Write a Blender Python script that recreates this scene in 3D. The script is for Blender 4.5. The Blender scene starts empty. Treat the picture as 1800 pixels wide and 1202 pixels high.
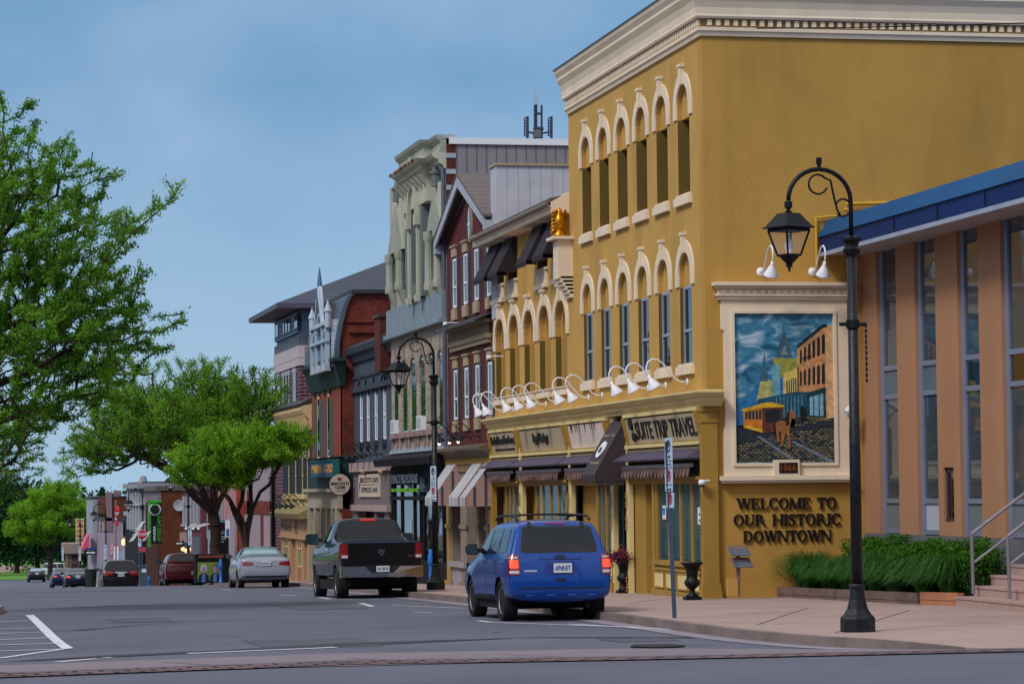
import bpy, bmesh, math, random
import numpy as np
from mathutils import Vector, Matrix, geometry
from mathutils.bvhtree import BVHTree
random.seed(7); R_=math.radians; PI=math.pi
S=bpy.context.scene; COL=S.collection
# ---------------------------------------------------------------- camera (solved from the vanishing points of the street)
FP=5000.0; H=2.2
_d1=np.array([-1025.,-270.,-FP]); _s=-.0106
_x2=(1025*900+270*270+270*_s*125+FP*FP)/(1025-270*_s)
_d2=np.array([_x2-900,601-(871+_s*(_x2+125)),-FP])
_d1/=np.linalg.norm(_d1); _d2/=np.linalg.norm(_d2)
RM=np.array([_d2,_d1,np.cross(_d2,_d1)])
cd=bpy.data.cameras.new('camera'); cam=bpy.data.objects.new('camera',cd); COL.objects.link(cam); S.camera=cam
cd.sensor_width=36; cd.lens=FP/1800*36; cd.clip_start=.5; cd.clip_end=6000
cam.matrix_world=Matrix.Translation((0,0,H))@Matrix([list(r) for r in RM]).to_4x4()
# ---------------------------------------------------------------- sky, sun, exposure
SUN_EL=R_(46); SUN_AZ=R_(232)     # azimuth clockwise from +Y: behind the camera, slightly on the street side
wd=bpy.data.worlds.new('World'); S.world=wd; wd.use_nodes=True
nt=wd.node_tree; N=nt.nodes; L=nt.links; N.clear()
sky=N.new('ShaderNodeTexSky'); sky.sky_type='NISHITA'; sky.sun_disc=False; sky.sun_elevation=SUN_EL; sky.sun_rotation=SUN_AZ
sky.air_density=1.0; sky.dust_density=1.0; sky.ozone_density=3.0
tc=N.new('ShaderNodeTexCoord'); mp=N.new('ShaderNodeMapping'); mp.inputs['Scale'].default_value=(7,7,12); mp.inputs['Location'].default_value=(.3,1.2,.1)
nz=N.new('ShaderNodeTexNoise'); nz.inputs['Scale'].default_value=1.5; nz.inputs['Detail'].default_value=4; nz.inputs['Roughness'].default_value=.45
cr=N.new('ShaderNodeValToRGB'); cr.color_ramp.elements[0].position=.34; cr.color_ramp.elements[0].color=(0,0,0,1); cr.color_ramp.elements[1].position=.78; cr.color_ramp.elements[1].color=(1,1,1,1)
sp=N.new('ShaderNodeSeparateXYZ'); mr=N.new('ShaderNodeMapRange'); mr.inputs['From Min'].default_value=0; mr.inputs['From Max'].default_value=.42
g1=N.new('ShaderNodeValToRGB'); e=g1.color_ramp.elements      # elevation: pale horizon, clearer band above it, bright veil overhead
e[0].position=0; e[0].color=(.42,.65,.88,1); e[1].position=1; e[1].color=(1.0,.98,.96,1)
for p_,c_ in ((.14,(.31,.53,.78,1)),(.34,(.155,.355,.61,1)),(.55,(.21,.41,.65,1)),(.75,(.62,.70,.82,1))): x_=e.new(p_); x_.color=c_
sc=N.new('ShaderNodeVectorMath'); sc.operation='SCALE'; sc.inputs['Scale'].default_value=9.0
g2=N.new('ShaderNodeMixRGB'); g2.inputs['Color2'].default_value=(.42,.58,.82,1)
m1=N.new('ShaderNodeMixRGB'); m1.inputs['Fac'].default_value=.86
mt=N.new('ShaderNodeMath'); mt.operation='MULTIPLY'; mt.inputs[1].default_value=.75
bg=N.new('ShaderNodeBackground'); out=N.new('ShaderNodeOutputWorld')
L.new(tc.outputs['Generated'],mp.inputs['Vector']); L.new(mp.outputs['Vector'],nz.inputs['Vector']); L.new(nz.outputs['Fac'],cr.inputs['Fac'])
L.new(tc.outputs['Generated'],sp.inputs[0]); L.new(sp.outputs['Z'],mr.inputs['Value']); L.new(mr.outputs['Result'],g1.inputs['Fac'])
L.new(cr.outputs['Color'],mt.inputs[0]); L.new(mt.outputs[0],g2.inputs['Fac']); L.new(g1.outputs['Color'],g2.inputs['Color1'])
L.new(sky.outputs['Color'],m1.inputs['Color1']); L.new(g2.outputs['Color'],sc.inputs[0]); L.new(sc.outputs[0],m1.inputs['Color2'])
L.new(m1.outputs['Color'],bg.inputs['Color']); bg.inputs['Strength'].default_value=.095; L.new(bg.outputs[0],out.inputs[0])
sl=bpy.data.lights.new('sun','SUN'); sl.energy=2.0; sl.angle=R_(14); sl.color=(1,.95,.88)
so=bpy.data.objects.new('sun',sl); COL.objects.link(so)
sv=Vector((math.sin(SUN_AZ)*math.cos(SUN_EL),math.cos(SUN_AZ)*math.cos(SUN_EL),math.sin(SUN_EL)))
so.rotation_euler=(-sv).to_track_quat('-Z','Y').to_euler()
vs=S.view_settings; vs.view_transform='Standard'; vs.look='None'; vs.exposure=0.12; vs.gamma=1
# ---------------------------------------------------------------- geometry of the place
KN=[(-60,1.2),(0,.62),(20,.32),(35,.12),(47,0.0),(60,-.2),(75,-.52),(98,-1.08),(109,-1.38),(125,-1.83),(144,-2.7),(176,-3.88),(212,-4.78),(248,-5.75),(300,-6.85),(400,-8.5),(900,-12)]
def G(y):
    y=max(-59.9,min(899,y))
    for i in range(len(KN)-1):
        if y<=KN[i+1][0]:
            a=KN[max(i-1,0)];b=KN[i];c=KN[i+1];d=KN[min(i+2,len(KN)-1)]
            h=c[0]-b[0];t=(y-b[0])/h; mb=(c[1]-a[1])/(c[0]-a[0]); mc=(d[1]-b[1])/(d[0]-b[0])
            return (2*t**3-3*t*t+1)*b[1]+(t**3-2*t*t+t)*h*mb+(-2*t**3+3*t*t)*c[1]+(t**3-t*t)*h*mc
KB=.13
def ray(px,py): return RM@np.array([px-900,601-py,-FP])
def onX(px,py,X): r=ray(px,py);t=X/r[0];return r[1]*t,r[2]*t+H
def onY(px,py,Y): r=ray(px,py);t=Y/r[1];return r[0]*t,r[2]*t+H
def gnd(px,py,off=0):
    r=ray(px,py);Y=20.
    while Y<600:
        t=Y/r[1]
        if H+r[2]*t<G(Y)+off: break
        Y+=.05
    return r[0]*t,Y
XF=15.0
YC=onX(1241,640,XF)[0]
# ---------------------------------------------------------------- materials
def C(r,g,b,k=1.0):
    f=lambda c:((c/255+.055)/1.055)**2.4 if c>10 else c/255/12.92
    return (f(r)*k,f(g)*k,f(b)*k,1)
MATS={}
def newmat(name):
    m=bpy.data.materials.new(name); m.use_nodes=True; n=m.node_tree; return m,n.nodes,n.links,n.nodes['Principled BSDF']
def mul(c,k): return (min(1,c[0]*k),min(1,c[1]*k),min(1,c[2]*k),1)
def mat(name,col,rough=.75,var=.12,scale=1.5,bump=.0,bscale=40,metal=0,spec=.4,dirt=0,coat=0,emit=0):
    if name in MATS: return MATS[name]
    m,N,L,p=newmat(name); p.inputs['Roughness'].default_value=rough; p.inputs['Metallic'].default_value=metal
    p.inputs['Specular IOR Level'].default_value=spec; p.inputs['Coat Weight'].default_value=coat; p.inputs['Coat Roughness'].default_value=.05
    tc=N.new('ShaderNodeTexCoord')
    if var>0:
        nz=N.new('ShaderNodeTexNoise'); nz.inputs['Scale'].default_value=scale; nz.inputs['Detail'].default_value=6; nz.inputs['Roughness'].default_value=.6
        L.new(tc.outputs['Object'],nz.inputs['Vector'])
        r=N.new('ShaderNodeValToRGB'); r.color_ramp.elements[0].position=.3; r.color_ramp.elements[1].position=.7
        r.color_ramp.elements[0].color=mul(col,1-var); r.color_ramp.elements[1].color=mul(col,1+var)
        L.new(nz.outputs['Fac'],r.inputs['Fac']); last=r.outputs['Color']
        if dirt>0:
            n2=N.new('ShaderNodeTexNoise'); n2.inputs['Scale'].default_value=scale*.35; n2.inputs['Detail'].default_value=8; n2.inputs['Roughness'].default_value=.7
            mpn=N.new('ShaderNodeMapping'); mpn.inputs['Scale'].default_value=(2.5,2.5,.5); L.new(tc.outputs['Object'],mpn.inputs['Vector']); L.new(mpn.outputs[0],n2.inputs['Vector'])
            r2=N.new('ShaderNodeValToRGB'); r2.color_ramp.elements[0].position=.48; r2.color_ramp.elements[1].position=.72
            r2.color_ramp.elements[1].color=(dirt,dirt,dirt,1); r2.color_ramp.elements[0].color=(0,0,0,1); L.new(n2.outputs['Fac'],r2.inputs['Fac'])
            mx=N.new('ShaderNodeMixRGB'); mx.inputs['Color2'].default_value=mul(col,.45); L.new(r2.outputs['Color'],mx.inputs['Fac']); L.new(last,mx.inputs['Color1']); last=mx.outputs['Color']
        L.new(last,p.inputs['Base Color'])
    else: p.inputs['Base Color'].default_value=col
    if bump>0:
        n3=N.new('ShaderNodeTexNoise'); n3.inputs['Scale'].default_value=bscale; n3.inputs['Detail'].default_value=4; L.new(tc.outputs['Object'],n3.inputs['Vector'])
        b=N.new('ShaderNodeBump'); b.inputs['Strength'].default_value=bump; b.inputs['Distance'].default_value=.02; L.new(n3.outputs['Fac'],b.inputs['Height']); L.new(b.outputs[0],p.inputs['Normal'])
    if emit>0: p.inputs['Emission Color'].default_value=col; p.inputs['Emission Strength'].default_value=emit
    MATS[name]=m; return m
def wallvec(N,L,sc=1,swap=False):
    tc=N.new('ShaderNodeTexCoord'); s=N.new('ShaderNodeSeparateXYZ'); a=N.new('ShaderNodeMath'); c=N.new('ShaderNodeCombineXYZ')
    L.new(tc.outputs['Object'],s.inputs[0]); L.new(s.outputs['X'],a.inputs[0]); L.new(s.outputs['Y'],a.inputs[1])
    if swap: L.new(a.outputs[0],c.inputs['Y']); L.new(s.outputs['Z'],c.inputs['X'])
    else: L.new(a.outputs[0],c.inputs['X']); L.new(s.outputs['Z'],c.inputs['Y'])
    return c,tc
def brick(name,c1,c2,mortar,bw=.22,bh=.075,ms=.012,bump=.5,patch=None,ground=False):
    if name in MATS: return MATS[name]
    m,N,L,p=newmat(name); v,tc=wallvec(N,L); t=N.new('ShaderNodeTexBrick')
    if ground: L.new(tc.outputs['Object'],t.inputs['Vector'])
    else: L.new(v.outputs[0],t.inputs['Vector'])
    t.inputs['Color1'].default_value=c1; t.inputs['Color2'].default_value=c2; t.inputs['Mortar'].default_value=mortar
    t.inputs['Scale'].default_value=1; t.inputs['Brick Width'].default_value=bw; t.inputs['Row Height'].default_value=bh; t.inputs['Mortar Size'].default_value=ms; t.inputs['Bias'].default_value=0
    nz=N.new('ShaderNodeTexNoise'); nz.inputs['Scale'].default_value=1.3; nz.inputs['Detail'].default_value=8; L.new(tc.outputs['Object'],nz.inputs['Vector'])
    hs=N.new('ShaderNodeHueSaturation'); mr=N.new('ShaderNodeMapRange'); mr.inputs['To Min'].default_value=.6; mr.inputs['To Max'].default_value=1.4
    L.new(nz.outputs['Fac'],mr.inputs['Value']); L.new(mr.outputs[0],hs.inputs['Value']); L.new(t.outputs['Color'],hs.inputs['Color']); last=hs.outputs['Color']
    if patch:
        n2=N.new('ShaderNodeTexNoise'); n2.inputs['Scale'].default_value=2.2; n2.inputs['Detail'].default_value=10; n2.inputs['Roughness'].default_value=.75; L.new(tc.outputs['Object'],n2.inputs['Vector'])
        r2=N.new('ShaderNodeValToRGB'); r2.color_ramp.elements[0].position=.56; r2.color_ramp.elements[1].position=.6; L.new(n2.outputs['Fac'],r2.inputs['Fac'])
        mx=N.new('ShaderNodeMixRGB'); mx.inputs['Color2'].default_value=patch; L.new(r2.outputs['Color'],mx.inputs['Fac']); L.new(last,mx.inputs['Color1']); last=mx.outputs['Color']
    L.new(last,p.inputs['Base Color']); p.inputs['Roughness'].default_value=.9; p.inputs['Specular IOR Level'].default_value=.2
    b=N.new('ShaderNodeBump'); b.invert=True; b.inputs['Strength'].default_value=bump; b.inputs['Distance'].default_value=.01; L.new(t.outputs['Fac'],b.inputs['Height']); L.new(b.outputs[0],p.inputs['Normal'])
    MATS[name]=m; return m
def stripe(name,c1,c2,period,duty=.5,horiz=False,bump=.4,rough=.6,axis=None,metal=0,soft=.03):
    """stripes: vertical (along the wall), horizontal (z) or along one object axis"""
    if name in MATS: return MATS[name]
    m,N,L,p=newmat(name); tc=N.new('ShaderNodeTexCoord'); s=N.new('ShaderNodeSeparateXYZ'); L.new(tc.outputs['Object'],s.inputs[0])
    if axis: src=s.outputs[axis]
    elif horiz: src=s.outputs['Z']
    else:
        a=N.new('ShaderNodeMath'); L.new(s.outputs['X'],a.inputs[0]); L.new(s.outputs['Y'],a.inputs[1]); src=a.outputs[0]
    d=N.new('ShaderNodeMath'); d.operation='DIVIDE'; d.inputs[1].default_value=period; L.new(src,d.inputs[0])
    fr=N.new('ShaderNodeMath'); fr.operation='FRACT'; L.new(d.outputs[0],fr.inputs[0])
    r=N.new('ShaderNodeValToRGB'); e=r.color_ramp.elements; e[0].position=max(0,duty-soft); e[0].color=c1; e[1].position=duty; e[1].color=c2
    e2=r.color_ramp.elements.new(1.0); e2.color=c2
    L.new(fr.outputs[0],r.inputs['Fac'])
    nz=N.new('ShaderNodeTexNoise'); nz.inputs['Scale'].default_value=2; nz.inputs['Detail'].default_value=6; L.new(tc.outputs['Object'],nz.inputs['Vector'])
    hs=N.new('ShaderNodeHueSaturation'); mr=N.new('ShaderNodeMapRange'); mr.inputs['To Min'].default_value=.75; mr.inputs['To Max'].default_value=1.25
    L.new(nz.outputs['Fac'],mr.inputs['Value']); L.new(mr.outputs[0],hs.inputs['Value']); L.new(r.outputs['Color'],hs.inputs['Color']); L.new(hs.outputs[0],p.inputs['Base Color'])
    p.inputs['Roughness'].default_value=rough; p.inputs['Metallic'].default_value=metal
    if bump>0:
        b=N.new('ShaderNodeBump'); b.inputs['Strength'].default_value=bump; b.inputs['Distance'].default_value=.02; L.new(fr.outputs[0],b.inputs['Height']); L.new(b.outputs[0],p.inputs['Normal'])
    MATS[name]=m; return m
def glass(name,tint,trans=.0,rough=.03):
    """window glass: glossy pane; trans>0 lets the room behind show"""
    if name in MATS: return MATS[name]
    m,N,L,p=newmat(name); p.inputs['Base Color'].default_value=tint; p.inputs['Roughness'].default_value=rough; p.inputs['Specular IOR Level'].default_value=1.0; p.inputs['IOR'].default_value=1.7
    tc=N.new('ShaderNodeTexCoord'); nz=N.new('ShaderNodeTexNoise'); nz.inputs['Scale'].default_value=1.2; L.new(tc.outputs['Object'],nz.inputs['Vector'])
    b=N.new('ShaderNodeBump'); b.inputs['Strength'].default_value=.15; b.inputs['Distance'].default_value=.02; L.new(nz.outputs['Fac'],b.inputs['Height']); L.new(b.outputs[0],p.inputs['Normal'])
    if trans>0:
        t=N.new('ShaderNodeBsdfTransparent'); mx=N.new('ShaderNodeMixShader'); mx.inputs[0].default_value=trans
        L.new(p.outputs[0],mx.inputs[1]); L.new(t.outputs[0],mx.inputs[2]); L.new(mx.outputs[0],N['Material Output'].inputs[0])
    MATS[name]=m; return m
# ---------------------------------------------------------------- mesh builder
SPLIT={'cafe_post','shop_post','fascia_bracket','cornice_bracket','cornice_brackets','shop_posts','pilaster_cap','awning_side','side_stripe','barge_board','eave_return','column_bracket','quoin_band','string_course','shop_columns','frieze','stone_band','timber','window_mullion','railing_post','baluster','brick_corbel','side_wall','string_band','pier','bracket_arm','wheel_nut'}
class MB:
    def __init__(s): s.v=[]; s.f=[]
    def add(s,vs,fs):
        n=len(s.v); s.v+=[tuple(float(c) for c in v) for v in vs]; s.f+=[tuple(i+n for i in f) for f in fs]; return s
    def box(s,x0,x1,y0,y1,z0,z1):
        x0,x1=min(x0,x1),max(x0,x1); y0,y1=min(y0,y1),max(y0,y1); z0,z1=min(z0,z1),max(z0,z1)
        return s.add([(x0,y0,z0),(x1,y0,z0),(x1,y1,z0),(x0,y1,z0),(x0,y0,z1),(x1,y0,z1),(x1,y1,z1),(x0,y1,z1)],
          [(3,2,1,0),(4,5,6,7),(0,1,5,4),(1,2,6,5),(2,3,7,6),(3,0,4,7)])
    def fb(s,fr,u0,u1,v0,v1,d0,d1):
        P=[fr(u,v,d) for d in (d0,d1) for (u,v) in ((u0,v0),(u1,v0),(u1,v1),(u0,v1))]
        return s.add(P,[(0,1,2,3),(7,6,5,4),(0,4,5,1),(1,5,6,2),(2,6,7,3),(3,7,4,0)])
    def prism(s,fr,pts,d0,d1,back=True):
        n=len(pts); s_=[fr(u,v,d0) for u,v in pts]+[fr(u,v,d1) for u,v in pts]
        tr=geometry.tessellate_polygon([[Vector((u,v,0)) for u,v in pts]])
        fs=[tuple(t) for t in tr]+([tuple(i+n for i in t[::-1]) for t in tr] if back else [])
        fs+=[(i,(i+1)%n,n+(i+1)%n,n+i) for i in range(n)]
        return s.add(s_,fs)
    def wall(s,fr,outer,holes,depth,dw=None):
        """flat wall with openings: front face, reveals to depth"""
        loops=[outer]+holes; flat=[p for l in loops for p in l]
        tr=geometry.tessellate_polygon([[Vector((u,v,0)) for u,v in l] for l in loops])
        s.add([fr(u,v,0) for u,v in flat],[tuple(t) for t in tr])
        for k,l in enumerate(holes):
            dd=depth[k] if isinstance(depth,list) else depth; n=len(l)
            s.add([fr(u,v,0) for u,v in l]+[fr(u,v,dd) for u,v in l],[(i,n+i,n+(i+1)%n,(i+1)%n) for i in range(n)])
        return s
    def quad(s,a,b,c,d): return s.add([a,b,c,d],[(0,1,2,3)])
    def poly3(s,pts,off):
        """thick polygon from 3D points, off = thickness vector"""
        n=len(pts); o=Vector(off); P=[Vector(p) for p in pts]
        return s.add(P+[p+o for p in P],[tuple(range(n)),tuple(range(2*n-1,n-1,-1))]+[(i,n+i,n+(i+1)%n,(i+1)%n) for i in range(n)])
    def tube(s,pts,r,n=8,cap=True):
        P=[Vector(p) for p in pts]; m=len(P); rs=r if isinstance(r,(list,tuple)) else [r]*m; base=len(s.v); up=None
        for i,p in enumerate(P):
            t=(P[min(i+1,m-1)]-P[max(i-1,0)]).normalized()
            if up is None: up=Vector((0,0,1)) if abs(t.z)<.9 else Vector((1,0,0))
            a=t.cross(up).normalized(); b=a.cross(t).normalized(); up=b
            for k in range(n):
                w=2*PI*k/n; s.v.append(tuple(p+(a*math.cos(w)+b*math.sin(w))*rs[i]))
        for i in range(m-1):
            for k in range(n):
                s.f.append((base+i*n+k,base+i*n+(k+1)%n,base+(i+1)*n+(k+1)%n,base+(i+1)*n+k))
        if cap: s.f.append(tuple(base+k for k in range(n))[::-1]); s.f.append(tuple(base+(m-1)*n+k for k in range(n)))
        return s
    def lathe(s,prof,c=(0,0,0),n=16,M=None,rot=0,capb=True,capt=True):
        base=len(s.v); M=M or Matrix.Identity(3); c=Vector(c)
        for r,z in prof:
            for k in range(n):
                w=2*PI*k/n+rot; s.v.append(tuple(c+M@Vector((r*math.cos(w),r*math.sin(w),z))))
        for i in range(len(prof)-1):
            for k in range(n): s.f.append((base+i*n+k,base+i*n+(k+1)%n,base+(i+1)*n+(k+1)%n,base+(i+1)*n+k))
        if capb: s.f.append(tuple(base+k for k in range(n))[::-1])
        if capt: s.f.append(tuple(base+(len(prof)-1)*n+k for k in range(n)))
        return s
    def sweep(s,path,prof,closed=True):
        """profile [(out,z)] swept along a plan polyline; 'out' is to the left of travel; mitred corners"""
        m=len(path); n=len(prof); base=len(s.v)
        for i in range(m):
            p=Vector(path[i]); dirs=[]
            if i>0: dirs.append((p-Vector(path[i-1])).normalized())
            if i<m-1: dirs.append((Vector(path[i+1])-p).normalized())
            ns=[Vector((-d.y,d.x)) for d in dirs]
            nn=ns[0] if len(ns)==1 else (ns[0]+ns[1])/(1+ns[0].dot(ns[1]))
            for o,z in prof: s.v.append((p.x+nn.x*o,p.y+nn.y*o,z))
        for i in range(m-1):
            for k in range(n if closed else n-1):
                s.f.append((base+i*n+k,base+i*n+(k+1)%n,base+(i+1)*n+(k+1)%n,base+(i+1)*n+k))
        if closed: s.f.append(tuple(base+k for k in range(n))[::-1]); s.f.append(tuple(base+(m-1)*n+k for k in range(n)))
        return s
    def build(s,name,m,parent=None,smooth=False,label=None,angle=None):
        if name in SPLIT and len(s.f)>6:
            par=list(range(len(s.v)))
            def fd(i):
                while par[i]!=i: par[i]=par[par[i]]; i=par[i]
                return i
            for f in s.f:
                for j in f[1:]: par[fd(f[0])]=fd(j)
            grp={}
            for f in s.f: grp.setdefault(fd(f[0]),[]).append(f)
            if len(grp)>1:
                for g in grp.values():
                    ids=sorted({i for f in g for i in f}); mp_={i:k for k,i in enumerate(ids)}; b=MB(); b.v=[s.v[i] for i in ids]; b.f=[tuple(mp_[i] for i in f) for f in g]; o=b._build(name,m,parent,smooth,label,angle)
                return o
        return s._build(name,m,parent,smooth,label,angle)
    def _build(s,name,m,parent=None,smooth=False,label=None,angle=None):
        me=bpy.data.meshes.new(name); off=Vector((0,0,0)); o=parent
        while o is not None: off+=Vector(o.location); o=o.parent
        me.from_pydata([(v[0]-off.x,v[1]-off.y,v[2]-off.z) for v in s.v],[],s.f)
        bm=bmesh.new(); bm.from_mesh(me); bmesh.ops.recalc_face_normals(bm,faces=bm.faces); bm.to_mesh(me); bm.free()
        if smooth or angle:
            me.polygons.foreach_set('use_smooth',[True]*len(me.polygons))
            if not smooth or angle: me.set_sharp_from_angle(angle=R_(angle or 35))
        me.materials.append(m); ob=bpy.data.objects.new(name,me); COL.objects.link(ob); ob.parent=parent
        if label: ob['label']=label
        return ob
def FX(X): return lambda u,v,d:(X+d,u,v)       # facade looking at the street (-X): u=Y, v=Z
def FY(Y): return lambda u,v,d:(u,Y+d,v)       # wall looking at the camera (-Y): u=X, v=Z
def tag(o,label,cat,group=None):
    o['label']=label; o['category']=cat
    if group: o['group']=group
    return o
def struct(o,kind='structure'): o['kind']=kind; return o
def thing(name,label,cat,loc,group=None):
    o=bpy.data.objects.new(name,None); COL.objects.link(o); o.location=loc; o.empty_display_size=.3; return tag(o,label,cat,group)
def kids(o): return [c for c in bpy.data.objects if c.parent==o]
KID={}
def dup(root,loc,rz=0,label=None,sc=None):
    def cp(o,par):
        c=o.copy(); COL.objects.link(c); c.parent=par
        for k in KID[o.name]: cp(k,c)
        return c
    if root.name not in KID:
        def reg(o):
            KID[o.name]=kids(o)
            for k in KID[o.name]: reg(k)
        reg(root)
    r=cp(root,None); r.location=loc; r.rotation_euler=(0,0,rz)
    if sc: r.scale=sc
    if label: r['label']=label
    return r
def text(body,fr,u0,u1,v0,v1,m,name,parent,d=0.0,th=.012,flip=False,bold=0,italic=0,label=None,rot=0,res=3):
    """lettering fitted to a rectangle of a frame; flip: reading direction runs against u; th = thickness toward viewer"""
    cu=bpy.data.curves.new(name,'FONT'); cu.body=body; cu.size=1; cu.extrude=0; cu.offset=bold; cu.shear=italic; cu.resolution_u=res; cu.align_x='LEFT'
    o=bpy.data.objects.new('t',cu); COL.objects.link(o); bpy.context.view_layer.update()
    me=bpy.data.meshes.new_from_object(o); bpy.data.objects.remove(o)
    co=np.array([v.co[:] for v in me.vertices]); fs=[tuple(p.vertices) for p in me.polygons]; bpy.data.meshes.remove(me)
    if rot: co=np.stack([-co[:,1],co[:,0],co[:,2]],1)
    a=co.min(0);b=co.max(0); uu=(co[:,0]-a[0])/(b[0]-a[0]); vv=(co[:,1]-a[1])/(b[1]-a[1])
    if flip: uu=1-uu
    # front faces + edges
    from collections import Counter
    cnt=Counter()
    for f in fs:
        for i in range(len(f)): cnt[tuple(sorted((f[i],f[(i+1)%len(f)])))]+=1
    n=len(co); V=[fr(u0+(u1-u0)*x,v0+(v1-v0)*y,d-th) for x,y in zip(uu,vv)]+[fr(u0+(u1-u0)*x,v0+(v1-v0)*y,d) for x,y in zip(uu,vv)]
    F=list(fs)+[(e[0],e[1],e[1]+n,e[0]+n) for e,c in cnt.items() if c==1]
    return MB().add(V,F).build(name,m,parent,label=label)
def arch(uc,v0,w,vs,n=12,k=1.0):
    """outline of an arched opening: bottom v0, spring height vs, half width w, rise w*k"""
    P=[(uc-w,v0),(uc+w,v0)]
    for i in range(n+1):
        a=PI*i/n; P.append((uc+w*math.cos(a),vs+w*k*math.sin(a)))
    return P
def rect(u0,u1,v0,v1): return [(u0,v0),(u1,v0),(u1,v1),(u0,v1)]
# ---------------------------------------------------------------- shared materials
M_yel=mat('yellow_stucco',C(188,147,76),.9,.09,.8,.35,25,dirt=.42)
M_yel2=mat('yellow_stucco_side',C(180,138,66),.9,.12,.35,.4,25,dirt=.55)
M_cream=mat('cream_paint',C(226,208,184),.7,.06,1.2,dirt=.2)
M_creamy=mat('yellow_cream_paint',C(214,194,138),.7,.08,1.5,dirt=.2)
M_gold=mat('ochre_paint',C(160,124,52),.6,.1,1.5,dirt=.2)
M_tan=mat('tan_sign_board',C(176,160,134),.6,.05,.8,dirt=.15)
M_white=mat('white_paint',C(222,224,232),.5,.04,2)
M_lamp=mat('white_enamel',C(228,228,238),.35,.02,2)
M_blk=mat('black_iron',C(12,16,22),.5,.25,6,.2,60,spec=.25)
M_rust=mat('worn_black_iron',C(18,22,30),.45,.7,3.5,.3,30,spec=.35,dirt=.3)
M_dark=mat('dark_interior',C(20,20,24),.9,.1)
M_brown=mat('brown_canvas',C(58,46,54),.7,.08,3)
M_purple=mat('plum_canvas',C(70,62,86),.55,.08,2)
M_letter=mat('black_letter',C(18,18,22),.4,.0)
M_frame=mat('pale_blue_frame',C(140,156,180),.5,.08,2)
M_gl=glass('window_glass',C(24,32,44,1.0))
M_gld=glass('dark_glass',C(8,12,18,1.0))
M_glc=glass('shop_glass',C(70,110,118,1.0),.62)
M_curt=stripe('curtain',C(150,160,150),C(96,110,100),.17,.5,bump=.6,soft=.4)
M_curt2=stripe('teal_curtain',C(120,168,168),C(60,100,104),.23,.5,bump=.6,soft=.4)
M_conc=mat('concrete',C(150,128,124),.9,.14,1.2,.35,30,dirt=.35)
M_kerb=mat('kerb_concrete',C(120,106,104),.9,.2,1.5,.4,30,dirt=.6)
# ---------------------------------------------------------------- ground, road, pavements
def drop(x,y): return max(0,min(1,(x-11.7)/1.2))*max(0,min(1,1-(y-34.0)/2.0))
def sheet(name,poly,m,off,side=0,step=None,kind='structure',quads=None):
    """polygon (X,Y) draped over the ground profile, off = height above it; side = depth of its edge"""
    bm=bmesh.new(); vs=[bm.verts.new((x,y,0)) for x,y in poly]
    if quads:
        for q in quads: bm.faces.new([vs[i] for i in q])
    else:
        bm.faces.new(vs); bmesh.ops.triangulate(bm,faces=bm.faces)
    y0=min(p[1] for p in poly);y1=max(p[1] for p in poly); y=math.floor(y0)
    while y<y1:
        st=2 if y<320 else 20
        if y>y0: bmesh.ops.bisect_plane(bm,geom=bm.verts[:]+bm.edges[:]+bm.faces[:],plane_co=(0,y,0),plane_no=(0,1,0),dist=1e-5)
        y+=st
    if name=='pavement':
        for x in (11.6,12.0,12.5,13,14): bmesh.ops.bisect_plane(bm,geom=bm.verts[:]+bm.edges[:]+bm.faces[:],plane_co=(x,0,0),plane_no=(1,0,0),dist=1e-5)
        for y in (34.3,34.8,35.4): bmesh.ops.bisect_plane(bm,geom=bm.verts[:]+bm.edges[:]+bm.faces[:],plane_co=(0,y,0),plane_no=(0,1,0),dist=1e-5)
    if side>0 or name=='pavement':
        side=side or .16
        ed=[e for e in bm.edges if e.is_boundary]; r=bmesh.ops.extrude_edge_only(bm,edges=ed)
        ev=[v for v in r['geom'] if isinstance(v,bmesh.types.BMVert)]
        for v in bm.verts: v.co.z=G(v.co.y)+off-((off-.014)*drop(v.co.x,v.co.y) if name in ('pavement','kerb') else 0)
        for v in ev: v.co.z-=side
    else:
        for v in bm.verts: v.co.z=G(v.co.y)+off
    bmesh.ops.recalc_face_normals(bm,faces=bm.faces)
    me=bpy.data.meshes.new(name); bm.to_mesh(me); bm.free(); me.materials.append(m)
    o=bpy.data.objects.new(name,me); COL.objects.link(o); o['kind']=kind; return o
M_asph=mat('asphalt',C(98,100,116),.85,.14,.22,.6,120,spec=.25,dirt=.4)
def kerbx(y):
    P=[(30,14),(34.2,12.3),(35,11.85),(36,11.45),(38,11.12),(41,11.0),(46,11.0),(65,11.12),(81,11.75),(98,12.55),(110,12.6),(400,12.6)]
    for a,b in zip(P,P[1:]):
        if y<=b[0]: return a[1]+(b[1]-a[1])*(y-a[0])/(b[0]-a[0])
    return 12.6
M_walk=mat('pavement_concrete',C(160,138,132),.9,.10,.6,.3,60,dirt=.25)
M_grass=mat('lawn_grass',C(84,132,44),.95,.25,.8,.5,60)
M_earth=mat('earth',C(92,92,74),.95,.2,.2)
sheet('terrain',[(-500,-55),(700,-55),(700,890),(-500,890)],M_earth,-.06)
sheet('road',[(-9,33),(40,33),(40,34.6),(13.2,34.6),(13.2,60),(13.2,160),(13.2,300),(13.2,325),(-60,325),(-60,322),(-9,318)],M_asph,0)
sheet('cross_street',[(-90,-30),(120,-30),(120,33.8),(-90,33.8)],M_asph,.004)
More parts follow.
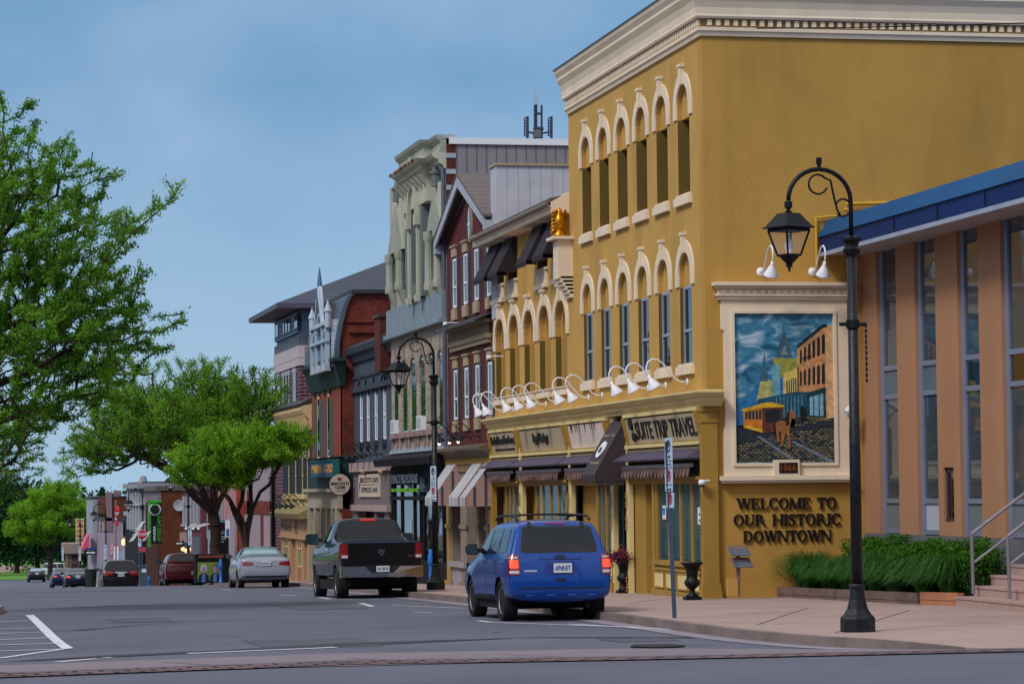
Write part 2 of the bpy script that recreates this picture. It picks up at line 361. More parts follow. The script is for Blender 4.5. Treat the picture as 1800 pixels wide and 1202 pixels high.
# right-hand pavement with its rounded corner
kp=[(60,33.95),(14,33.95),(12.75,34.05),(12.1,34.3),(11.7,34.8),(11.4,35.6),(11.2,36.8),(11.05,38.5),(11.0,41)]+[(kerbx(y),y) for y in (46,52,58,65,73,81,90,97,102)]+[(11.9,104),(10.9,106.5),(10.75,110),(11.2,114),(12.6,117)]
sheet('pavement',kp+[(12.6,165),(16,167),(60,167),(60,60)],M_walk,KB)
kk=kp+[(12.6,165)]
def strip(name,pts,w,m,off,side=0,inward=1):
    P=[Vector(p) for p in pts]; n=len(P); o=[]; P2=[]
    for i,p in enumerate(P):
        t=(P[min(i+1,n-1)]-P[max(i-1,0)]).normalized(); o.append(p+Vector((t.y,-t.x))*w*inward)
        if name=='kerb': P2.append(p-Vector((t.y,-t.x))*.014*inward)
    return sheet(name,[tuple(p) for p in (P2 or P)]+[tuple(p) for p in o],m,off,side,quads=[(i,i+1,n+i+1,n+i) for i in range(n-1)])
strip('kerb',kk[2:],.16,M_kerb,KB+.006,.3)
M_gut=mat('gutter_concrete',C(134,128,140),.9,.12,2,.3,40,dirt=.3)
strip('gutter',kk[3:],.42,M_gut,.008,0,-1)
sheet('pavement_beyond_side_street',[(12.6,181),(60,179),(60,226),(13,226),(12.6,224)],M_walk,KB,.3)
sheet('pavement_beyond_second_side_street',[(12.8,236),(60,236),(60,272),(12.8,272)],M_walk,KB,.3)
sheet('left_pavement',[(-14,300),(-14,56),(-1,55.2),(.6,55.5),(1.25,56.6),(1.5,59),(1.35,63),(.6,68),(-1.5,72),(-1.5,300)],M_walk,KB,.3)
sheet('lawn',[(-60,327),(12,328),(15,345),(60,350),(260,420),(260,560),(-200,560),(-200,327)],M_grass,.02)
sheet('park_path',[(4,420),(10,400),(16,440),(10,470),(2,470)],M_conc,.05)
sheet('car_park',[(13.2,275),(80,275),(80,330),(13.2,322)],M_asph,.01)
# markings, each a thin sheet laid on the road
M_paint=mat('road_paint',C(206,206,222),.7,.12,5,dirt=.4)
M_crack=mat('sealed_crack',C(48,42,54),.7,.2,4)
def ln(a,b,w,z=.009,m=M_paint,name='road_marking'):
    A=Vector(a);B=Vector(b);t=(B-A).normalized();n=Vector((-t.y,t.x))*w/2
    return sheet(name,[tuple(A+n),tuple(B+n),tuple(B-n),tuple(A-n)],m,z)
def gl(p,q,w,**k): return ln(gnd(*p),gnd(*q),w,**k)
hl=[(52,1081),(72,1100),(90,1118),(104,1130),(119,1140)]
for i in range(4): gl(hl[i],hl[i+1],.16)
gl((119,1140),(0,1157),.10)
for (ly,rx,ry) in ((1094,50,1091),(1106,68,1104),(1114,83,1111),(1125,94,1121),(1134,105,1131),(1145,117,1141)):
    gl((-30,ly+1),(rx,ry),.09,z=.012)
gl((330,1149),(590,1138),.16); gl((100,1164),(170,1158),.12); gl((180,1157),(196,1156),.1)
for p,q,w in (((633,1060),(655,1066),.12),((560,1050),(580,1053),.12),((840,1091),(862,1094),.10),((862,1094),(1120,1103),.10),((1000,1097),(1235,1110),.10),((690,1064),(810,1069),.08),((490,1046),(520,1047),.1),((390,1036),(405,1037),.12),((728,1076),(760,1077),.1),((880,1070),(1010,1078),.06)):
    gl(p,q,w)
def crack(pts,w=.05,z=.0075):
    P=[gnd(*p) for p in pts]
    Q=[]
    for a,b in zip(P,P[1:]):
        for k in range(5):
            t=k/5; Q.append((a[0]+(b[0]-a[0])*t,a[1]+(b[1]-a[1])*t+random.uniform(-.06,.06)))
    Q.append(P[-1]); L_=[(x,y+w*random.uniform(.6,1.6)) for x,y in Q]; sheet('road_crack',Q+L_[::-1],M_crack,z)
crack([(0,1164),(180,1153),(390,1143),(600,1131),(740,1127),(900,1122)],.07); crack([(30,1112),(150,1107),(300,1094),(450,1089)],.09); crack([(75,1070),(200,1065),(350,1060)],.11)
crack([(900,1121),(1100,1120),(1350,1122)],.05)
for p in ((1165,1136),(1180,1133)): crack([p,(p[0]+75,p[1]+1)],.05)
for p in ((842,1107),(757,1097),(865,1111),(190,1080)): crack([p,(p[0]+14,p[1])],.05)
# concrete band and paver strip across the side street mouth
M_band=mat('crossing_concrete',C(122,112,122),.9,.08,1.2,.3,60,dirt=.3)
M_paver=brick('paver_strip',C(124,100,104,.9),C(100,86,92,.9),C(52,40,46),.30,.36,.03,.4,ground=True)
def by(py,px): return gnd(px,py)[1]
BND=[(-12,32.95),(0.5,33.2),(4.9,34.45),(8.9,33.75),(13,33.5),(24,33.4)]
BN2=[(-12,32.1),(.5,32.35),(4.9,33.5),(8.9,33.05),(13,32.95),(24,32.9)]
TOP=[(x,y+2.2) for x,y in BND]
sheet('crossing_band',BND[:5]+[(12.6,33.9),(8.9,36.2),(5,36.6),(.5,35.3),(-12,34.6)],M_band,.013)
sheet('paver_strip',BN2+BND[::-1],M_paver,.020)
for a,b in zip(BND,BND[1:]): ln(a,b,.07,z=.026,m=M_crack,name='road_crack')
for x0 in (-6,.9,3.3,5.6,7.6): ln((x0,33.3+(.9 if x0>2.5 else 0)),(x0-.5,35.2),.03,z=.018,m=M_crack,name='road_crack')
# ---------------------------------------------------------------- facade helpers
def zx(px,py,X=XF): return onX(px,py,X)[1]
def ux(px,py=700,X=XF): return onX(px,py,X)[0]
def trim_arch(mb,fr,uc,zb,ro,ri,leg,d0,d1,k=1.0,n=14):
    P=[(uc-ro,zb)]+[(uc-ro*math.cos(PI*i/n),zb+leg+ro*k*math.sin(PI*i/n)) for i in range(n+1)]+[(uc+ro,zb),(uc+ri,zb)]
    P+=[(uc+ri*math.cos(PI*i/n),zb+leg+ri*k*math.sin(PI*i/n)) for i in range(n+1)]+[(uc-ri,zb)]
    # build as a strip of quads so it tessellates cleanly
    O=[(uc-ro,zb)]+[(uc-ro*math.cos(PI*i/n),zb+leg+ro*k*math.sin(PI*i/n)) for i in range(n+1)]+[(uc+ro,zb)]
    I=[(uc-ri,zb)]+[(uc-ri*math.cos(PI*i/n),zb+leg+ri*k*math.sin(PI*i/n)) for i in range(n+1)]+[(uc+ri,zb)]
    m=len(O); V=[fr(u,v,d) for d in (d0,d1) for l in (O,I) for u,v in l]; F=[]
    for i in range(m-1):
        F+=[(i,i+1,m+i+1,m+i),(2*m+i,3*m+i,3*m+i+1,2*m+i+1),(i,2*m+i,2*m+i+1,i+1),(m+i,m+i+1,3*m+i+1,3*m+i)]
    F+=[(0,m,3*m,2*m),(m-1,3*m-1,4*m-1,2*m-1)]
    return mb.add(V,F)
def sash(fr,u0,u1,v0,v1,d,root,mf=None,mg=None,rail=.45,fw=.06,mull=0,name='window',dt=.05):
    f=MB(); f.fb(fr,u0,u0+fw,v0,v1,d,d+dt); f.fb(fr,u1-fw,u1,v0,v1,d,d+dt); f.fb(fr,u0+fw,u1-fw,v0,v0+fw,d,d+dt); f.fb(fr,u0+fw,u1-fw,v1-fw,v1,d,d+dt)
    if rail: r=v0+(v1-v0)*rail; f.fb(fr,u0+fw,u1-fw,r-.03,r+.03,d-.015,d+dt)
    for k in range(mull):
        c=u0+(u1-u0)*(k+1)/(mull+1); f.fb(fr,c-fw*.4,c+fw*.4,v0+fw,v1-fw,d+.004,d+dt)
    o=f.build(name,mf or M_frame,root)
    MB().fb(fr,u0+fw,u1-fw,v0+fw,v1-fw,d+.02,d+.035).build('pane',mg or M_gl,o)
    return o
def shell(root,X,y0,y1,z0,z1,depth,mw,front=True,name='wall',mr=None,roofz=None,sides=None):
    """the other walls and the roof of a building whose street front stands at X"""
    b=MB(); t=.25
    if front: b.box(X,X+t,y0,y1,z0,z1)
    b.box(X+(0 if not front else t),X+depth,y0,y0+t,z0,z1) if sides is None or 'n' in sides else None
    b.box(X+(0 if not front else t),X+depth,y1-t,y1,z0,z1); b.box(X+depth-t,X+depth,y0+t,y1-t,z0,z1)
    o=b.build(name,mw,root); MB().box(X+.02,X+depth-.02,y0+.02,y1-.02,(roofz or z1-.35)-.12,(roofz or z1-.35)).build('roof',mr or mat('roof_felt',C(60,60,66),.9),root)
    return o
# ================================================================ corner building
f1=FX(XF); uL=ux(1004.5); zTop=11.15
B1=thing('corner_building','tall ochre stucco corner building with blind arched upper windows beside the welcome wall','building',(XF,YC,G(YC)))
zb3,zs3=zx(1100,257.3),zx(1100,400.5)+.17; zb2,zs2=zx(1100,531.4),zx(1100,675.4)+.17
uc=[ux(1206.5,600)+(ux(1034.5,600)-ux(1206.5,600))*i/5 for i in range(6)]
zSF=zx(1231,700,XF-.35)    # underside of the shop cornice
holes=[arch(c,zs3,.46,zb3+.22) for c in uc]+[arch(c,zs2,.46,zb2+.22) for c in uc]
wb=MB().wall(f1,rect(YC+.3,uL,zSF-.1,zTop+.6),holes,.32)
wb.build('wall',M_yel,B1)
sd=MB(); sd.box(XF,XF+22,YC,YC+.3,-1,zTop+.6); sd.box(XF+.34,XF+22,uL-.3,uL,-1,zTop+.6); sd.box(XF+21.7,XF+22,YC+.3,uL-.3,-1,zTop+.6)
sd.build('side_wall',M_yel2,B1)
MB().box(XF+.34,XF+21.7,YC+.3,uL-.3,zTop+.3,zTop+.42).build('roof',mat('roof_felt',C(60,60,66),.9),B1)
gv=MB().box(XF+.3,XF+1.9,YC-.004,YC-.0,zx(1265,1000,XF)-.02,zx(1265,1000,XF)+.01)
gv=MB(); zg=onY(1300,1000,YC)[1]; gv.box(XF+.35,XF+22,YC-.03,YC-.002,-.6,zg); gv.build('plinth',M_yel2,B1)
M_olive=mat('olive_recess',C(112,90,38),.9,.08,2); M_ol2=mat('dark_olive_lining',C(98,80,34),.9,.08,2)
for c in uc:
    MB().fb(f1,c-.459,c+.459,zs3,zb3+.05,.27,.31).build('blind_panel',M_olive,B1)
    for zb in (zb3,zb2): MB().prism(f1,arch(c,zb,.458,zb+.22),.09,.2).build('arch_infill',M_yel,B1)
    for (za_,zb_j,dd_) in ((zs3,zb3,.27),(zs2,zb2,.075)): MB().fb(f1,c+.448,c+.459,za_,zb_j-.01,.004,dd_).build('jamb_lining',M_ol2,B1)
    sash(f1,c-.458,c+.458,zs2+.02,zb2-.0,.07,B1,rail=.44,fw=.06)
    for zb in (zb3,zb2):
        t=MB(); trim_arch(t,f1,c,zb,.70,.468,.22,-.035,0.0)
        t.prism(f1,[(c-.07,zb+.66),(c+.07,zb+.66),(c+.10,zb+1.06),(c-.10,zb+1.06)],-.08,-.0)
        t.fb(f1,c-.12,c+.12,zb+1.02,zb+1.08,-.10,0)
        t.build('window_arch',M_cream,B1)
    for zs in (zs3,zs2):
        s=MB().fb(f1,c-.60,c+.60,zs-.17,zs,-.08,.02); s.fb(f1,c-.5,c+.5,zs,zs+.05,-.05,.1); s.build('window_sill',M_cream,B1)
# main cornice
path=[(XF,uL),(XF,YC),(XF+22,YC)]
zc=zTop-.02
def swp(prof,name,m,root,path=path): return MB().sweep(path,prof).build(name,m,root)
# 'out' must be street side: travel along -Y then +X => right-hand side, so use negative out
def pf(P): return [(-o,z) for o,z in P]
swp(pf([(0,zc),(.05,zc),(.07,zc+.08),(.10,zc+.10),(.10,zc+.17),(0,zc+.17)]),'cornice_moulding',M_cream,B1)
swp(pf([(0,zc+.17),(.04,zc+.17),(.04,zc+.34),(0,zc+.34)]),'dentil_course',M_gold,B1)
dn=MB(); y=YC-.05
while y<uL-.1: dn.box(XF-.10,XF-.04,y,y+.09,zc+.20,zc+.32); y+=.18
x=XF+.1
while x<XF+21: dn.box(x,x+.09,YC-.10,YC-.04,zc+.20,zc+.32); x+=.18
dn.build('dentils',M_cream,B1)
swp(pf([(0,zc+.34),(.14,zc+.34),(.16,zc+.38),(.15,zc+.42),(.16,zc+.55),(.20,zc+.68),(.27,zc+.80),(.27,zc+.86),(.33,zc+.96),(.35,zc+1.04),(0,zc+1.04)]),'cornice',M_cream,B1)
swp(pf([(-.1,zc+1.042),(.37,zc+1.042),(.37,zc+1.07),(-.1,zc+1.07)]),'cornice_flashing',mat('flashing',C(60,72,84),.5),B1)
# ---------------------------------------------------------------- lower ochre building beside it
u2=uL; u3=ux(868.5)
B2=thing('arcaded_building','lower ochre building with five tall cream arches and small black awnings under the eave','building',(XF,u2,G(u2)))
zE=onX(1004,362,XF-.3)[1]
ac=[ux((970.5+1002)/2,560)+(ux((869+890.6)/2,600)-ux((970.5+1002)/2,560))*i/4 for i in range(5)]
zbA=zx(970.5,593); zsA=zx(985,689)+.12
qw=[((871,886),(470,498)),((897,909.5),(463,490)),((949,963),(444,471)),((979,993),(432,460))]
QW=[]
for (a,b),(t,bo) in qw: QW.append((ux(b),ux(a),0,0))
zq1=zx(957,440); zq0=zx(957,471)
QW=[(min(q[0],q[1])-.12,max(q[0],q[1])+.12,zq0,zq1+.75) for q in QW]
h2=[arch(c,zsA,.63,zbA+.24) for c in ac]+[rect(*q) for q in QW]
MB().wall(f1,rect(u2,u3,zSF-.1,zE+.1),h2,[.5]*5+[.22]*4).build('wall',M_yel,B2)
shell(B2,XF+.6,u2+.02,u3,-1,zE+.1,12,M_yel2,front=False,sides=[])
for i,c in enumerate(ac):
    t=MB(); trim_arch(t,f1,c,zbA,.88,.64,.24,-.04,.0); t.prism(f1,[(c-.09,zbA+.82),(c+.09,zbA+.82),(c+.13,zbA+1.2),(c-.13,zbA+1.2)],-.09,0)
    t.fb(f1,c-.18,c+.18,zbA+1.17,zbA+1.24,-.12,0); t.build('window_arch',M_cream,B2)
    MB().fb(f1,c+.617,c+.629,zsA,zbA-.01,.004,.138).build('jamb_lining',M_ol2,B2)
    t=MB(); trim_arch(t,f1,c,zsA,.629,.5,zbA+.24-zsA,.14,.42,1.0); t.build('inner_arch',M_yel,B2)
    t=MB().prism(f1,arch(c,zbA-.1,.52,zbA+.24),.32,.4); t.build('arch_infill',M_yel,B2)
    sash(f1,c-.5,c+.5,zsA,zbA-.1,.34,B2,rail=.5,mull=1)
    s=MB().fb(f1,c-.76,c+.76,zsA-.2,zsA-.03,-.08,.02); s.fb(f1,c-.8,c+.8,zsA-.03,zsA+.0,-.11,.3); s.build('window_sill',M_cream,B2)
M_canv=mat('black_canvas',C(34,26,34),.8,.1,3)
for i,q in enumerate(QW):
    sash(f1,q[0],q[1],q[2],q[3],.12,B2,rail=.5,mg=M_gld)
    s=MB(); s.fb(f1,q[0]-.02,q[1]+.02,q[2]-.42,q[2],-.05,.1); s.fb(f1,q[0]-.10,q[1]+.10,q[2]-.5,q[2]-.38,-.09,.0); s.fb(f1,q[0]-.08,q[1]+.08,q[2]-.06,q[2]+.0,-.08,.0); s.build('window_sill',M_cream,B2)
    z1=q[3]+.02; z0=z1-1.05; P=.55; c0,c1=q[0]-.06,q[1]+.06
    a=MB(); a.poly3([(XF-.02,c0,z1),(XF-.02,c1,z1),(XF-P,c1,z0),(XF-P,c0,z0)],(.012,0,.012))
    for c_ in (c0,c1): a.poly3([(XF-.02,c_,z1),(XF-P,c_,z0),(XF-.02,c_,z0)],(0,.01,0))
    n=7
    for k in range(n):
        w=(c1-c0)/n; a.poly3([(XF-P,c0+k*w,z0),(XF-P,c0+(k+1)*w,z0),(XF-P,c0+(k+.8)*w,z0-.14),(XF-P,c0+(k+.2)*w,z0-.14)],(.01,0,0))
    o=a.build('window_awning',M_canv)
    tag(o,'small black scalloped awning over the '+['farthest','second farthest','second nearest','nearest'][i]+' upper window of the lower ochre building','awning','small black window awnings')
    o.location=(0,0,0)
# eave with gutter
e=MB(); e.sweep([(XF,u3+.25),(XF,u2)],pf([(0,zE-.02),(.42,zE-.02),(.44,zE+.0),(.44,zE+.12),(.5,zE+.14),(.5,zE+.24),(.42,zE+.26),(0,zE+.5)])); e.build('eave',M_cream,B2)
MB().tube([(XF-.52,u3+.25,zE+.2),(XF-.52,u2,zE+.2)],.07,8).build('gutter',mat('brown_gutter',C(110,92,92),.5),B2)
r=MB().poly3([(XF-.45,u2+.05,zE+.27),(XF-.45,u3+.2,zE+.27),(XF+4.2,u3+.2,zE+1.25),(XF+4.2,u2+.05,zE+1.25)],(0,0,.08)); r.build('roof_slope',mat('brown_shingle',C(86,76,74),.9,.2,8),B2)
# corbelled console with golden eagle
ce=ux(1003,450); con=MB(); zt=zx(1000,416,XF-.2)
for k in range(6): con.fb(f1,ce-.25,ce+.3,zt-.95-k*.0-(k*.09),zt-.02 if k==0 else zt-.9-k*.09+.09,-.36+.055*k,0)
con.fb(f1,ce-.36,ce+.42,zt-.02,zt+.05,-.5,0); tag(con.build('wall_console',M_cream),'cream stepped wall console under the golden eagle','console')
M_gilt=mat('gilded_metal',C(196,134,30),.35,.2,8,metal=.8)
eg=MB(); cx,cy,cz=XF-.26,ce+.03,zt+.05
eg.lathe([(.17,0),(.18,.06),(.10,.12),(.09,.18)],(cx,cy,cz),10)
eg.lathe([(.05,.16),(.11,.25),(.13,.36),(.11,.47),(.065,.55),(.07,.61),(.055,.67),(.01,.70)],(cx,cy,cz),10)
eg.tube([(cx-.04,cy-.02,cz+.63),(cx-.14,cy-.04,cz+.61),(cx-.17,cy-.04,cz+.56)],[.04,.025,.004],6)
for sgn in (-1,1):
    for k in range(6):
        a=cz+.52-k*.055; eg.tube([(cx+sgn*.06,cy,a),(cx+sgn*(.15+.008*k),cy+.02,a+.13-.05*k),(cx+sgn*(.19-.012*k),cy+.04,a-.08-.06*k)],[.045,.035,.008],5)
eg.tube([(cx+.04,cy+.03,cz+.25),(cx+.15,cy+.05,cz+.05)],[.07,.03],6)
tag(eg.build('eagle_statue',M_gilt,smooth=True),'golden eagle statue with half-spread wings standing on the cream wall console','statue')
# ---------------------------------------------------------------- shop fronts along both ochre buildings
zCT=onX(1231,684,XF-.4)[1]
prof=pf([(0,zCT-.30),(.14,zCT-.30),(.16,zCT-.24),(.22,zCT-.2),(.22,zCT-.14),(.30,zCT-.1),(.36,zCT-.04),(.36,zCT),(0,zCT+.03)])
MB().sweep([(XF,uL),(XF,YC-.12),(XF+.24,YC-.12)],prof).build('shop_cornice',M_creamy,B1)
MB().sweep([(XF,u3+.1),(XF,u2)],prof).build('shop_cornice',M_creamy,B2)
Xs=XF-.12
zS1=onX(1170,729,Xs-.1)[1]; zS0=onX(1180,775,Xs)[1]; zA1=onX(1180,787,XF-.05)[1]; zA0=onX(1165,805,XF-.5)[1]
zL=onX(1165,842,XF)[1]; zG1=onX(1190,850,XF)[1]; zG0=onX(1190,986,XF)[1]; zP1=onX(1185,1007,XF)[1]; zP0=onX(1185,1032,XF)[1]
print('shop z',zCT,zS1,zS0,zA1,zA0,zL,zG1,zG0,zP1,zP0,G(YC))
bays=[(B1,1110,1241,'nearest'),(B1,1008,1078,'third'),(B2,922,1004,'second'),(B2,870,918,'farthest')]
def base_y(u): return G(u)+KB
def postbox(root,pa,pb,d0,z0,z1,m,name='pilaster'):
    ua,ub=sorted((ux(pa,800),ux(pb,800))); MB().fb(f1,ua,ub,z0,z1,d0,.3).build(name,m,root)
for bi,(root,pa,pb,nm) in enumerate(bays):
    ub,ua=ux(pa,800),ux(pb,800); zf=base_y((ua+ub)/2)-.25
    # sign fascia wall, board, mouldings
    MB().fb(f1,ua,ub,zA1-.6,zCT-.28,-.02,.3).build('fascia_wall',M_creamy,root)
    mb=MB(); mb.fb(f1,ua,ub,zS0-.10,zS0-.03,-.16,-.02); mb.fb(f1,ua,ub,zS1+.03,zS1+.1,-.2,-.02); mb.fb(f1,ua+.0,ub,zS0-.2,zS0-.14,-.1,-.02); mb.build('fascia_moulding',M_creamy,root)
    board=MB().poly3([(XF-.06,ua+.12,zS0),(XF-.06,ub-.12,zS0),(XF-.17,ub-.12,zS1),(XF-.17,ua+.12,zS1)],(.05,0,0)).build('sign_board',M_tan if bi!=1 else mat('blank_white_board',C(222,204,196),.6,.05,1,dirt=.5))
    tag(board,['tan sign board of the travel shop nearest the corner','blank cream sign board with peeling stains beside the tall brown canopy','tan sign board with short black script lettering','narrow tan sign board farthest from the corner over the ochre shops'][bi],'sign board','sign boards over the ochre shops')
    bc=MB()
    for c_ in (ua+.06,ub-.06): bc.poly3([(XF-.02,c_-.05,zS0-.03),(XF-.10,c_-.05,zS0-.03),(XF-.24,c_-.05,zS1+.03),(XF-.02,c_-.05,zS1+.03)],(0,.1,0))
    bc.build('fascia_bracket',M_gold,root)
    fs=lambda u,v,d:(XF-.06-.11*(v-zS0)/(zS1-zS0)+d,u,v)
    if bi==0:
        w=ub-ua; text('SUITE TRIP TRAVEL',fs,ua+.3,ub-.9,zS0+.08,zS1-.08,M_letter,'lettering',board,d=-.0,th=.02,flip=True,bold=.012)
        t=MB()
        t.prism(fs,[(ub-.62+.13*math.cos(a*PI/6),zS0+.42+.13*math.sin(a*PI/6)) for a in range(12)],-.05,0)
        t.prism(fs,[(ub-.74+.15*math.cos(a*PI/6),zS0+.14+.1*math.sin(a*PI/6)) for a in range(12)],-.05,0)
        t.build('emblem',M_letter,board)
    if bi==2: text('Legal Savings',fs,ua+(ub-ua)*.36,ua+(ub-ua)*.68,zS0+.14,zS0+.44,M_letter,'lettering',board,th=.04,flip=True,bold=.03,italic=.2)
    if bi==3:
        text('Kindle & Love Your Success',fs,ua+.2,ub-.2,zS0+.24,zS0+.46,M_letter,'lettering',board,th=.03,flip=True,bold=.02)
        text('CONSULTING THERAPIES',fs,ua+.5,ub-.5,zS0+.07,zS0+.13,M_letter,'lettering',board,th=.02,flip=True)
    if bi==1:
        st=MB()
        for k in range(14):
            c=ub-.25-random.random()**1.4*(ub-ua)*.75; w=random.uniform(.02,.06); h=random.uniform(.04,.2)
            st.prism(fs,[(c-w,zS1-.002),(c+w,zS1-.002),(c+w*.3,zS1-h),(c-w*.2,zS1-h*.8)],-.008,.0)
        st.build('peeling_stain',mat('stain_brown',C(80,58,46),.9),board)
    # small plum awning: hipped hood
    A=MB(); p0,p1=XF-.03,XF-.42; e0,e1=ua-.02,ub+.0
    T=[(p0,e0+.12,zA1),(p0,e1-.12,zA1)]; Bt=[(p1,e0,zA0),(p1,e1,zA0)]; Wb=[(p0,e0,zA0),(p0,e1,zA0)]
    A.add([T[0],T[1],Bt[1],Bt[0],Wb[0],Wb[1]],[(0,1,2,3),(0,3,4),(1,5,2)]); A.add([(x,y_,z-.03) for x,y_,z in (Bt[0],Bt[1],Wb[1],Wb[0])]+[Bt[0],Bt[1],Wb[1],Wb[0]],[(0,1,2,3),(0,4,5,1),(0,3,7,4),(1,5,6,2)])
    aw=A.build('awning_hood',M_purple); tag(aw,'plum hipped hood awning over the '+nm+' ochre shop front','awning','plum hood awnings on the ochre shops')
    MB().fb(f1,ua+.12,ub-.12,zA0-.32,zA0-.06,-.10,.0).build('awning_box',M_dark,aw)
    zr=zA0-.15; MB().tube([(XF-.24,ua+.2,zr),(XF-.24,ub-.2,zr)],.045,8).build('roller',mat('grey_roller',C(150,150,158),.5,metal=.3),aw)
    vz=MB(); n=int((ub-ua-.5)/.14); w=(ub-ua-.5)/n
    for k in range(n):
        c=ua+.25+k*w; vz.poly3([(XF-.27,c,zr-.02),(XF-.27,c+w,zr-.02),(XF-.30+.04*(k%2),c+w*.98,zr-.2),(XF-.29,c+w*.5,zr-.245),(XF-.30+.04*(k%2),c+w*.02,zr-.2)],(.012,0,0))
    vz.build('scalloped_valance',stripe('brown_stripes',C(128,100,92),C(74,52,50),.09,.5,axis='Y',bump=0),aw)
    # lintel, glazing, bulkhead
    l=MB(); l.fb(f1,ua,ub,zG1,zA0-.42,-.05,.3); l.fb(f1,ua,ub,zL-.02,zL+.05,-.12,-.05); l.fb(f1,ua,ub,zA0-.44,zA0-.38,-.14,-.0); l.build('shop_lintel',M_gold,root)
    if bi==0: spans=[(ux(1154,900),ux(1238,900),[1176,1196,1216])]
    elif bi==1: spans=[(ux(1050,900),ux(1084,900),[1066])]
    elif bi==2: spans=[(ux(943,900),ux(1004,900),[954,968,982,996])]
    else: spans=[(ux(890,900),ux(914,900),[897,904])]
    for (g1_,g0_,ml) in spans:
        o=MB(); o.fb(f1,g0_,g0_+.09,zG0,zG1,-.02,.06); o.fb(f1,g1_-.09,g1_,zG0,zG1,-.02,.06)
        for p_ in ml: c=ux(p_,900); o.fb(f1,c-.045,c+.045,zG0,zG1,-.01,.05)
        o.fb(f1,g0_,g1_,zG0-.09,zG0,-.12,.2); fo=o.build('shop_window',M_gold,root)
        MB().fb(f1,g0_+.09,g1_-.09,zG0,zG1,.02,.03).build('pane',M_glc,fo)
        cu=MB(); n=60; 
        for k in range(n):
            a=g0_+(g1_-g0_)*k/n; b=g0_+(g1_-g0_)*(k+1)/n; da=.16+.03*math.sin(k*1.3)+.02*math.sin(k*.37); db=.16+.03*math.sin((k+1)*1.3)+.02*math.sin((k+1)*.37)
            cu.quad(f1(a,zG0+.05,da),f1(b,zG0+.05,db),f1(b,zG1,db),f1(a,zG1,da))
        cu.build('curtain',M_curt2 if bi in (1,) else M_curt,fo)
        bk=MB(); bk.fb(f1,g0_,g1_,zf,zG0-.09,-.06,.2); bk.fb(f1,g0_-.02,g1_,zP1+.05,zP1+.10,-.11,-.06); bk.fb(f1,g0_-.02,g1_,zf,zP0-.06,-.14,-.0); bk.build('bulkhead',M_gold,root)
        n=4 if bi==0 else (2 if bi==1 else 3); w=(g1_-g0_)/n
        for k in range(n):
            a,b=g0_+k*w+.10,g0_+(k+1)*w-.10
            MB().fb(f1,a,b,zP0,zP1,-.085,-.05).build('bulkhead_panel',M_creamy,root)
            q=MB(); q.fb(f1,a-.03,b+.03,zP1,zP1+.03,-.10,-.05); q.fb(f1,a-.03,b+.03,zP0-.03,zP0,-.10,-.05); q.fb(f1,a-.03,a,zP0,zP1,-.10,-.05); q.fb(f1,b,b+.03,zP0,zP1,-.10,-.05); q.build('panel_moulding',M_gold,root)
    for (g1_,g0_,ml) in spans:
        for (a_,b_) in ((ua,g0_),(g1_,ub)):
            if b_-a_>.12: MB().fb(f1,a_,b_,zf,zG1,.0 if b_-a_<.9 else .22,.3).build('shop_wall',M_gold,root)
    # interior back wall
    MB().fb(f1,ua,ub,zf,zG1+.1,1.6,1.7).build('shop_back_wall',mat('shop_interior',C(70,72,70),.9),root)
    MB().fb(f1,ua,ub,zf,base_y(ua)+.1,.2,1.6).build('shop_floor',M_dark,root)
# pilasters between the bays
for root,pa,pb,m,d in ((B1,1242,1251.5,M_gold,-.14),(B1,1078.5,1084,M_creamy,-.12),(B1,1106,1111,M_creamy,-.12),(B1,1004.5,1009.5,M_creamy,-.12),(B2,917,923,M_creamy,-.12),(B2,867.5,871.5,M_gold,-.16)):
    ua,ub=sorted((ux(pa,800),ux(pb,800)))
    if pa==1242: ua=YC-.12
    o=MB().fb(f1,ua,ub,base_y(ua)-.25,zCT-.31,d+(0 if pa==1242 else .04),.18 if pa==1242 else .02)
    if pa==1242:
        o.box(XF-.17,XF+.21,ua-.03,ub+.02,zCT-.40,zCT-.31); o.box(XF-.16,XF+.2,ua-.02,ub+.01,zCT-.62,zCT-.55)
        o.box(XF-.18,XF+.22,ua-.05,ub,base_y(ua)-.3,base_y(ua)+.16); o.box(XF-.165,XF+.205,ua-.03,ub,base_y(ua)+.16,base_y(ua)+.3)
    o.build('pilaster',m,root)
    oo=MB()
    for zz in (zS1-.1,zG1-.2,zG0+.9,zP1-.2):
        for k in range(5): c=(ua+ub)/2+.03*math.sin(k*2.2); oo.lathe([(.0,-.04),(.028,0),(.0,.04)],f1(c,zz-k*.07,d-.0),6)
    oo.build('carved_ornament',mat('carved_gold',C(140,108,40),.6),root)
# recessed entries: door walls
def door(root,pa,pb,d,z1,m,gm,label=None,gl0=.25):
    ua,ub=sorted((ux(pa,900),ux(pb,900))); z0=base_y(ua)+.02
    o=MB().wall(lambda u,v,dd:f1(u,v,d+dd),rect(ua,ub,z0,z1),[rect(ua+(ub-ua)*.25,ub-(ub-ua)*.25,z0+gl0+.3,z1-.35)],.05)
    o=o.build('door',m,root); MB().fb(f1,ua+(ub-ua)*.2,ub-(ub-ua)*.2,z0+gl0+.25,z1-.3,d+.03,d+.04).build('pane',gm,o)
    MB().lathe([(.02,-.06),(.02,.06)],f1(ua+(ub-ua)*.1,z0+1.0,d-.05),6).build('handle',M_blk,o); return o
door(B1,1030,1049,.35,zG1-.05,M_creamy,glass('teal_glass',C(40,110,120,1.0)))
MB().fb(f1,ux(1030,900),ux(1008,900),base_y(60)-.3,zG1,.3,.36).build('recess_wall',M_gold,B1)
MB().fb(f1,ux(1153,900),ux(1149,900),base_y(57)-.3,zG1,-.04,.3).build('door_post',M_gold,B1)
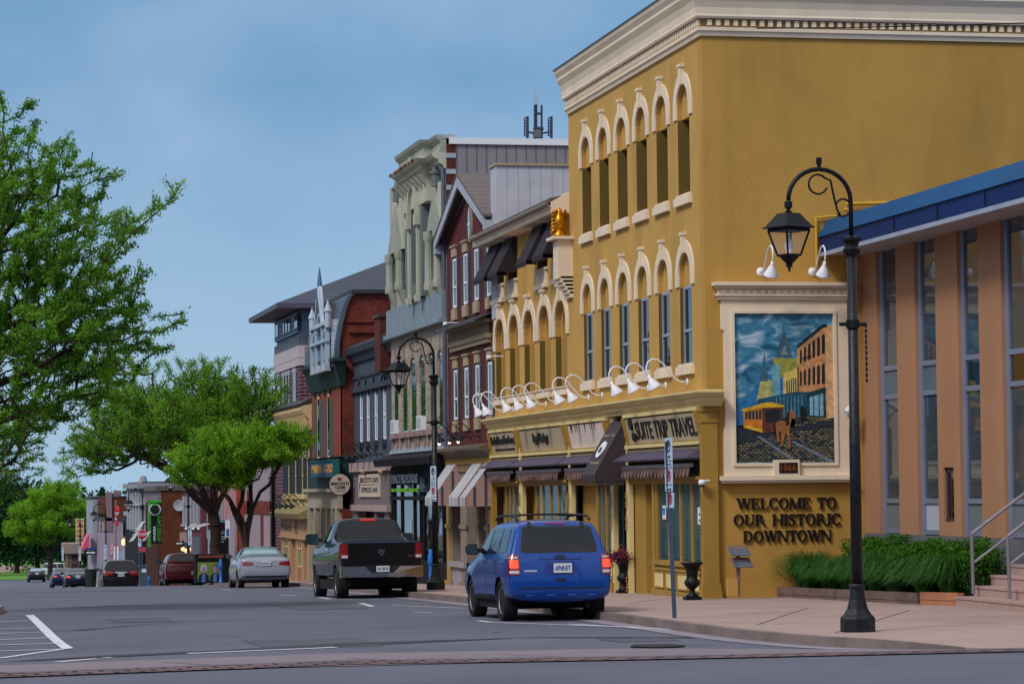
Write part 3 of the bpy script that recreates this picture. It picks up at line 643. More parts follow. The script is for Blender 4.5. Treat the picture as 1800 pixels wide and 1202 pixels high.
MB().fb(f1,ux(1131,900),ux(1111,900),base_y(57)-.3,zG1,.05,.3).build('recess_wall',M_gold,B1)
dd=door(B1,1131,1149,.25,zG1-.02,M_gold,M_gld)
MB().fb(f1,ux(1085,900)+.0,ux(1107,900)-.0,base_y(59)-.3,zS1,.55,.6).build('entry_wall',mat('entry_brown',C(96,72,36),.8),B1)
# posters seen in the panes
pz0,pz1=zG0+.1,zG0+2.0
def poster(pa,pb,ya,yb,m,label,d=-.035,cat='poster'):
    (a,z1),(b,_)=onX(pa,ya,XF),onX(pb,ya,XF); z0=onX(pa,yb,XF)[1]; u0,u1=sorted((a,b)); o=MB().fb(f1,u0,u1,z0,z1,d,d+.01).build('poster',m); tag(o,label,cat); return o,u0,u1,z0,z1
M_ink=mat('poster_ink',C(40,44,60),.6,0)
o,a,b,z0,z1=poster(1132,1147.5,890,982,mat('poster_blue_grey',C(120,132,150),.5,.1,3),'tall blue-grey banner poster in the recessed door of the travel shop',d=.22)
MB().fb(f1,a,b,z1-.55,z1,.212,.219).build('poster_dark_top',mat('deep_teal',C(18,42,60),.5),o); MB().fb(f1,a,b,z0,z0+.5,.212,.219).build('poster_dark_foot',mat('deep_teal',C(18,42,60),.5),o)
t=MB(); t.prism(f1,[(a+.12+.1*math.cos(k*PI/5),z1-.6+.08*math.sin(k*PI/5)) for k in range(10)],.2,.211); t.build('red_flower',mat('poster_red',C(170,40,40),.5),o)
o,a,b,z0,z1=poster(1167,1173,888,912,M_white,'small white notice with a blue shield in the travel shop window'); t=MB().prism(f1,[(a+.06,z0+.1),(b-.06,z0+.1),(b-.03,z1-.05),(a+.03,z1-.05)],-.045,-.036).build('blue_shield',mat('blue_ink',C(50,130,190),.5),o)
o,a,b,z0,z1=poster(1229,1238,891,921,M_white,'white paper notice with small pictures at the corner end of the travel shop window'); t=MB()
for k in range(5): t.fb(f1,a+.06+(k%2)*.12,a+.13+(k%2)*.12,z1-.1-k*.06,z1-.06-k*.06,-.045,-.036)
t.build('small_print',M_ink,o)
# tall brown canopy over the entry
uA,uB=ux(1106,800)-.02,ux(1084,800)+.12; zt_=onX(1100,740,XF)[1]; zb_=onX(1068,848,XF-.75)[1]; PJ=.78
cp=MB(); cp.poly3([(XF-.10,uA,zt_),(XF-.10,uB,zt_),(XF-PJ,uB,zb_+.18),(XF-PJ,uA,zb_+.18)],(.02,0,.01))
for c_ in (uA,uB-.01): cp.poly3([(XF-.1,c_,zt_),(XF-PJ,c_,zb_+.18),(XF-PJ,c_,zb_+.02),(XF-.1,c_,zb_+.02)],(0,.01,0))
n=5
for k in range(n): w=(uB-uA)/n; cp.poly3([(XF-PJ,uA+k*w,zb_+.18),(XF-PJ,uA+(k+1)*w,zb_+.18),(XF-PJ,uA+(k+.85)*w,zb_),(XF-PJ,uA+(k+.15)*w,zb_)],(.01,0,0))
for k in range(3): w=(PJ-.1)/3; cp.poly3([(XF-PJ+k*w,uA,zb_+.03),(XF-PJ+(k+1)*w,uA,zb_+.03),(XF-PJ+(k+.8)*w,uA,zb_-.06),(XF-PJ+(k+.2)*w,uA,zb_-.06)],(0,.01,0))
cpo=cp.build('entry_canopy',M_brown); tag(cpo,'tall dark brown entry canopy with a white oval emblem','canopy')
def cf(u,v,d):   # frame of the sloping face: v 0 (foot) .. 1 (top)
    return (XF-PJ+(PJ-.1)*v+d*.95,u,zb_+.18+(zt_-zb_-.18)*v+d*-.3)
um=(uA+uB)/2
MB().prism(cf,[(um+.26*math.cos(k*PI/12),.47+.155*math.sin(k*PI/12)) for k in range(24)],-.03,-.004).build('oval_emblem',M_white,cpo)
t=MB(); [t.prism(cf,[(um-.1+.06*k,.40+.03*(k%2)),(um-.04+.06*k,.42),(um-.06+.05*k,.52-.02*(k%3)),(um-.1+.05*k,.5)],-.04,-.031) for k in range(4)]; t.build('emblem_figure',M_letter,cpo)
text('Suite Trip',cf,uA+.15,uB-.15,.70,.76,M_tan,'lettering',cpo,d=-.004,th=.01,flip=True,italic=.2); text('Travel',cf,uA+.25,uB-.25,.2,.25,M_tan,'lettering',cpo,d=-.004,th=.01,flip=True)
# little security cameras
def dome_cam(x,y,z,dirx,label):
    t=thing('security_camera',label,'camera',(x,y,z)); MB().lathe([(.075,-.02),(.08,.04),(.06,.08)],(x,y,z),12).build('housing',M_white,t,smooth=True)
    MB().lathe([(.0,-.07),(.035,-.06),(.055,-.02)],(x,y,z),12).build('lens_dome',M_gld,t,smooth=True); MB().tube([(x,y,z+.06),(x+dirx[0],y+dirx[1],z+.06)],.02,6).build('bracket',M_white,t); return t
q=onX(1236,850,XF-.16); dome_cam(XF-.18,q[0],q[1],(.15,0),'white dome security camera at the corner end of the travel shop window')
# ---------------------------------------------------------------- gooseneck wall lamps
def goose(label,group,m,kind='gooseneck_lamp',s=1.0,lit=False):
    t=thing(kind,label,'wall lamp',(0,0,0),group)
    MB().lathe([(.085*s,0),(.09*s,.012),(.03*s,.02)],(0,0,0),12,Matrix.Rotation(-PI/2,3,'Y')).build('wall_plate',m,t,smooth=True)
    P=[(0,0,0),(-.13,0,0),(-.24,0,.05),(-.40,0,.24),(-.52,0,.38),(-.62,0,.45),(-.73,0,.46),(-.82,0,.40),(-.86,0,.29),(-.83,0,.17),(-.78,0,.09)]
    MB().tube([(a*s,b*s,c*s) for a,b,c in P],.014*s+.003,8).build('arm',m,t,smooth=True)
    Mx=Matrix.Rotation(R_(-28),3,'Y')
    MB().lathe([(.03,.08),(.035,.0),(.05,-.02),(.145,-.2),(.15,-.22),(.14,-.2),(.04,-.03)],(-.78*s,0,.07*s),14,Mx@Matrix.Scale(s,3),capt=False).build('lamp_shade',m,t,smooth=True)
    return t
zgl=onX(1208.7,671,XF)[1]
gpx=[1208.7,1170.5,1139.5,1059,1035,983,960,939,901.6,887]
gl0=goose('x','white gooseneck lamps over the ochre shops',M_lamp)
ords=['first','second','third','fourth','fifth','sixth','seventh','eighth','ninth','tenth']
for i,p in enumerate(gpx):
    u=onX(p,680+(1208-p)*.13,XF)[0]; lb='white gooseneck wall lamp over the ochre shops, %s counted from the corner'%ords[i]
    if i==0: gl0.location=(XF,u,zgl); gl0['label']=lb
    else: dup(gl0,(XF,u,zgl-.004*i),0,lb)
for p,lb in (((1337,478),'white gooseneck wall lamp over the left end of the mural'),((1428,478),'white gooseneck wall lamp over the right end of the mural, by the street lamp')):
    X_,Z_=onY(p[0],p[1],YC); o=dup(gl0,(X_,YC,Z_),PI/2-.0,lb,); o['group']='white gooseneck lamps over the mural'
# ================================================================ mural
YM=YC-.06; fm=FY(YM)
def mq(px,py): x,z=onY(px,py,YM); return (x,z)
MU=thing('mural','framed painted mural of a horse tram in an old street on the ochre side wall','mural',(mq(1380,700)[0],YM,mq(1380,845)[1]))
xl,zt=mq(1289,551); xr,zbm=mq(1467,812.5)
xL,zT=mq(1267,527); xR,_=mq(1487,527); zB=mq(1380,838)[1]
fr_=MB().wall(lambda u,v,d:fm(u,v,d-.05),[(xL+.02,zB),(xR,zB),(xR+.0,zB+.95),(xR+.05,zB+.98),(xR+.05,zT-.62),(xR,zT-.58),(xR,zT),(xL,zT),(xL,zT-.58),(xL+.05,zT-.62),(xL+.05,zB+.98),(xL+.02,zB+.95)],[rect(xl,xr,zbm,zt)],.1)
pts=[(xL+.02,zB),(xR,zB),(xR+.0,zB+.95),(xR+.05,zB+.98),(xR+.05,zT-.62),(xR,zT-.58),(xR,zT),(xL,zT),(xL,zT-.58),(xL+.05,zT-.62),(xL+.05,zB+.98),(xL+.02,zB+.95)]
n=len(pts); fr_.add([fm(u,v,-.05) for u,v in pts]+[fm(u,v,.06) for u,v in pts],[(i,(i+1)%n,n+(i+1)%n,n+i) for i in range(n)])
for a,b,c,d in ((xl-.06,xr+.06,zt+.0,zt+.06),(xl-.06,xr+.06,zbm-.06,zbm),(xl-.06,xl,zbm,zt),(xr,xr+.06,zbm,zt)): fr_.fb(fm,a,b,c,d,-.08,-.05)
fr_.build('frame',M_cream,MU)
h=MB(); za=mq(1380,527)[1]; zb_2=mq(1380,497)[1]; xa,xb=mq(1252,500)[0],mq(1500,500)[0]
h.box(xa+.1,xb-.1,YM-.10,YM+.06,za,za+.07); h.box(xa+.06,xb-.06,YM-.14,YM+.06,za+.07,za+.10); h.box(xa+.1,xb-.1,YM-.09,YM+.06,za+.10,za+.22)
h.box(xa+.05,xb-.05,YM-.17,YM+.06,za+.22,za+.27); h.box(xa,xb,YM-.22,YM+.06,za+.27,zb_2)
for k in range(17):
    x=xa+.17+k*(xb-xa-.34)/16.5; h.box(x,x+.085,YM-.13,YM-.09,za+.115,za+.205)
h.build('frame_cornice',M_cream,MU)
h=MB(); h.box(mq(1264,840)[0],mq(1498,840)[0],YM-.14,YM+.06,zB-.06,zB+.03); h.box(mq(1267,840)[0],mq(1495,840)[0],YM-.10,YM+.06,zB-.11,zB-.06); h.build('frame_sill',M_cream,MU)
def P5(cx,cy): return mq(1220+cx/3.1625,480+cy/3.1625)
lay=[0]
pk=MB().fb(fm,xl,xr,zbm,zt,-.015,.04)
m,N_,L_,p_=newmat('mural_sky'); tcn=N_.new('ShaderNodeTexCoord'); mpn=N_.new('ShaderNodeMapping'); mpn.inputs['Scale'].default_value=(1.6,1,3.2); mpn.inputs['Rotation'].default_value=(0,.35,0)
nz=N_.new('ShaderNodeTexNoise'); nz.inputs['Scale'].default_value=1.4; nz.inputs['Detail'].default_value=5; nz.inputs['Distortion'].default_value=.8
rr=N_.new('ShaderNodeValToRGB'); rr.color_ramp.elements[0].position=.32; rr.color_ramp.elements[0].color=C(12,78,112); rr.color_ramp.elements[1].position=.66; rr.color_ramp.elements[1].color=C(172,198,214); e_=rr.color_ramp.elements.new(.5); e_.color=C(64,132,166)
L_.new(tcn.outputs['Object'],mpn.inputs[0]); L_.new(mpn.outputs[0],nz.inputs[0]); L_.new(nz.outputs[0],rr.inputs[0]); L_.new(rr.outputs[0],p_.inputs['Base Color']); p_.inputs['Roughness'].default_value=.45
PA=pk.build('painting',m,MU)
def mp(pts,col,lv,name='painted_shape',mm=None,var=.38):
    P=[P5(*p) for p in pts]; d=-.016-.0025*lv
    return MB().prism(fm,P,d,d+.0015,back=False).build(name,mm or mat('mural_%d_%d_%d'%tuple(col),C(*col),.5,var,9),PA)
mp([(217,700),(300,700),(330,640),(370,560),(420,560),(560,500),(560,860),(217,860)],(40,112,168),0,'painted_distance')
mp([(228,850),(560,800),(783,800),(783,1050),(230,1052)],(30,44,58),0,'painted_street',mm=brick('mural_cobbles',C(150,140,110),C(44,62,78),C(12,18,26),.09,.045,.01,0))
mp([(228,850),(450,870),(783,815),(783,860),(520,880),(228,960)],(38,46,58),1,'painted_shadow')
mp([(572,412),(720,290),(775,298),(783,800),(735,812),(575,800)],(196,142,96),2,'painted_brick_building')
mp([(725,305),(775,298),(783,800),(735,812)],(206,164,120),3,'painted_end_wall')
mp([(568,402),(712,284),(735,282),(735,300),(712,306),(572,420)],(24,50,62),4,'painted_cornice')
for row,(yt,hh) in enumerate(((0,1),(1,1))):
    for k in range(6):
        x=586+k*22+(k*k)*.5; t0=(430-(k*17) if row==0 else 548-(k*8)); hh=(75+k*6) if row==0 else (78+k*6); w=10+k*1.2
        mp([(x,t0+hh),(x+w,t0+hh-4),(x+w,t0),(x+w/2,t0-8),(x,t0+4)],(20,34,40),4,'painted_window')
mp([(625,665),(728,632),(732,806),(628,800)],(22,60,66),4,'painted_shop')
mp([(640,690),(715,668),(718,795),(642,790)],(120,170,196),5,'painted_shop_glass')
for x in (660,690): mp([(x,670),(x+4,670),(x+6,800),(x+1,800)],(18,40,48),6,'painted_post')
mp([(495,560),(580,520),(580,668),(495,690)],(208,184,96),2,'painted_yellow_building')
mp([(440,470),(580,475),(580,530),(440,600)],(150,150,70),1,'painted_olive_gable')
for k in range(6): mp([(512+k*12,600-k*5),(518+k*12,598-k*5),(518+k*12,665),(512+k*12,668)],(36,70,74),3,'painted_window')
mp([(430,520),(475,500),(478,690),(432,700)],(104,160,176),2,'painted_pale_building')
mp([(375,570),(432,600),(432,700),(345,712),(360,640)],(170,170,104),2,'painted_row')
mp([(350,700),(560,660),(628,660),(628,800),(500,800),(350,740)],(26,78,104),3,'painted_arcade')
for k in range(8): mp([(455+k*20,690-k*2),(460+k*20,690-k*2),(462+k*20,800),(456+k*20,800)],(90,140,160),4,'painted_column')
mp([(462,465),(468,400),(490,330),(495,285),(500,330),(530,395),(540,465)],(62,92,110),3,'painted_spire'); mp([(480,455),(502,400),(522,455)],(110,134,146),4,'painted_spire_gable')
mp([(362,600),(372,530),(380,515),(398,515),(405,560),(408,600)],(60,100,126),3,'painted_tower'); mp([(384,515),(386,445),(389,445),(391,515)],(40,80,110),4,'painted_flagpole')
mp([(270,760),(375,738),(378,885),(274,860)],(196,120,40),5,'painted_tram_side'); mp([(375,738),(490,740),(484,880),(378,888)],(96,48,36),5,'painted_tram_front')
mp([(262,757),(380,722),(430,716),(498,735),(498,745),(375,748),(268,772)],(206,168,44),6,'painted_tram_roof'); mp([(272,842),(378,870),(378,886),(274,858)],(212,176,60),6,'painted_tram_board')
for k in range(5): mp([(282+k*19,772-k*3),(296+k*19,769-k*3),(296+k*19,812),(282+k*19,812)],(30,54,66),6,'painted_tram_window')
mp([(392,760),(480,758),(476,830),(396,832)],(20,38,46),6,'painted_tram_window')
for x,y_ in ((412,790),(455,785)): mp([(x-8,y_+30),(x-9,y_),(x-4,y_-14),(x+4,y_-14),(x+9,y_),(x+9,y_+30)],(34,30,34),7,'painted_passenger')
mp([(345,905),(365,905),(560,1035),(540,1040)],(104,120,138),2,'painted_rail'); mp([(535,935),(552,932),(783,1045),(745,1048)],(104,120,138),2,'painted_rail')
mp([(448,835),(470,818),(505,820),(512,780),(530,762),(545,762),(563,795),(560,812),(540,806),(532,850),(528,875),(535,970),(524,976),(514,900),(505,885),(490,960),(478,962),(482,890),(468,870),(474,940),(465,940),(452,880)],(150,98,58),8,'painted_horse')
mp([(505,815),(515,775),(530,760),(524,800),(528,838),(508,850)],(40,24,22),9,'painted_mane'); mp([(448,832),(440,850),(446,905),(453,880)],(36,24,24),9,'painted_tail')
mp([(590,818),(588,760),(592,738),(603,738),(608,760),(606,818)],(22,24,32),6,'painted_walker'); mp([(608,820),(607,765),(612,748),(620,748),(624,768),(622,818)],(28,30,40),6,'painted_walker')
for k in range(4): mp([(600+k*14,470+k*2),(650,458),(650,464),(600,478)],(24,30,34),5,'painted_fire_escape') if k==0 else None
dp=thing('date_plate','black plate reading 1866 at the foot of the mural frame','plate',(mq(1382,822)[0],YM,mq(1382,832)[1]))
a,z1=mq(1357.5,808); b,z0=mq(1402.5,838); MB().fb(fm,a,b,z0,z1,-.13,-.04).build('surround',M_cream,dp)
a,z1=mq(1366,813); b,z0=mq(1398.5,831); MB().fb(fm,a,b,z0,z1,-.142,-.13).build('plate',mat('plate_black',C(24,16,14),.4),dp)
text('1866',fm,a+.03,b-.03,z0+.04,z1-.03,mat('plate_brown',C(128,66,40),.5),'digits',dp,d=-.142,th=.006,bold=.01)
# ---------------------------------------------------------------- WELCOME TO OUR HISTORIC DOWNTOWN: raised serif letters
def glyphs():
    sw,tw,sh,se=.19,.075,.05,.085
    R=lambda a,b,c,d:[(a,c),(b,c),(b,d),(a,d)]
    def stem(x,y0=0,y1=1): return [R(x,x+sw,y0,y1),R(x-se,x+sw+se,y0,y0+sh),R(x-se,x+sw+se,y1-sh,y1)]
    def thin(x): return [R(x,x+tw,0,1),R(x-se,x+tw+se,0,sh),R(x-se,x+tw+se,1-sh,1)]
    def diag(xa,ya,xb,yb,w): return [[(xa,ya),(xa+w,ya),(xb+w,yb),(xb,yb)]]
    def ring(cx,cy,rx,ry,ix,iy,a0=0,a1=360,n=26):
        q=[]
        for i in range(n):
            a=R_(a0+(a1-a0)*i/n);b=R_(a0+(a1-a0)*(i+1)/n)
            q.append([(cx+rx*math.cos(a),cy+ry*math.sin(a)),(cx+rx*math.cos(b),cy+ry*math.sin(b)),(cx+ix*math.cos(b),cy+iy*math.sin(b)),(cx+ix*math.cos(a),cy+iy*math.sin(a))])
        return q
    def rib(P,W):
        q=[];v=[Vector(p) for p in P]; L=[];Rr=[]
        for i,p in enumerate(v):
            t=(v[min(i+1,len(v)-1)]-v[max(i-1,0)]).normalized(); nn=Vector((-t.y,t.x)); L.append(p+nn*W[i]/2);Rr.append(p-nn*W[i]/2)
        return [[tuple(L[i]),tuple(L[i+1]),tuple(Rr[i+1]),tuple(Rr[i])] for i in range(len(v)-1)]
    g={}
    g['W']=(1.32,diag(.04,1,.34,0,.19)+diag(.62,1,.40,0,.08)+diag(.56,1,.86,0,.19)+diag(1.18,1,.93,0,.08)+[R(-.04,.32,.95,1),R(.48,.84,.95,1),R(1.06,1.36,.95,1)])
    g['E']=(.82,stem(.09)+[R(.28,.76,0,.06),R(.28,.74,.94,1),R(.28,.56,.48,.54),R(.71,.76,.0,.26),R(.68,.73,.76,1),R(.52,.57,.38,.64)])
    g['L']=(.78,stem(.09)+[R(.28,.73,0,.06),R(.68,.74,0,.32)])
    g['C']=(.88,ring(.46,.5,.44,.52,.24,.46,42,318)+[R(.74,.79,.66,1.0),[(.76,.1),(.84,.24),(.80,.27),(.72,.15)]])
    g['O']=(.98,ring(.49,.5,.47,.52,.26,.46))
    g['M']=(1.16,thin(.08)+diag(.10,1,.46,0,.2)+diag(.90,1,.52,0,.08)+stem(.88))
    g['T']=(.84,stem(.33)+[R(.04,.81,.94,1),R(.02,.07,.72,1),R(.78,.83,.72,1)])
    g['U']=(.98,[R(.10,.29,.32,1),R(.02,.37,.95,1),R(.76,.835,.32,1),R(.66,.93,.95,1)]+ring(.467,.33,.368,.35,.18,.27,180,360))
    g['R']=(1.0,stem(.09)+ring(.36,.74,.36,.26,.16,.205,-90,90)+[R(.28,.37,.94,1),R(.28,.38,.48,.54)]+diag(.42,.5,.76,0,.2)+[R(.74,1.02,0,.05)])
    g['H']=(1.08,stem(.09)+stem(.80)+[R(.28,.8,.47,.535)])
    g['I']=(.38,stem(.09))
    g['S']=(.70,rib([(.60,.80),(.52,.93),(.34,.98),(.16,.90),(.10,.76),(.20,.62),(.40,.50),(.56,.38),(.58,.22),(.48,.08),(.30,.02),(.13,.10),(.08,.24)],[.06,.07,.07,.12,.17,.20,.21,.20,.17,.12,.07,.07,.06])+[R(.59,.64,.68,1.0),R(.04,.09,0,.34)])
    g['N']=(1.04,thin(.08)+diag(.10,1,.72,0,.21)+[R(.86,.935,0,1),R(.76,1.02,.95,1)])
    g['D']=(1.0,stem(.09)+ring(.46,.5,.46,.5,.26,.44,-90,90)+[R(.28,.48,0,.06),R(.28,.48,.94,1)])
    return g
GL=glyphs()
wl=thing('wall_lettering','raised black serif letters reading WELCOME TO OUR HISTORIC DOWNTOWN','lettering',(mq(1380,920)[0],YC,mq(1380,952)[1]))
fw=FY(YC)
for line,(x0p,y0p),(x1p,_),h0 in (('WELCOME TO',(1294.3,894.6),(1470.5,0),875.6),('OUR HISTORIC',(1288.8,923.7),(1477.7,0),904.2),('DOWNTOWN',(1305.7,952),(1461.3,0),932.6)):
    X0,Z0=onY(x0p,y0p,YC); X1=onY(x1p,y0p,YC)[0]; Z1=onY(x0p,h0,YC)[1]; W=sum(.55 if c==' ' else GL[c][0]+.02 for c in line); sx=(X1-X0)/W; hh=Z1-Z0; t=0
    for ch in line:
        if ch==' ': t+=.55; continue
        w,qs=GL[ch]; mb=MB()
        for q in qs: mb.prism(fw,[(X0+(t+x)*sx,Z0+y*hh) for x,y in q],-.05,-.004)
        mb.build('letter',M_letter,wl); t+=w+.02
# yellow gas pipe and bullet camera on the side wall
M_pipe=mat('yellow_pipe',C(204,160,40),.5,.1,4)
def oy(px,py,Y): x,z=onY(px,py,Y); return (x,Y,z)
tag(MB().tube([oy(1436,470,YC-.06),oy(1434,383,YC-.06),oy(1478,379,YC-.06)],.028,8).build('gas_pipe',M_pipe),'thin yellow pipe rising beside the left end of the navy roof edge','pipe')
tag(MB().tube([oy(1497,372,YC-.1),oy(1486,368,YC-.1),oy(1487,359,YC-.1),oy(1700,352,YC-.1)],.035,8).build('gas_pipe',M_pipe),'yellow pipe running along the ochre wall above the navy roof','pipe')
bx,by_,bz=oy(1494,722,YC-.3); t=thing('security_camera','white bullet security camera low on the right edge of the mural','camera',(bx,by_,bz))
MB().tube([(bx-.12,by_-.1,bz-.04),(bx+.12,by_+.05,bz+.14)],.06,10).build('housing',M_white,t); MB().tube([(bx,by_,bz),(bx,by_+.3,bz-.1)],.02,6).build('bracket',M_white,t)
ca=MB(); A_=Vector(oy(1330,50.5,YC-.5)); B_=Vector(oy(1830,40,YC-4)); ca.tube([tuple(A_.lerp(B_,k/10)-Vector((0,0,.02*math.sin(PI*k/10)))) for k in range(11)],.012,5); tag(ca.build('overhead_cable',M_blk),'thin cable running to the right off the cream cornice','cable')

q=gnd(1156,1137); t=thing('manhole_cover','round iron drain cover in the road before the corner kerb','manhole cover',(q[0],q[1],G(q[1])))
MB().lathe([(.36,.004),(.36,.022),(.30,.022)],(q[0],q[1],G(q[1])),24).build('cover',M_blk,t); g=MB()
for k in range(6): g.box(q[0]-.26,q[0]+.26,q[1]-.25+k*.1,q[1]-.21+k*.1,G(q[1])+.022,G(q[1])+.03)
g.build('ribs',mat('worn_iron',C(70,66,72),.6),t)

for pts in ([(1100,1062),(1180,1050)],[(1330,1098),(1420,1068)],[(1468,1112),(1600,1072)]):
    P=[gnd(*q,KB) for q in pts]
    for a,b in zip(P,P[1:]): ln(a,b,.022,z=KB+.003,m=M_crack,name='pavement_joint')
M_gum=mat('dark_spot',C(84,66,64),.9,.2,4)
for k in range(26):
    x=random.uniform(1090,1790); y=random.uniform(1070,1125)
    q=gnd(x,y,KB)
    if q[1]<35.5 or q[0]<11.6: continue
    ln((q[0],q[1]),(q[0]+random.uniform(.02,.08),q[1]+.02),random.uniform(.02,.05),z=KB+.004,m=M_gum,name='pavement_spot')
M_pat=mat('asphalt_patch',C(82,84,98),.9,.12,1,.5,100)
for (x0,y0_,x1,y1_) in ((4.5,38.5,6.1,41.5),(7.2,56,8.6,63),(3.2,50,4.2,52.5),(9.3,38.2,10.2,39.4)): sheet('road_patch',[(x0,y0_),(x1,y0_+.1),(x1+.05,y1_),(x0-.08,y1_-.1)],M_pat,.006)
# ================================================================ red gabled building
M_red=mat('oxblood_brick_paint',C(80,22,24),.85,.15,1.2,.4,18)
M_stone=mat('beige_stone',C(158,144,116),.85,.12,2)
M_shut=mat('dark_shutter',C(66,56,64),.6,.1,3)
M_gray=mat('grey_trim',C(160,164,178),.5,.08,2)
M_shin=stripe('brown_shingles',C(96,84,80),C(66,58,58),.16,.85,horiz=True,bump=.5)
def base(root,X): return G(root.location.y)
X3=XF; y0=u3+.02; y1=ux(787,650)
B3=thing('gabled_building','dark red gabled building with shuttered windows and a small oval window','building',(X3,y0,G(y0)))
f3=FX(X3); zEv=onX(857,381,X3-.2)[1]; ym=(y0+y1)/2; zAp=onX(810,318,X3-.25)[1]-.1; z2f=onX(825,795,X3)[1]
cs=[800.5,819.7,839,861]
def pz(a,px,b,X=X3): return onX(px,a,X)[1]
zt3=onX(839,437,X3)[1]; zb3_=onX(839,527.5,X3)[1]; zt4=onX(819.7,646,X3)[1]; zb4=onX(819.7,735,X3)[1]
UC=[ux(c,560) for c in cs]
MB().wall(f3,[(y0,z2f-.1),(y1,z2f-.1),(y1,zEv),(ym,zAp-.1),(y0,zEv)],[rect(c-.3,c+.3,zb3_,zt3) for c in UC]+[rect(c-.3,c+.3,zb4,zt4) for c in UC],.2).build('wall',M_red,B3)
shell(B3,X3+.21,y0+.02,y1,-1.5,zEv,12,M_red,front=False,sides=[],roofz=zEv-.2)
for c in UC:
    for (a,b) in ((zb3_,zt3),(zb4,zt4)):
        sash(f3,c-.3,c+.3,a,b,-.012,B3,mf=M_white,mg=M_gld,rail=.42,fw=.075,dt=.1)
        MB().fb(f3,c-.34,c+.34,b+.05,b+.33,-.05,.0).fb(f3,c-.42,c+.42,b+.33,b+.38,-.09,0).build('window_lintel',M_stone,B3)
        MB().fb(f3,c-.34,c+.34,a-.36,a-.04,-.07,.0).build('window_sill',M_stone,B3)
        for s in (-1,1):
            o=MB().fb(f3,min(c+s*.32,c+s*.62),max(c+s*.32,c+s*.62),a-.03,b+.03,-.018,-.002)
            for k in (0,1): h=(b-a)/2; o.fb(f3,c+s*.47-.09,c+s*.47+.09,a+.1+k*h,a+h*.9+k*h,-.028,-.018)
            o.build('shutter',M_shut,B3)
# gable trim, oval window, roof
th=(zAp-zEv)/(ym-y0)
g=MB()
for s in (-1,1):
    ye=y0 if s<0 else y1
    g.poly3([(X3-.32,ye+s*.35,zEv-.25),(X3-.32,ye+s*.35,zEv+.03),(X3-.32,ym,zAp+.25),(X3-.32,ym,zAp-.05)],(.06,0,0))
g.build('barge_board',M_gray,B3)
g=MB()
for s in (-1,1):
    ye=y0 if s<0 else y1
    g.poly3([(X3-.34,ye+s*.4,zEv+.0),(X3+9,ye+s*.4,zEv+.0),(X3+9,ym,zAp+.28),(X3-.34,ym,zAp+.28)],(0,0,.07))
g.build('roof',M_shin,B3)
g=MB()
for s in (-1,1):
    ye=y0 if s<0 else y1
    g.box(X3-.3,X3-.0,ye+s*.36-.18,ye+s*.36+.18,zEv-.38,zEv-.1)
    g.tube([(X3-.05,ye+s*.4,zEv-.1),(X3+3,ye+s*.4,zEv-.1)],.07,6)
g.build('eave_return',M_gray,B3)
g=MB()
for s in (-1,1):
    ye=y0 if s<0 else y1
    g.poly3([(X3-.28,ye+s*.2,zEv-.02),(X3-.02,ye+s*.2,zEv-.02),(X3-.02,ym,zAp+.0),(X3-.28,ym,zAp+.0)],(0,0,.04))
    g.poly3([(X3-.06,ye-s*.2,zEv-.0),(X3-.06,ye+s*.0,zEv-.0),(X3-.06,ym,zAp-.12),(X3-.06,ym,zAp-.28)],(.05,0,0))
g.build('gable_soffit',mat('soffit_brown',C(70,56,56),.8),B3)
ow=ux(828,398); zo=onX(828,394,X3)[1]
t=MB(); t.prism(f3,[(ow+.28*math.cos(k*PI/12),zo+.52*math.sin(k*PI/12)) for k in range(24)],-.05,0); t=t.build('oval_window',M_stone,B3)
MB().prism(f3,[(ow+.19*math.cos(k*PI/12),zo+.40*math.sin(k*PI/12)) for k in range(24)],-.065,-.052).build('pane',glass('blue_glass',C(60,110,140,1.0)),t)
MB().fb(f3,ow-.02,ow+.02,zo-.4,zo+.4,-.075,-.066).fb(f3,ow-.19,ow+.19,zo-.02,zo+.02,-.078,-.066).build('glazing_bar',M_white,t)
zh=onX(830,570,X3-.3)[1]
h=MB().poly3([(X3-.02,y0+.1,zh+.22),(X3-.02,y1-.4,zh+.22),(X3-.5,y1-.4,zh),(X3-.5,y0+.1,zh)],(0,0,.05)); h.build('hood',mat('dark_slate',C(44,46,54),.6),B3)
h=MB().fb(f3,y0+.3,y1-.8,zh-.42,zh-.3,-.16,0).fb(f3,y0+.25,y1-.75,zh-.0,zh+.1,-.2,0).fb(f3,y0+.35,y1-.85,zh-.55,zh-.42,-.1,0); h.build('hood_frieze',M_stone,B3)
h=MB(); n=22
for k in range(n): c=y0+.4+(y1-y0-1.4)*k/n; h.fb(f3,c,c+.1,zh-.3,zh-.02,-.14,-.02)
h.build('frieze_brackets',M_stone,B3)
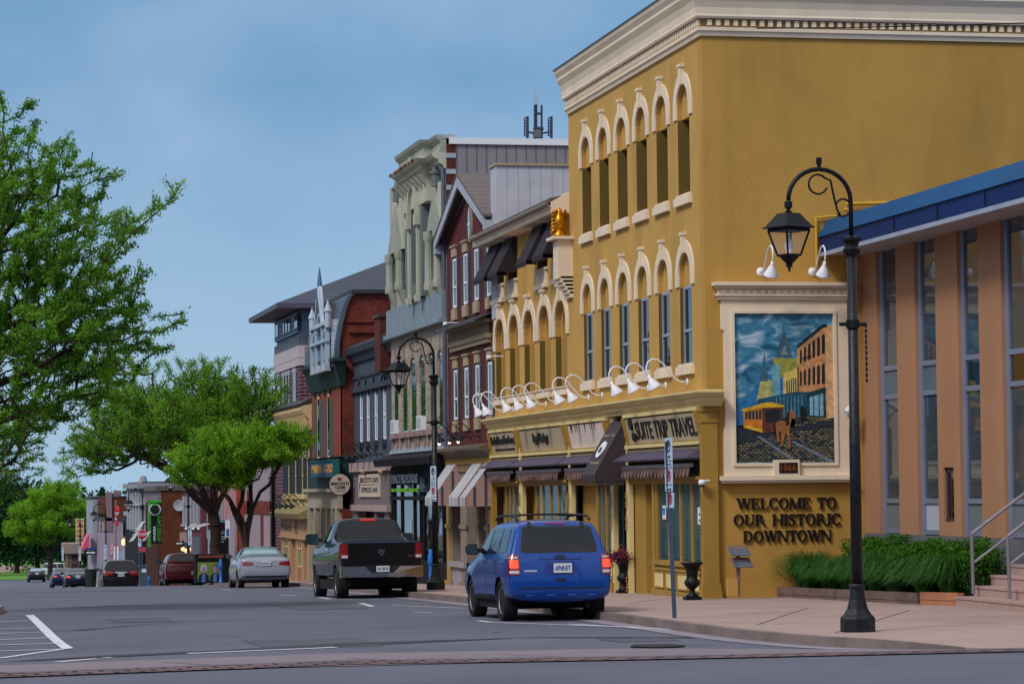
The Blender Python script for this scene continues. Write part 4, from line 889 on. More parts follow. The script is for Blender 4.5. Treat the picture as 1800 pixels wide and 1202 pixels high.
# shop front of the red building
zk=onX(830,788,X3-.35)[1]
h=MB().sweep([(X3,y1),(X3,y0+.05)],pf([(0,zk-.22),(.15,zk-.22),(.2,zk-.1),(.42,zk-.02),(.42,zk+.05),(0,zk+.14)])); h.build('shop_cornice',mat('bronze_trim',C(96,84,66),.6),B3)
h=MB().fb(f3,y0+.05,y1,zk-.62,zk-.22,-.1,.3); h.build('shop_frieze',mat('bronze_stone',C(124,108,78),.8),B3)
h=MB(); n=34
for k in range(n): c=y0+.2+(y1-y0-.4)*k/n; h.fb(f3,c,c+.09,zk-.40,zk-.24,-.16,-.1)
h.build('dentils',M_gold,B3)
zf=G(y0)-.5
for pa,pb in ((788,794),(795.5,798),(812.5,823),(840,845),(857,864)):
    a,b=sorted((ux(pa,950),ux(pb,950))); m_=M_gold if pa==788 else mat('grey_stone_pier',C(132,118,110),.8,.12,2,dirt=.2); zq=onX(800,928,X3)[1]
    o=MB().fb(f3,a,b,zf,zk-.62,-.05,.3); o.fb(f3,a-.05,b+.05,zq,zq+.12,-.09,-.05); o.fb(f3,a-.06,b+.06,zf,zf+.6,-.12,-.05); o.build('stone_pier',m_,B3)
MB().fb(f3,y0+.05,y1,zf,zk-.6,.5,.56).build('shop_window',M_gld,B3)
zpl=onX(800,995,X3)[1]; MB().fb(f3,ux(812,950),ux(796,950),zf,zpl,-.04,.3).fb(f3,ux(823,950),ux(795,950),zpl,zpl+.15,-.14,.3).build('stall_riser',mat('pale_riser',C(150,140,148),.8),B3)
M_str=stripe('striped_canvas',C(206,204,206),C(58,60,78),.205,.62,axis='Y',bump=0,soft=.02)
M_pink=mat('pink_canvas',C(168,136,128),.7,.06,2)
for i,(pa,pb,nm) in enumerate(((794.4,811,'farthest'),(838,855.5,'middle'),(858.5,870,'nearest'))):
    b,a=ux(pa,806),ux(pb,806); z1=onX(pa,805,X3)[1]; z0=onX(778 if i==0 else 805,874,X3-.8)[1]; P=.82
    A=MB(); A.poly3([(X3-.02,a,z1),(X3-.02,b,z1),(X3-P,b,z0),(X3-P,a,z0)],(.015,0,.01)); A.poly3([(X3-P,a,z0),(X3-P,b,z0),(X3-P,b,z0-.24),(X3-P,a,z0-.24)],(.012,0,0)); A=A.build('striped_awning',M_str)
    tag(A,'white and black striped awning with pink sides, %s of the three on the red building'%nm,'awning','striped awnings of the red building')
    Bm=MB()
    for c_ in (a,b): Bm.poly3([(X3-.02,c_,z1),(X3-P,c_,z0),(X3-P,c_,z0-.24),(X3-.02,c_,z0-.24)],(0,.012 if c_==a else -.012,0))
    Bm.build('awning_side',M_pink,A)
    s=MB()
    for t in (.3,.68): x=X3-P+P*t; zz=z0+(z1-z0)*t; s.poly3([(x-.035,a-.004,z0-.24),(x+.035,a-.004,z0-.24),(x+.035,a-.004,zz-.02),(x-.035,a-.004,zz-.06)],(0,-.006,0))
    s.build('side_stripe',mat('stripe_navy',C(70,70,94),.7),A)
gl1=goose('x','dark gooseneck lamps under the red building windows',M_blk,s=.8)
zl=onX(860,765,X3)[1]; onbulb=mat('lit_bulb',(1,.93,.85,1),.3,0,emit=2.5)
for i,p in enumerate((838,822,803)):
    u=ux(p+6,770,X3); lb='dark gooseneck lamp with a glowing bulb on the red building, %s one'%['nearest','middle','farthest'][i]
    o=gl1 if i==0 else dup(gl1,(0,0,0),0,lb); o.location=(X3,u,zl); o['label']=lb
    if i==0: MB().lathe([(.02,-.1),(.035,-.15),(.038,-.18),(.015,-.21)],(X3-.62,u,zl+.02),10).build('bulb',onbulb,gl1)
for p,yy,lb in ((783,571,'white dome security camera at the far edge of the red building'),(860,630,'white dome security camera on the red building near the lower ochre building')):
    q=onX(p,yy,X3-.4); dome_cam(X3-.4,q[0],q[1],(.4,0),lb)
# pale siding box and its roof behind the lower ochre building
ya=y0-1.0; xa,zt5=onY(872,291,ya)
RB=thing('rooftop_block','pale grey siding block standing behind the lower ochre building','building',(xa,ya,zE))
M_sid=stripe('pale_siding',C(176,176,188),C(154,154,168),.31,.92,bump=.5,soft=.02)
MB().box(xa,xa+9,ya,ya+.8,zE-2,zt5).build('wall',M_sid,RB); MB().box(xa-.04,xa+9.05,ya-.05,ya+.85,zt5,zt5+.07).build('roof_edge',M_stone,RB)
# ================================================================ ornate pale green building
M_grn=mat('sage_paint',C(150,154,142),.75,.10,1.1,dirt=.4)
M_grn2=mat('sage_panel',C(100,110,110),.7,.10,1.1,dirt=.3)
M_zinc=stripe('zinc_spandrel',C(128,142,152),C(104,118,130),.95,.95,bump=.2,metal=.2)
M_wbrick=brick('worn_white_brick',C(186,178,162),C(160,150,134),C(116,106,94),.24,.08,.012,.5,patch=C(120,96,80))
y0=y1; y1=ux(688,650); f4=FX(XF)
B4=thing('ornate_building','tall pale green ornate building with a bracketed cornice, arched centre window and gabled niches','building',(XF,y0,G(y0)))
zT4=onX(803.5,243,XF)[1]; zsp0=onX(735,577,XF)[1]; zsp1=onX(735,529,XF)[1]; z2_=onX(735,790,XF)[1]
LW=[(692,700),(707,716),(722,732),(738,748),(755,763),(770.5,779)]
lz1=onX(740,622,XF)[1]; lz0=onX(740,757,XF)[1]
LWu=[tuple(sorted((ux(a,690),ux(b,690)))) for a,b in LW]
PAV=.38; yA,yB=y0+2.6,y1+.0
MB().wall(f4,rect(y0,y1,z2_-.1,zsp0),[arch((a+b)/2,lz0,(b-a)/2,lz1-(b-a)/2) for a,b in LWu],.25).build('wall',M_wbrick,B4)
zuc=(ux(716,480)+ux(742,480))/2
cw=ux(729,480); wz0=onX(729,505,XF)[1]; wz1=onX(729,385,XF)[1]
fb4=FX(XF-.28); ba,bb=onX(742,450,XF-.28)[0],onX(712,450,XF-.28)[0]; cw=onX(729,450,XF-.28)[0]
MB().wall(f4,rect(y0,y1,zsp1,zT4-.2),[rect(ba+.1,bb-.1,zsp1+.1,zT4-.5)],.1).build('upper_wall',M_grn,B4)
MB().wall(fb4,rect(ba,bb,zsp1,zT4-.9),[arch(cw,wz0,.62,wz1,k=1.5)],.2).box(XF-.279,XF,ba-.001,ba+.05,zsp1,zT4-.9).box(XF-.279,XF,bb-.05,bb,zsp1,zT4-.9).build('centre_bay',M_grn2,B4)
o=MB().fb(fb4,cw-.62,cw+.62,wz0,wz1+1.0,.17,.2).build('window',M_gld,B4); MB().fb(fb4,cw-.04,cw+.04,wz0,wz1+.9,.12,.17).fb(fb4,cw-.62,cw+.62,wz1-.5,wz1-.42,.12,.17).build('frame',M_grn,o)
M_sage=mat('sage_light',C(180,178,160),.75,.1,1.2,dirt=.3)
t=MB()
for ro,d in ((.98,-.07),(.80,-.12)): trim_arch(t,fb4,cw,wz1-.1,ro,ro-.18,.1,d,0,k=1.45)
for s in (-1,1):
    a=cw+s*.80; t.fb(fb4,a-.2,a+.2,wz1-.42,wz1-.08,-.15,0); t.fb(fb4,a-.11,a+.11,wz0-.4,wz1-.42,-.08,0); t.fb(fb4,a-.17,a+.17,wz0-.62,wz0-.4,-.14,0)
t.fb(fb4,cw-.16,cw+.16,wz1+1.3,wz1+1.9,-.16,0); t.fb(fb4,cw-.28,cw+.28,wz1+1.85,wz1+2.0,-.22,0)
t.build('arched_surround',M_sage,B4)
def niche(pa,pb,ytop,yrake,ybase,yfoot,nm):
    b,a=onX(pa,450,XF-.16)[0],max(y0+.05,onX(pb,450,XF-.16)[0]); c=(a+b)/2; w=(b-a)/2
    z_t=onX((pa+pb)/2,ytop,XF-.3)[1]; z_r=onX((pa+pb)/2,yrake,XF-.3)[1]; z_b=onX((pa+pb)/2,ybase,XF-.3)[1]; z_f=onX((pa+pb)/2,yfoot,XF-.2)[1]
    t=MB(); t.prism(f4,[(c-w,z_r),(c-w*.0,z_t),(c+w,z_r)],-.15,-.02)
    for k in range(3): q=1-.22*k; t.prism(f4,[(c-w*q,z_r-.15*0),(c,z_t-(z_t-z_r)*(1-q)),(c+w*q,z_r)],-.165-.015*k,-.15)
    t.build('gablet',M_grn,B4)
    # flank panel rising behind the gablet
    MB().fb(f4,c-w*.98,c+w*.6,z_r,z_t+.1,-.12,-.02).build('gablet_block',mat('sage_light',C(180,178,160),.75,.1,1.2,dirt=.3),B4)
    fi=MB(); fi.lathe([(.17,0),(.17,.35),(.22,.38),(.22,.46),(.14,.5),(.1,.7),(.03,.85),(.07,.92),(.06,1.0),(.0,1.05)],(XF-.12,c-w*.3,z_t+.0),8,rot=PI/8); fi.build('finial',M_grn2,B4)
    for s,rr in ((-.62,.17),(.62,.17)):
        co=MB(); px_,py_=XF-.17,c+s*w
        co.lathe([(.17,0),(.17,.2),(.14,.26),(.135,1.0),(.125,z_r-z_f-.35),(.15,z_r-z_f-.3),(.18,z_r-z_f-.2),(.18,z_r-z_f)],(px_,py_,z_f),10); co.build('column',M_grn,B4,angle=30)
    MB().fb(f4,c-w*.4,c+w*.4,z_f+.3,z_r-.1,-.06,-.03).build('niche_window',M_gld,B4)
    br=MB()
    for s in (-.62,.62):
        cc=c+s*w; br.poly3([(XF-.24,cc-.16,z_f),(XF-.02,cc-.16,z_f),(XF-.02,cc-.16,z_f-.55)],(0,.32,0))
    br.build('column_bracket',M_grn,B4)
niche(750,784,322,397,400,505,'r'); niche(681,708,352,440,440,512,'l')
MB().fb(f4,y0,y1,zsp0,zsp1,-.16,.1).fb(f4,y0-.03,y1+.03,zsp0-.1,zsp0+.02,-.26,0).build('zinc_spandrel',M_zinc,B4)
# bracketed cornice with a projecting centre pavilion
zco=onX(733,296,XF-.7)[1]; zpa=onX(736,245,XF-.6)[1]
yP=onX(735,260,XF-.6)[0]; cut=yP+.25; yQ=onX(685,300,XF-.72)[0]
path4=[(XF-.3,yQ),(XF-.3,cut),(XF-.02,cut),(XF-.02,y0)]
MB().sweep(path4,pf([(-.3,zco-.1),(.02,zco-.1),(.08,zco+.02),(.18,zco+.06),(.20,zco+.16),(.34,zco+.22),(.42,zco+.34),(.28,zco+.38),(-.3,zco+.38)])).build('cornice',M_sage,B4)
MB().sweep(path4,pf([(-.3,zco+.382),(.20,zco+.382),(.14,zco+.5),(.12,zpa-.22),(.24,zpa-.1),(.28,zpa),(-.3,zpa)])).build('parapet',M_grn,B4)
b_=MB()
for k in range(7):
    c=cut+.15+(yQ-cut-.3)*k/6; b_.poly3([(XF-.62,c-.08,zco-.1),(XF-.1,c-.08,zco-.1),(XF-.1,c-.08,zco-.6),(XF-.35,c-.08,zco-.4)],(0,.16,0))
b_.build('cornice_brackets',M_grn,B4)
MB().box(XF-.3,XF,cut+.05,yQ,zco-.9,zco-.1).build('frieze',M_sage,B4)
rs=MB()
for k in range(16): c=random.uniform(cut,yQ); rs.prism(FX(XF-.3-.40),[(c-.1,zco+.36),(c+.15,zco+.36),(c+.1,zco+.26),(c-.02,zco+.30)],-.03,0)
rs.build('rust_stain',mat('rust_brown',C(150,96,56),.9),B4)
zr_=onX(803.5,229,XF)[1]; xr_=onY(940,240,y0+.5)[0]
MB().box(XF+.02,XF+.28,y0,cut,zpa-1.2,zr_).build('parapet_wall',M_grn2,B4); MB().box(XF-.08,XF+.34,y0-.02,cut,zr_,zr_+.08).build('coping',M_gray,B4)
# side wall above the red building: brick quoin edge, ribbed grey cladding, white flashing
xq0,_=onY(790,350,y0); xq1,_=onY(801,350,y0); zf1=onY(800,254,y0)[1]; zf2=onY(800,243,y0)[1]
s_=MB().box(XF+.02,xq1,y0-.06,y0+.2,-1.5,zf1); s_.build('brick_edge',brick('old_red_brick',C(108,50,42),C(84,36,32),C(60,46,44)),B4)
q_=MB()
for k in range(5): z=onY(795,274+k*28,y0)[1]; q_.box(XF+.0,xq1+.01,y0-.08,y0+.1,z-.07,z+.07)
q_.build('quoin_band',M_gray,B4)
MB().box(xq1+.005,XF+9,y0-.05,y0+.2,-1.5,zf1).build('ribbed_cladding',stripe('ribbed_cladding',C(126,122,128),C(92,88,96),.30,.86,bump=.8,soft=.05),B4)
MB().box(XF+.1,XF+9,y0-.12,y0+.3,zf1,zf2).build('flashing',M_white,B4)
MB().tube([(XF-.06,y0+.12,zf2),(XF-.06,y0+.12,z2_)],.075,8).build('downpipe',mat('blue_grey_pipe',C(84,88,108),.5),B4)
MB().poly3([(XF+.3,y0+.5,zf2),(XF+.3,y0+.5,zr_),(xr_,y0+.5,zf2+.05),(xr_,y0+.5,zf2)],(0,1.2,0)).build('red_roof',stripe('red_roofing',C(122,24,32),C(70,20,26),.16,.8,horiz=True,bump=.3),B4)
MB().box(XF+.35,XF+12,y1-.2,y1,-2,zf1).box(XF+11.8,XF+12,y0+.2,y1-.2,-2,zf1).build('far_wall',M_grn2,B4); MB().box(XF+.3,XF+11.8,y0+.3,y1-.2,zf1-.2,zf1-.05).build('roof',mat('roof_felt',C(60,60,66),.9),B4)
for a,b in LWu:
    c=(a+b)/2; w=(b-a)/2
    o=MB().fb(f4,a+.0,b-.0,lz0,lz1-.1,.03,.2).build('window',mat('pale_green_frame',C(160,190,184),.6,.1,2),B4)
    MB().fb(f4,a+.09,c-.02,lz0+.08,lz1-.2,.02,.03).fb(f4,c+.02,b-.09,lz0+.08,lz1-.2,.02,.03).build('pane',M_gl,o)
    s=MB().fb(f4,a-.14,b+.14,lz0-.16,lz0-.0,-.13,.02)
    for e in (a-.05,b+.0): s.fb(f4,e-.03,e+.06,lz0-.55,lz0-.16,-.07,.0)
    s.build('window_sill',mat('pink_sandstone',C(144,118,116),.85,.1,2),B4)
    t=MB(); trim_arch(t,f4,c,lz1-.9,w+.10,w,.9-w,-.025,0); t.fb(f4,c-.07,c+.07,lz1-.05,lz1+.45,-.04,0); t.build('window_arch',mat('pink_sandstone',C(144,118,116),.85,.1,2),B4)
for i in (0,3):
    a,b=LWu[i]; t=thing('window_air_conditioner','white window air conditioner, '+('farther' if i==0 else 'nearer')+' one of the pale green building','air conditioner',(XF,(a+b)/2,lz0),'window air conditioners of the pale green building')
    MB().fb(f4,a+.06,b-.06,lz0+.01,lz0+.45,-.14,.1).build('housing',M_white,t); g=MB()
    for k in range(6): g.fb(f4,a+.12,b-.12,lz0+.08+k*.06,lz0+.11+k*.06,-.15,-.14)
    g.build('grille',M_gray,t)
# black shop front
zc1=onX(720,800,XF-.5)[1]; M_bp=mat('black_shop_paint',C(14,18,24),.7,.15,3,spec=.2); zf=G(y1)-.5
MB().sweep([(XF,y1+.3),(XF,y0)],pf([(0,zc1-.16),(.55,zc1-.3),(.6,zc1-.08),(.1,zc1+.08),(0,zc1+.1)])).build('shop_canopy',M_bp,B4)
MB().sweep([(XF,y1),(XF,y0)],pf([(0,zc1+.1),(.12,zc1+.12),(.0,zc1+.3)])).build('canopy_flashing',M_zinc,B4)
MB().fb(f4,y0,y1,zc1-.9,zc1-.1,.0,.3).build('shop_fascia',M_bp,B4)
z_a=onX(715,873,XF)[1]
xs=[ux(p,900) for p in (688,692,705,727,738,744,760,778,787)]
pl=MB(); 
for c in xs: pl.fb(f4,c-.07,c+.07,zf,zc1-.3,-.0,.06)
pl.fb(f4,y0,y1,z_a-.1,z_a+.02,-.08,.1); pl.fb(f4,y0,y1,zf,G(y0)+.75,-.04,.2); pl.build('shop_posts',M_bp,B4)
sw_=MB().fb(f4,y0,y1,zf,zc1-.3,.05,.07).build('shop_window',M_gld,B4)
MB().fb(f4,ux(722,900),ux(712,900),G(y1)+.3,G(y1)+2.2,.04,.05).build('door_pane',glass('green_glass',C(60,90,80,1.0)),sw_)
zt_a=onX(715,833,XF)[1]; zt_b=onX(715,849,XF)[1]; zg_a=onX(715,858,XF)[1]; zg_b=onX(715,864,XF)[1]
sg=text('IMPACT PROMOTIONS',f4,ux(738,840),ux(692,840),zt_b,zt_a,mat('silver_letter',C(170,186,206),.4,0),'window_lettering',None,d=-.06,th=.02,flip=True,bold=.01); tag(sg,'silver window lettering reading IMPACT PROMOTIONS over the black shop door','lettering')
sg=text('SIGNS - EMB - SCREEN PRINTING - GRAPHICS - PENS',f4,ux(738,840),ux(692,840),zg_b,zg_a,mat('lime_letter',C(110,190,20),.4,0),'window_lettering',None,d=-.06,th=.02,flip=True,bold=.02); tag(sg,'small lime green line of window lettering on the black shop','lettering')
yy=ux(746,850); sb=thing('hanging_sign','small silver lettered projecting sign beside the black shop, left of the street lamp','sign',(XF-.3,yy,zt_b)); X_a=onY(738,850,yy)[0]; X_b=onY(755,850,yy)[0]
MB().box(X_a,X_b,yy-.03,yy+.03,onY(745,864,yy)[1],onY(745,836,yy)[1]).build('board',mat('slate_board',C(84,98,112),.5,.1,4),sb); text('PAINT',FY(yy-.03),X_a+.03,X_b-.03,onY(745,858,yy)[1],onY(745,841,yy)[1],mat('silver_letter',C(170,186,206),.4,0),'lettering',sb,th=.01)
# ================================================================ antenna mast on the roof behind
ya=y0+1; ax,az=onY(943,243,ya); AN=thing('antenna_mast','small roof antenna mast with two whip aerials and side grid antennas','antenna',(ax,ya,az-1.2))
def oa(px,py): x,z=onY(px,py,ya); return (x,ya,z)
m_=mat('mast_blue_black',C(44,54,78),.5)
MB().tube([oa(940,250),oa(940,185)],.035,6).tube([oa(952,250),oa(952,185)],.035,6).tube([oa(943,226),oa(943,184)],.03,6).tube([oa(939,200),oa(953,200)],.04,6).tube([oa(938,225),oa(955,227)],.06,6).build('frame',m_,AN)
MB().tube([oa(940,186),oa(940,158)],.02,5).build('whip_aerial',M_gray,AN); MB().tube([oa(944,184),oa(944,168)],.02,5).build('whip_aerial',M_gray,AN)
a=oa(938,229);b=oa(949,243); MB().box(a[0],b[0],ya-.2,ya+.1,b[2],a[2]).build('equipment_box',mat('grey_box',C(96,98,102),.6),AN)
for px0 in (921,963):
    g=MB()
    for k in range(7): g.tube([oa(px0+(k%2),209+k*5),oa(px0+7,206+k*5)],.02,4)
    g.tube([oa(px0+6,205),oa(px0+6,243)],.045,5); g.tube([oa(px0+1,210),oa(px0+1,240)],.02,5); g.tube([oa(px0+6,232),oa(943,236)],.03,5); g.build('grid_antenna',m_,AN)
# ================================================================ slate blue cafe building
X5=XF+.45; y0=B4.location.y; y0=ux(688,650); y1=onX(620,700,X5)[0]; f5=FX(X5)
B5=thing('slate_building','low slate blue painted building with four narrow windows above the cafe','building',(X5,y0,G(y0)))
M_sl=mat('slate_blue_paint',C(62,72,88),.8,.12,1.2,.3,20); M_sl2=mat('slate_trim',C(50,58,74),.7,.1,2)
z5t=onX(650,606,X5-.3)[1]; z5m=onX(650,806,X5)[1]
W5=[ux(p,730,X5) for p in (635,647,661,676)]; wz1_=onX(650,691,X5)[1]; wz0_=onX(650,775,X5)[1]
MB().wall(f5,rect(y0,y1,z5m-.2,z5t),[rect(c-.36,c+.36,wz0_,wz1_) for c in W5],.3).build('wall',M_sl,B5)
shell(B5,X5+.3,y0+.02,y1,-2.5,z5t,10,M_sl,front=False,sides=[])
MB().sweep([(X5,y1+.25),(X5,y0)],pf([(0,z5t-.4),(.1,z5t-.4),(.15,z5t-.2),(.3,z5t-.1),(.34,z5t+.05),(0,z5t+.08)])).build('cornice',M_sl2,B5)
MB().poly3([(X5-.3,y0,z5t+.08),(X5-.3,y1+.25,z5t+.08),(X5+2.6,y1-1.2,z5t+1.0),(X5+2.6,y0,z5t+1.2)],(0,0,.1)).build('roof_slope',stripe('slate_shingles',C(58,62,76),C(40,44,56),.16,.85,horiz=True,bump=.5),B5)
MB().fb(f5,y0,y1,wz1_+.12,wz1_+.3,-.12,0).fb(f5,y0,y1,z5t-1.0,z5t-.9,-.06,0).build('string_course',M_sl2,B5)
zar=onX(650,660,X5)[1]
for c in W5:
    t=MB(); trim_arch(t,f5,c+.15,zar-.7,.42,.36,.25,-.05,0); t.build('blind_arch',M_sl2,B5)
    sash(f5,c-.22,c+.34,wz0_,wz1_,.01,B5,mf=M_white,mg=mat('net_curtain',C(150,160,180),.3,.1,3,spec=1),rail=.5,fw=.07)
    MB().fb(f5,c-.42,c+.42,wz0_-.2,wz0_,-.14,.0).build('window_sill',M_sl2,B5)
MB().tube([(X5-.12,y1-.1,z5t-.2),(X5-.12,y1-.1,-1.2)],.05,6).build('downpipe',M_bp,B5)
# chimney stack between slate building and pale green building
yc=y0+1.0; a=onY(668,600,yc+2); b=onY(690,551,yc+2); ch=thing('chimney_stack','dark red brick chimney stack beside the pale green building','chimney',(a[0],yc+2,a[1]))
MB().box(a[0],b[0]+.3,yc+2,yc+3.2,a[1]-1,b[1]-.12).build('stack',brick('old_red_brick',C(108,50,42),C(84,36,32),C(60,46,44)),ch); MB().box(a[0]-.06,b[0]+.36,yc+1.94,yc+3.26,b[1]-.12,b[1]).build('cap',mat('soffit_brown',C(70,56,56),.8),ch)
# cafe front
z_1=onX(650,812,X5-.3)[1]; z_0=onX(650,887,X5-.3)[1]; M_taupe=mat('taupe_paint',C(112,100,108),.7,.08,2); M_tp2=mat('taupe_trim',C(158,138,138),.7,.08,2); Xc=X5-.3; fc=FX(Xc); ya_,yb_=onX(684,850,Xc)[0],onX(621,850,Xc)[0]; zf=G(y1)-.5
c5=MB().fb(fc,ya_,yb_,z_0,z_1-.3,0,.3).build('cafe_front',M_taupe,B5); MB().fb(fc,ya_-.1,yb_+.1,z_1-.32,z_1,-.14,.3).build('cafe_cornice',M_tp2,B5); MB().fb(fc,ya_-.1,yb_+.1,z_0-.22,z_0,-.12,.3).build('cafe_ledge',M_tp2,B5)
t=MB()
for pa,pb in ((620,628),(658,662),(676,684)): a,b=onX(pb,940,Xc)[0],onX(pa,940,Xc)[0]; t.fb(fc,a,b,zf,z_0-.22,0,.3)
t.build('cafe_post',M_taupe,B5); MB().fb(fc,ya_,yb_,zf,z_0-.2,.4,.45).build('cafe_window',M_gld,B5)
za,zb=onX(651,833,Xc)[1],onX(651,873,Xc)[1]; a,b=onX(669,850,Xc)[0],onX(633,850,Xc)[0]
sb=MB().fb(fc,a,b,zb,za,-.06,-.0).build('cafe_sign_board',mat('pale_sign',C(196,178,160),.6,.04,2)); tag(sb,'rectangular beige cafe sign board on the taupe shop front','sign')
text('BISCOTTI CAFE',fc,a+.1,b-.45,zb+.5,za-.12,mat('sign_slate',C(52,66,84),.5,0),'lettering',sb,d=-.06,th=.012,flip=True,bold=.02); text('ESPRESSO BAR',fc,a+.25,b-.75,zb+.16,zb+.34,mat('sign_slate',C(52,66,84),.5,0),'small_lettering',sb,d=-.06,th=.012,flip=True)
MB().prism(fc,[(b-.3,zb+.1),(b-.2,zb+.5),(b-.4,zb+.5)],-.07,-.061).fb(fc,a+.1,b-.5,zb+.42,zb+.44,-.07,-.061).build('red_motif',mat('maroon_ink',C(110,34,44),.5,0),sb)
for i,p in enumerate((636,668)):
    q=onX(p,826,Xc-.2); t=thing('spot_lamp','small cream spot lamp over the '+('far' if i==0 else 'near')+' end of the rectangular cafe sign','lamp',(Xc-.2,q[0],q[1]),'cafe sign spot lamps'); MB().lathe([(.14,.0),(.12,.06),(.05,.2)],(Xc-.2,q[0],q[1]-.1),10,Matrix.Rotation(R_(40),3,'Y')).build('shade',M_stone,t,smooth=True); MB().tube([(Xc-.2,q[0],q[1]+.05),(Xc,q[0],q[1]+.12)],.02,5).build('arm',M_blk,t)
yr=onX(620,850,Xc)[0]-.6; xc_,zc_=onY(597,851,yr); rr_=onY(616,851,yr)[0]-xc_
rs=thing('round_sign','round beige BISCOTTI CAFE sign with a red cup hanging over the pavement','sign',(xc_,yr,zc_))
MY=Matrix.Rotation(PI/2,3,'X')
MB().lathe([(rr_,-.05),(rr_,.05)],(xc_,yr,zc_),32,MY).build('rim',M_bp,rs); MB().lathe([(rr_*.95,.0),(rr_*.95,.06)],(xc_,yr,zc_),32,MY).build('disc',mat('disc_beige',C(178,164,152),.6,.04,3),rs)
fr5=FY(yr-.06); ik=mat('disc_ink',C(30,24,28),.5,0); text('BISCOTTI',fr5,xc_-rr_*.82,xc_+rr_*.82,zc_-.03,zc_+rr_*.28-.03,ik,'lettering',rs,th=.01,bold=.03); text('CAFE',fr5,xc_-rr_*.45,xc_+rr_*.48,zc_-rr_*.42,zc_-rr_*.14,ik,'lettering',rs,th=.01,bold=.03); text('LIVE WITH FLAVOUR',fr5,xc_-rr_*.4,xc_+rr_*.5,zc_-rr_*.64,zc_-rr_*.58,mat('maroon_ink',C(110,34,44),.5,0),'small_lettering',rs,th=.01)
MB().prism(fr5,[(xc_-rr_*.24,zc_+rr_*.6),(xc_-rr_*.2,zc_+rr_*.42),(xc_-rr_*.08,zc_+rr_*.34),(xc_+rr_*.02,zc_+rr_*.34),(xc_+rr_*.12,zc_+rr_*.42),(xc_+rr_*.16,zc_+rr_*.6)],-.01,0).build('cup',mat('maroon_ink',C(110,34,44),.5,0),rs)
for dz in (.12,-.16): MB().tube([(xc_+rr_,yr,zc_+dz),(Xc,yr,zc_+dz)],.02,6).build('bracket_arm',M_blk,rs)
gl2=goose('x','dark gooseneck lamps over the cafe front',M_blk,s=.9); zl=onX(655,800,X5)[1]
for i,p in enumerate((672,662,651,640)):
    lb='black gooseneck lamp over the cafe front, %s counted from the near end'%ords[i]; o=gl2 if i==0 else dup(gl2,(0,0,0),0,lb); o.location=(X5,onX(p,800,X5)[0],zl); o['label']=lb
# ================================================================ red brick mansard building
y0=onX(601,700,XF)[0]; y1=ux(548,700); f6=FX(XF)
B6=thing('mansard_building','red brick building with a curved mansard roof, white spired dormer and dark green cornice','building',(XF,y0,G(y0)))
M_rb=brick('red_brick',C(132,56,42),C(98,38,32),C(80,50,44)); M_rbp=mat('orange_red_paint',C(134,58,46),.8,.1,2); M_dg=mat('dark_green_paint',C(24,52,52),.6,.12,2); M_teal=mat('teal_paint',C(22,92,96),.6,.1,2)
zev=onY(590,640,y0)[1]; ztp=onY(640,516,y0)[1]
def sideprof(): 
    P=[onY(p,q,y0) for p,q in ((587,632),(590,600),(595,570),(602,540),(609,522),(617,516))]; return P
sp=sideprof(); xr6=XF+7
W=[(XF,-3),(xr6,-3),(xr6,ztp),(sp[-1][0]+.13,ztp)]+[(max(XF+.01,x+.12),z-.05) for x,z in sp[::-1][1:]]+[(XF,zev-.1)]
MB().prism(FY(y0),W,0,.35).build('side_wall',M_rb,B6)
tr=MB(); m_=len(sp)
for i in range(m_-1):
    (xa,za),(xb,zb)=sp[i],sp[i+1]; tr.add([(xa,y0-.12,za),(xb,y0-.12,zb),(xb+.14,y0-.12,zb-.03),(xa+.14,y0-.12,za-.02),(xa,y1,za),(xb,y1,zb),(xb+.14,y1,zb-.03),(xa+.14,y1,za-.02)],[(0,1,2,3),(4,7,6,5),(0,4,5,1),(3,2,6,7)])
tr.build('mansard_roof',mat('mansard_slate',C(70,84,100),.6,.1,2),B6)
MB().box(sp[-1][0],xr6,y0-.15,y1,ztp,ztp+.14).build('roof',mat('dark_slate',C(44,46,54),.6),B6)
x_,z_=onY(613,585,y0); x2_,z2__=onY(664,566,y0)
MB().box(x_,x2_,y0-.12,y0-.0,z_-.0,z2__).box(x_-.06,x2_+.06,y0-.2,y0,z2__-.02,z2__+.12).build('brick_corbel',M_rb,B6)
zc6=onX(565,640,XF-.42)[1]; zc7=onX(565,674,XF)[1]; zq_=onX(575,805,XF)[1]; zq2=onX(575,838,XF)[1]
MB().sweep([(XF,y1),(XF,y0-.0),(XF+.12,y0)],pf([(0,zc7-.3),(.08,zc7-.3),(.12,zc7-.1),(.18,zc7+.1),(.32,zc6-.1),(.44,zc6),(.44,zc6+.12),(.05,zev+.05),(0,zev+.05)])).build('cornice',M_dg,B6)
w6=[ux(p,750) for p in (555.5,563.5,572.5,582)]; wA=onX(570,690,XF)[1]; wB=zq_
MB().wall(f6,rect(y0,y1,zq_,zev),[arch((w6[i]+w6[i+1])/2,wB+.02,.38,wA-.4) for i in (0,2)]+[],.25).build('wall',M_rbp,B6)
for i in (0,2):
    c=(w6[i]+w6[i+1])/2; o=MB().fb(f6,c-.38,c+.38,wB,wA,.01,.2).build('window',mat('cream_frame',C(210,196,168),.6,.05,2),B6); MB().fb(f6,c-.28,c+.2,wB+.1,wA-.2,-.0,.01).build('pane',M_gld,o)
for c in (w6[0]+.15,w6[1]-.15,w6[2]+.15,w6[3]-.15):
    for s in (-1,1): MB().fb(f6,c+s*.30-.10,c+s*.30+.10,wB+.05,wA-.3,-.02,0).build('shutter',M_teal,B6)
for c in w6: MB().fb(f6,c-.09,c+.09,wA-.1,wA+.75,-.1,0).fb(f6,c-.16,c+.16,wA+.7,wA+.8,-.18,0).build('pilaster_cap',M_dg,B6)
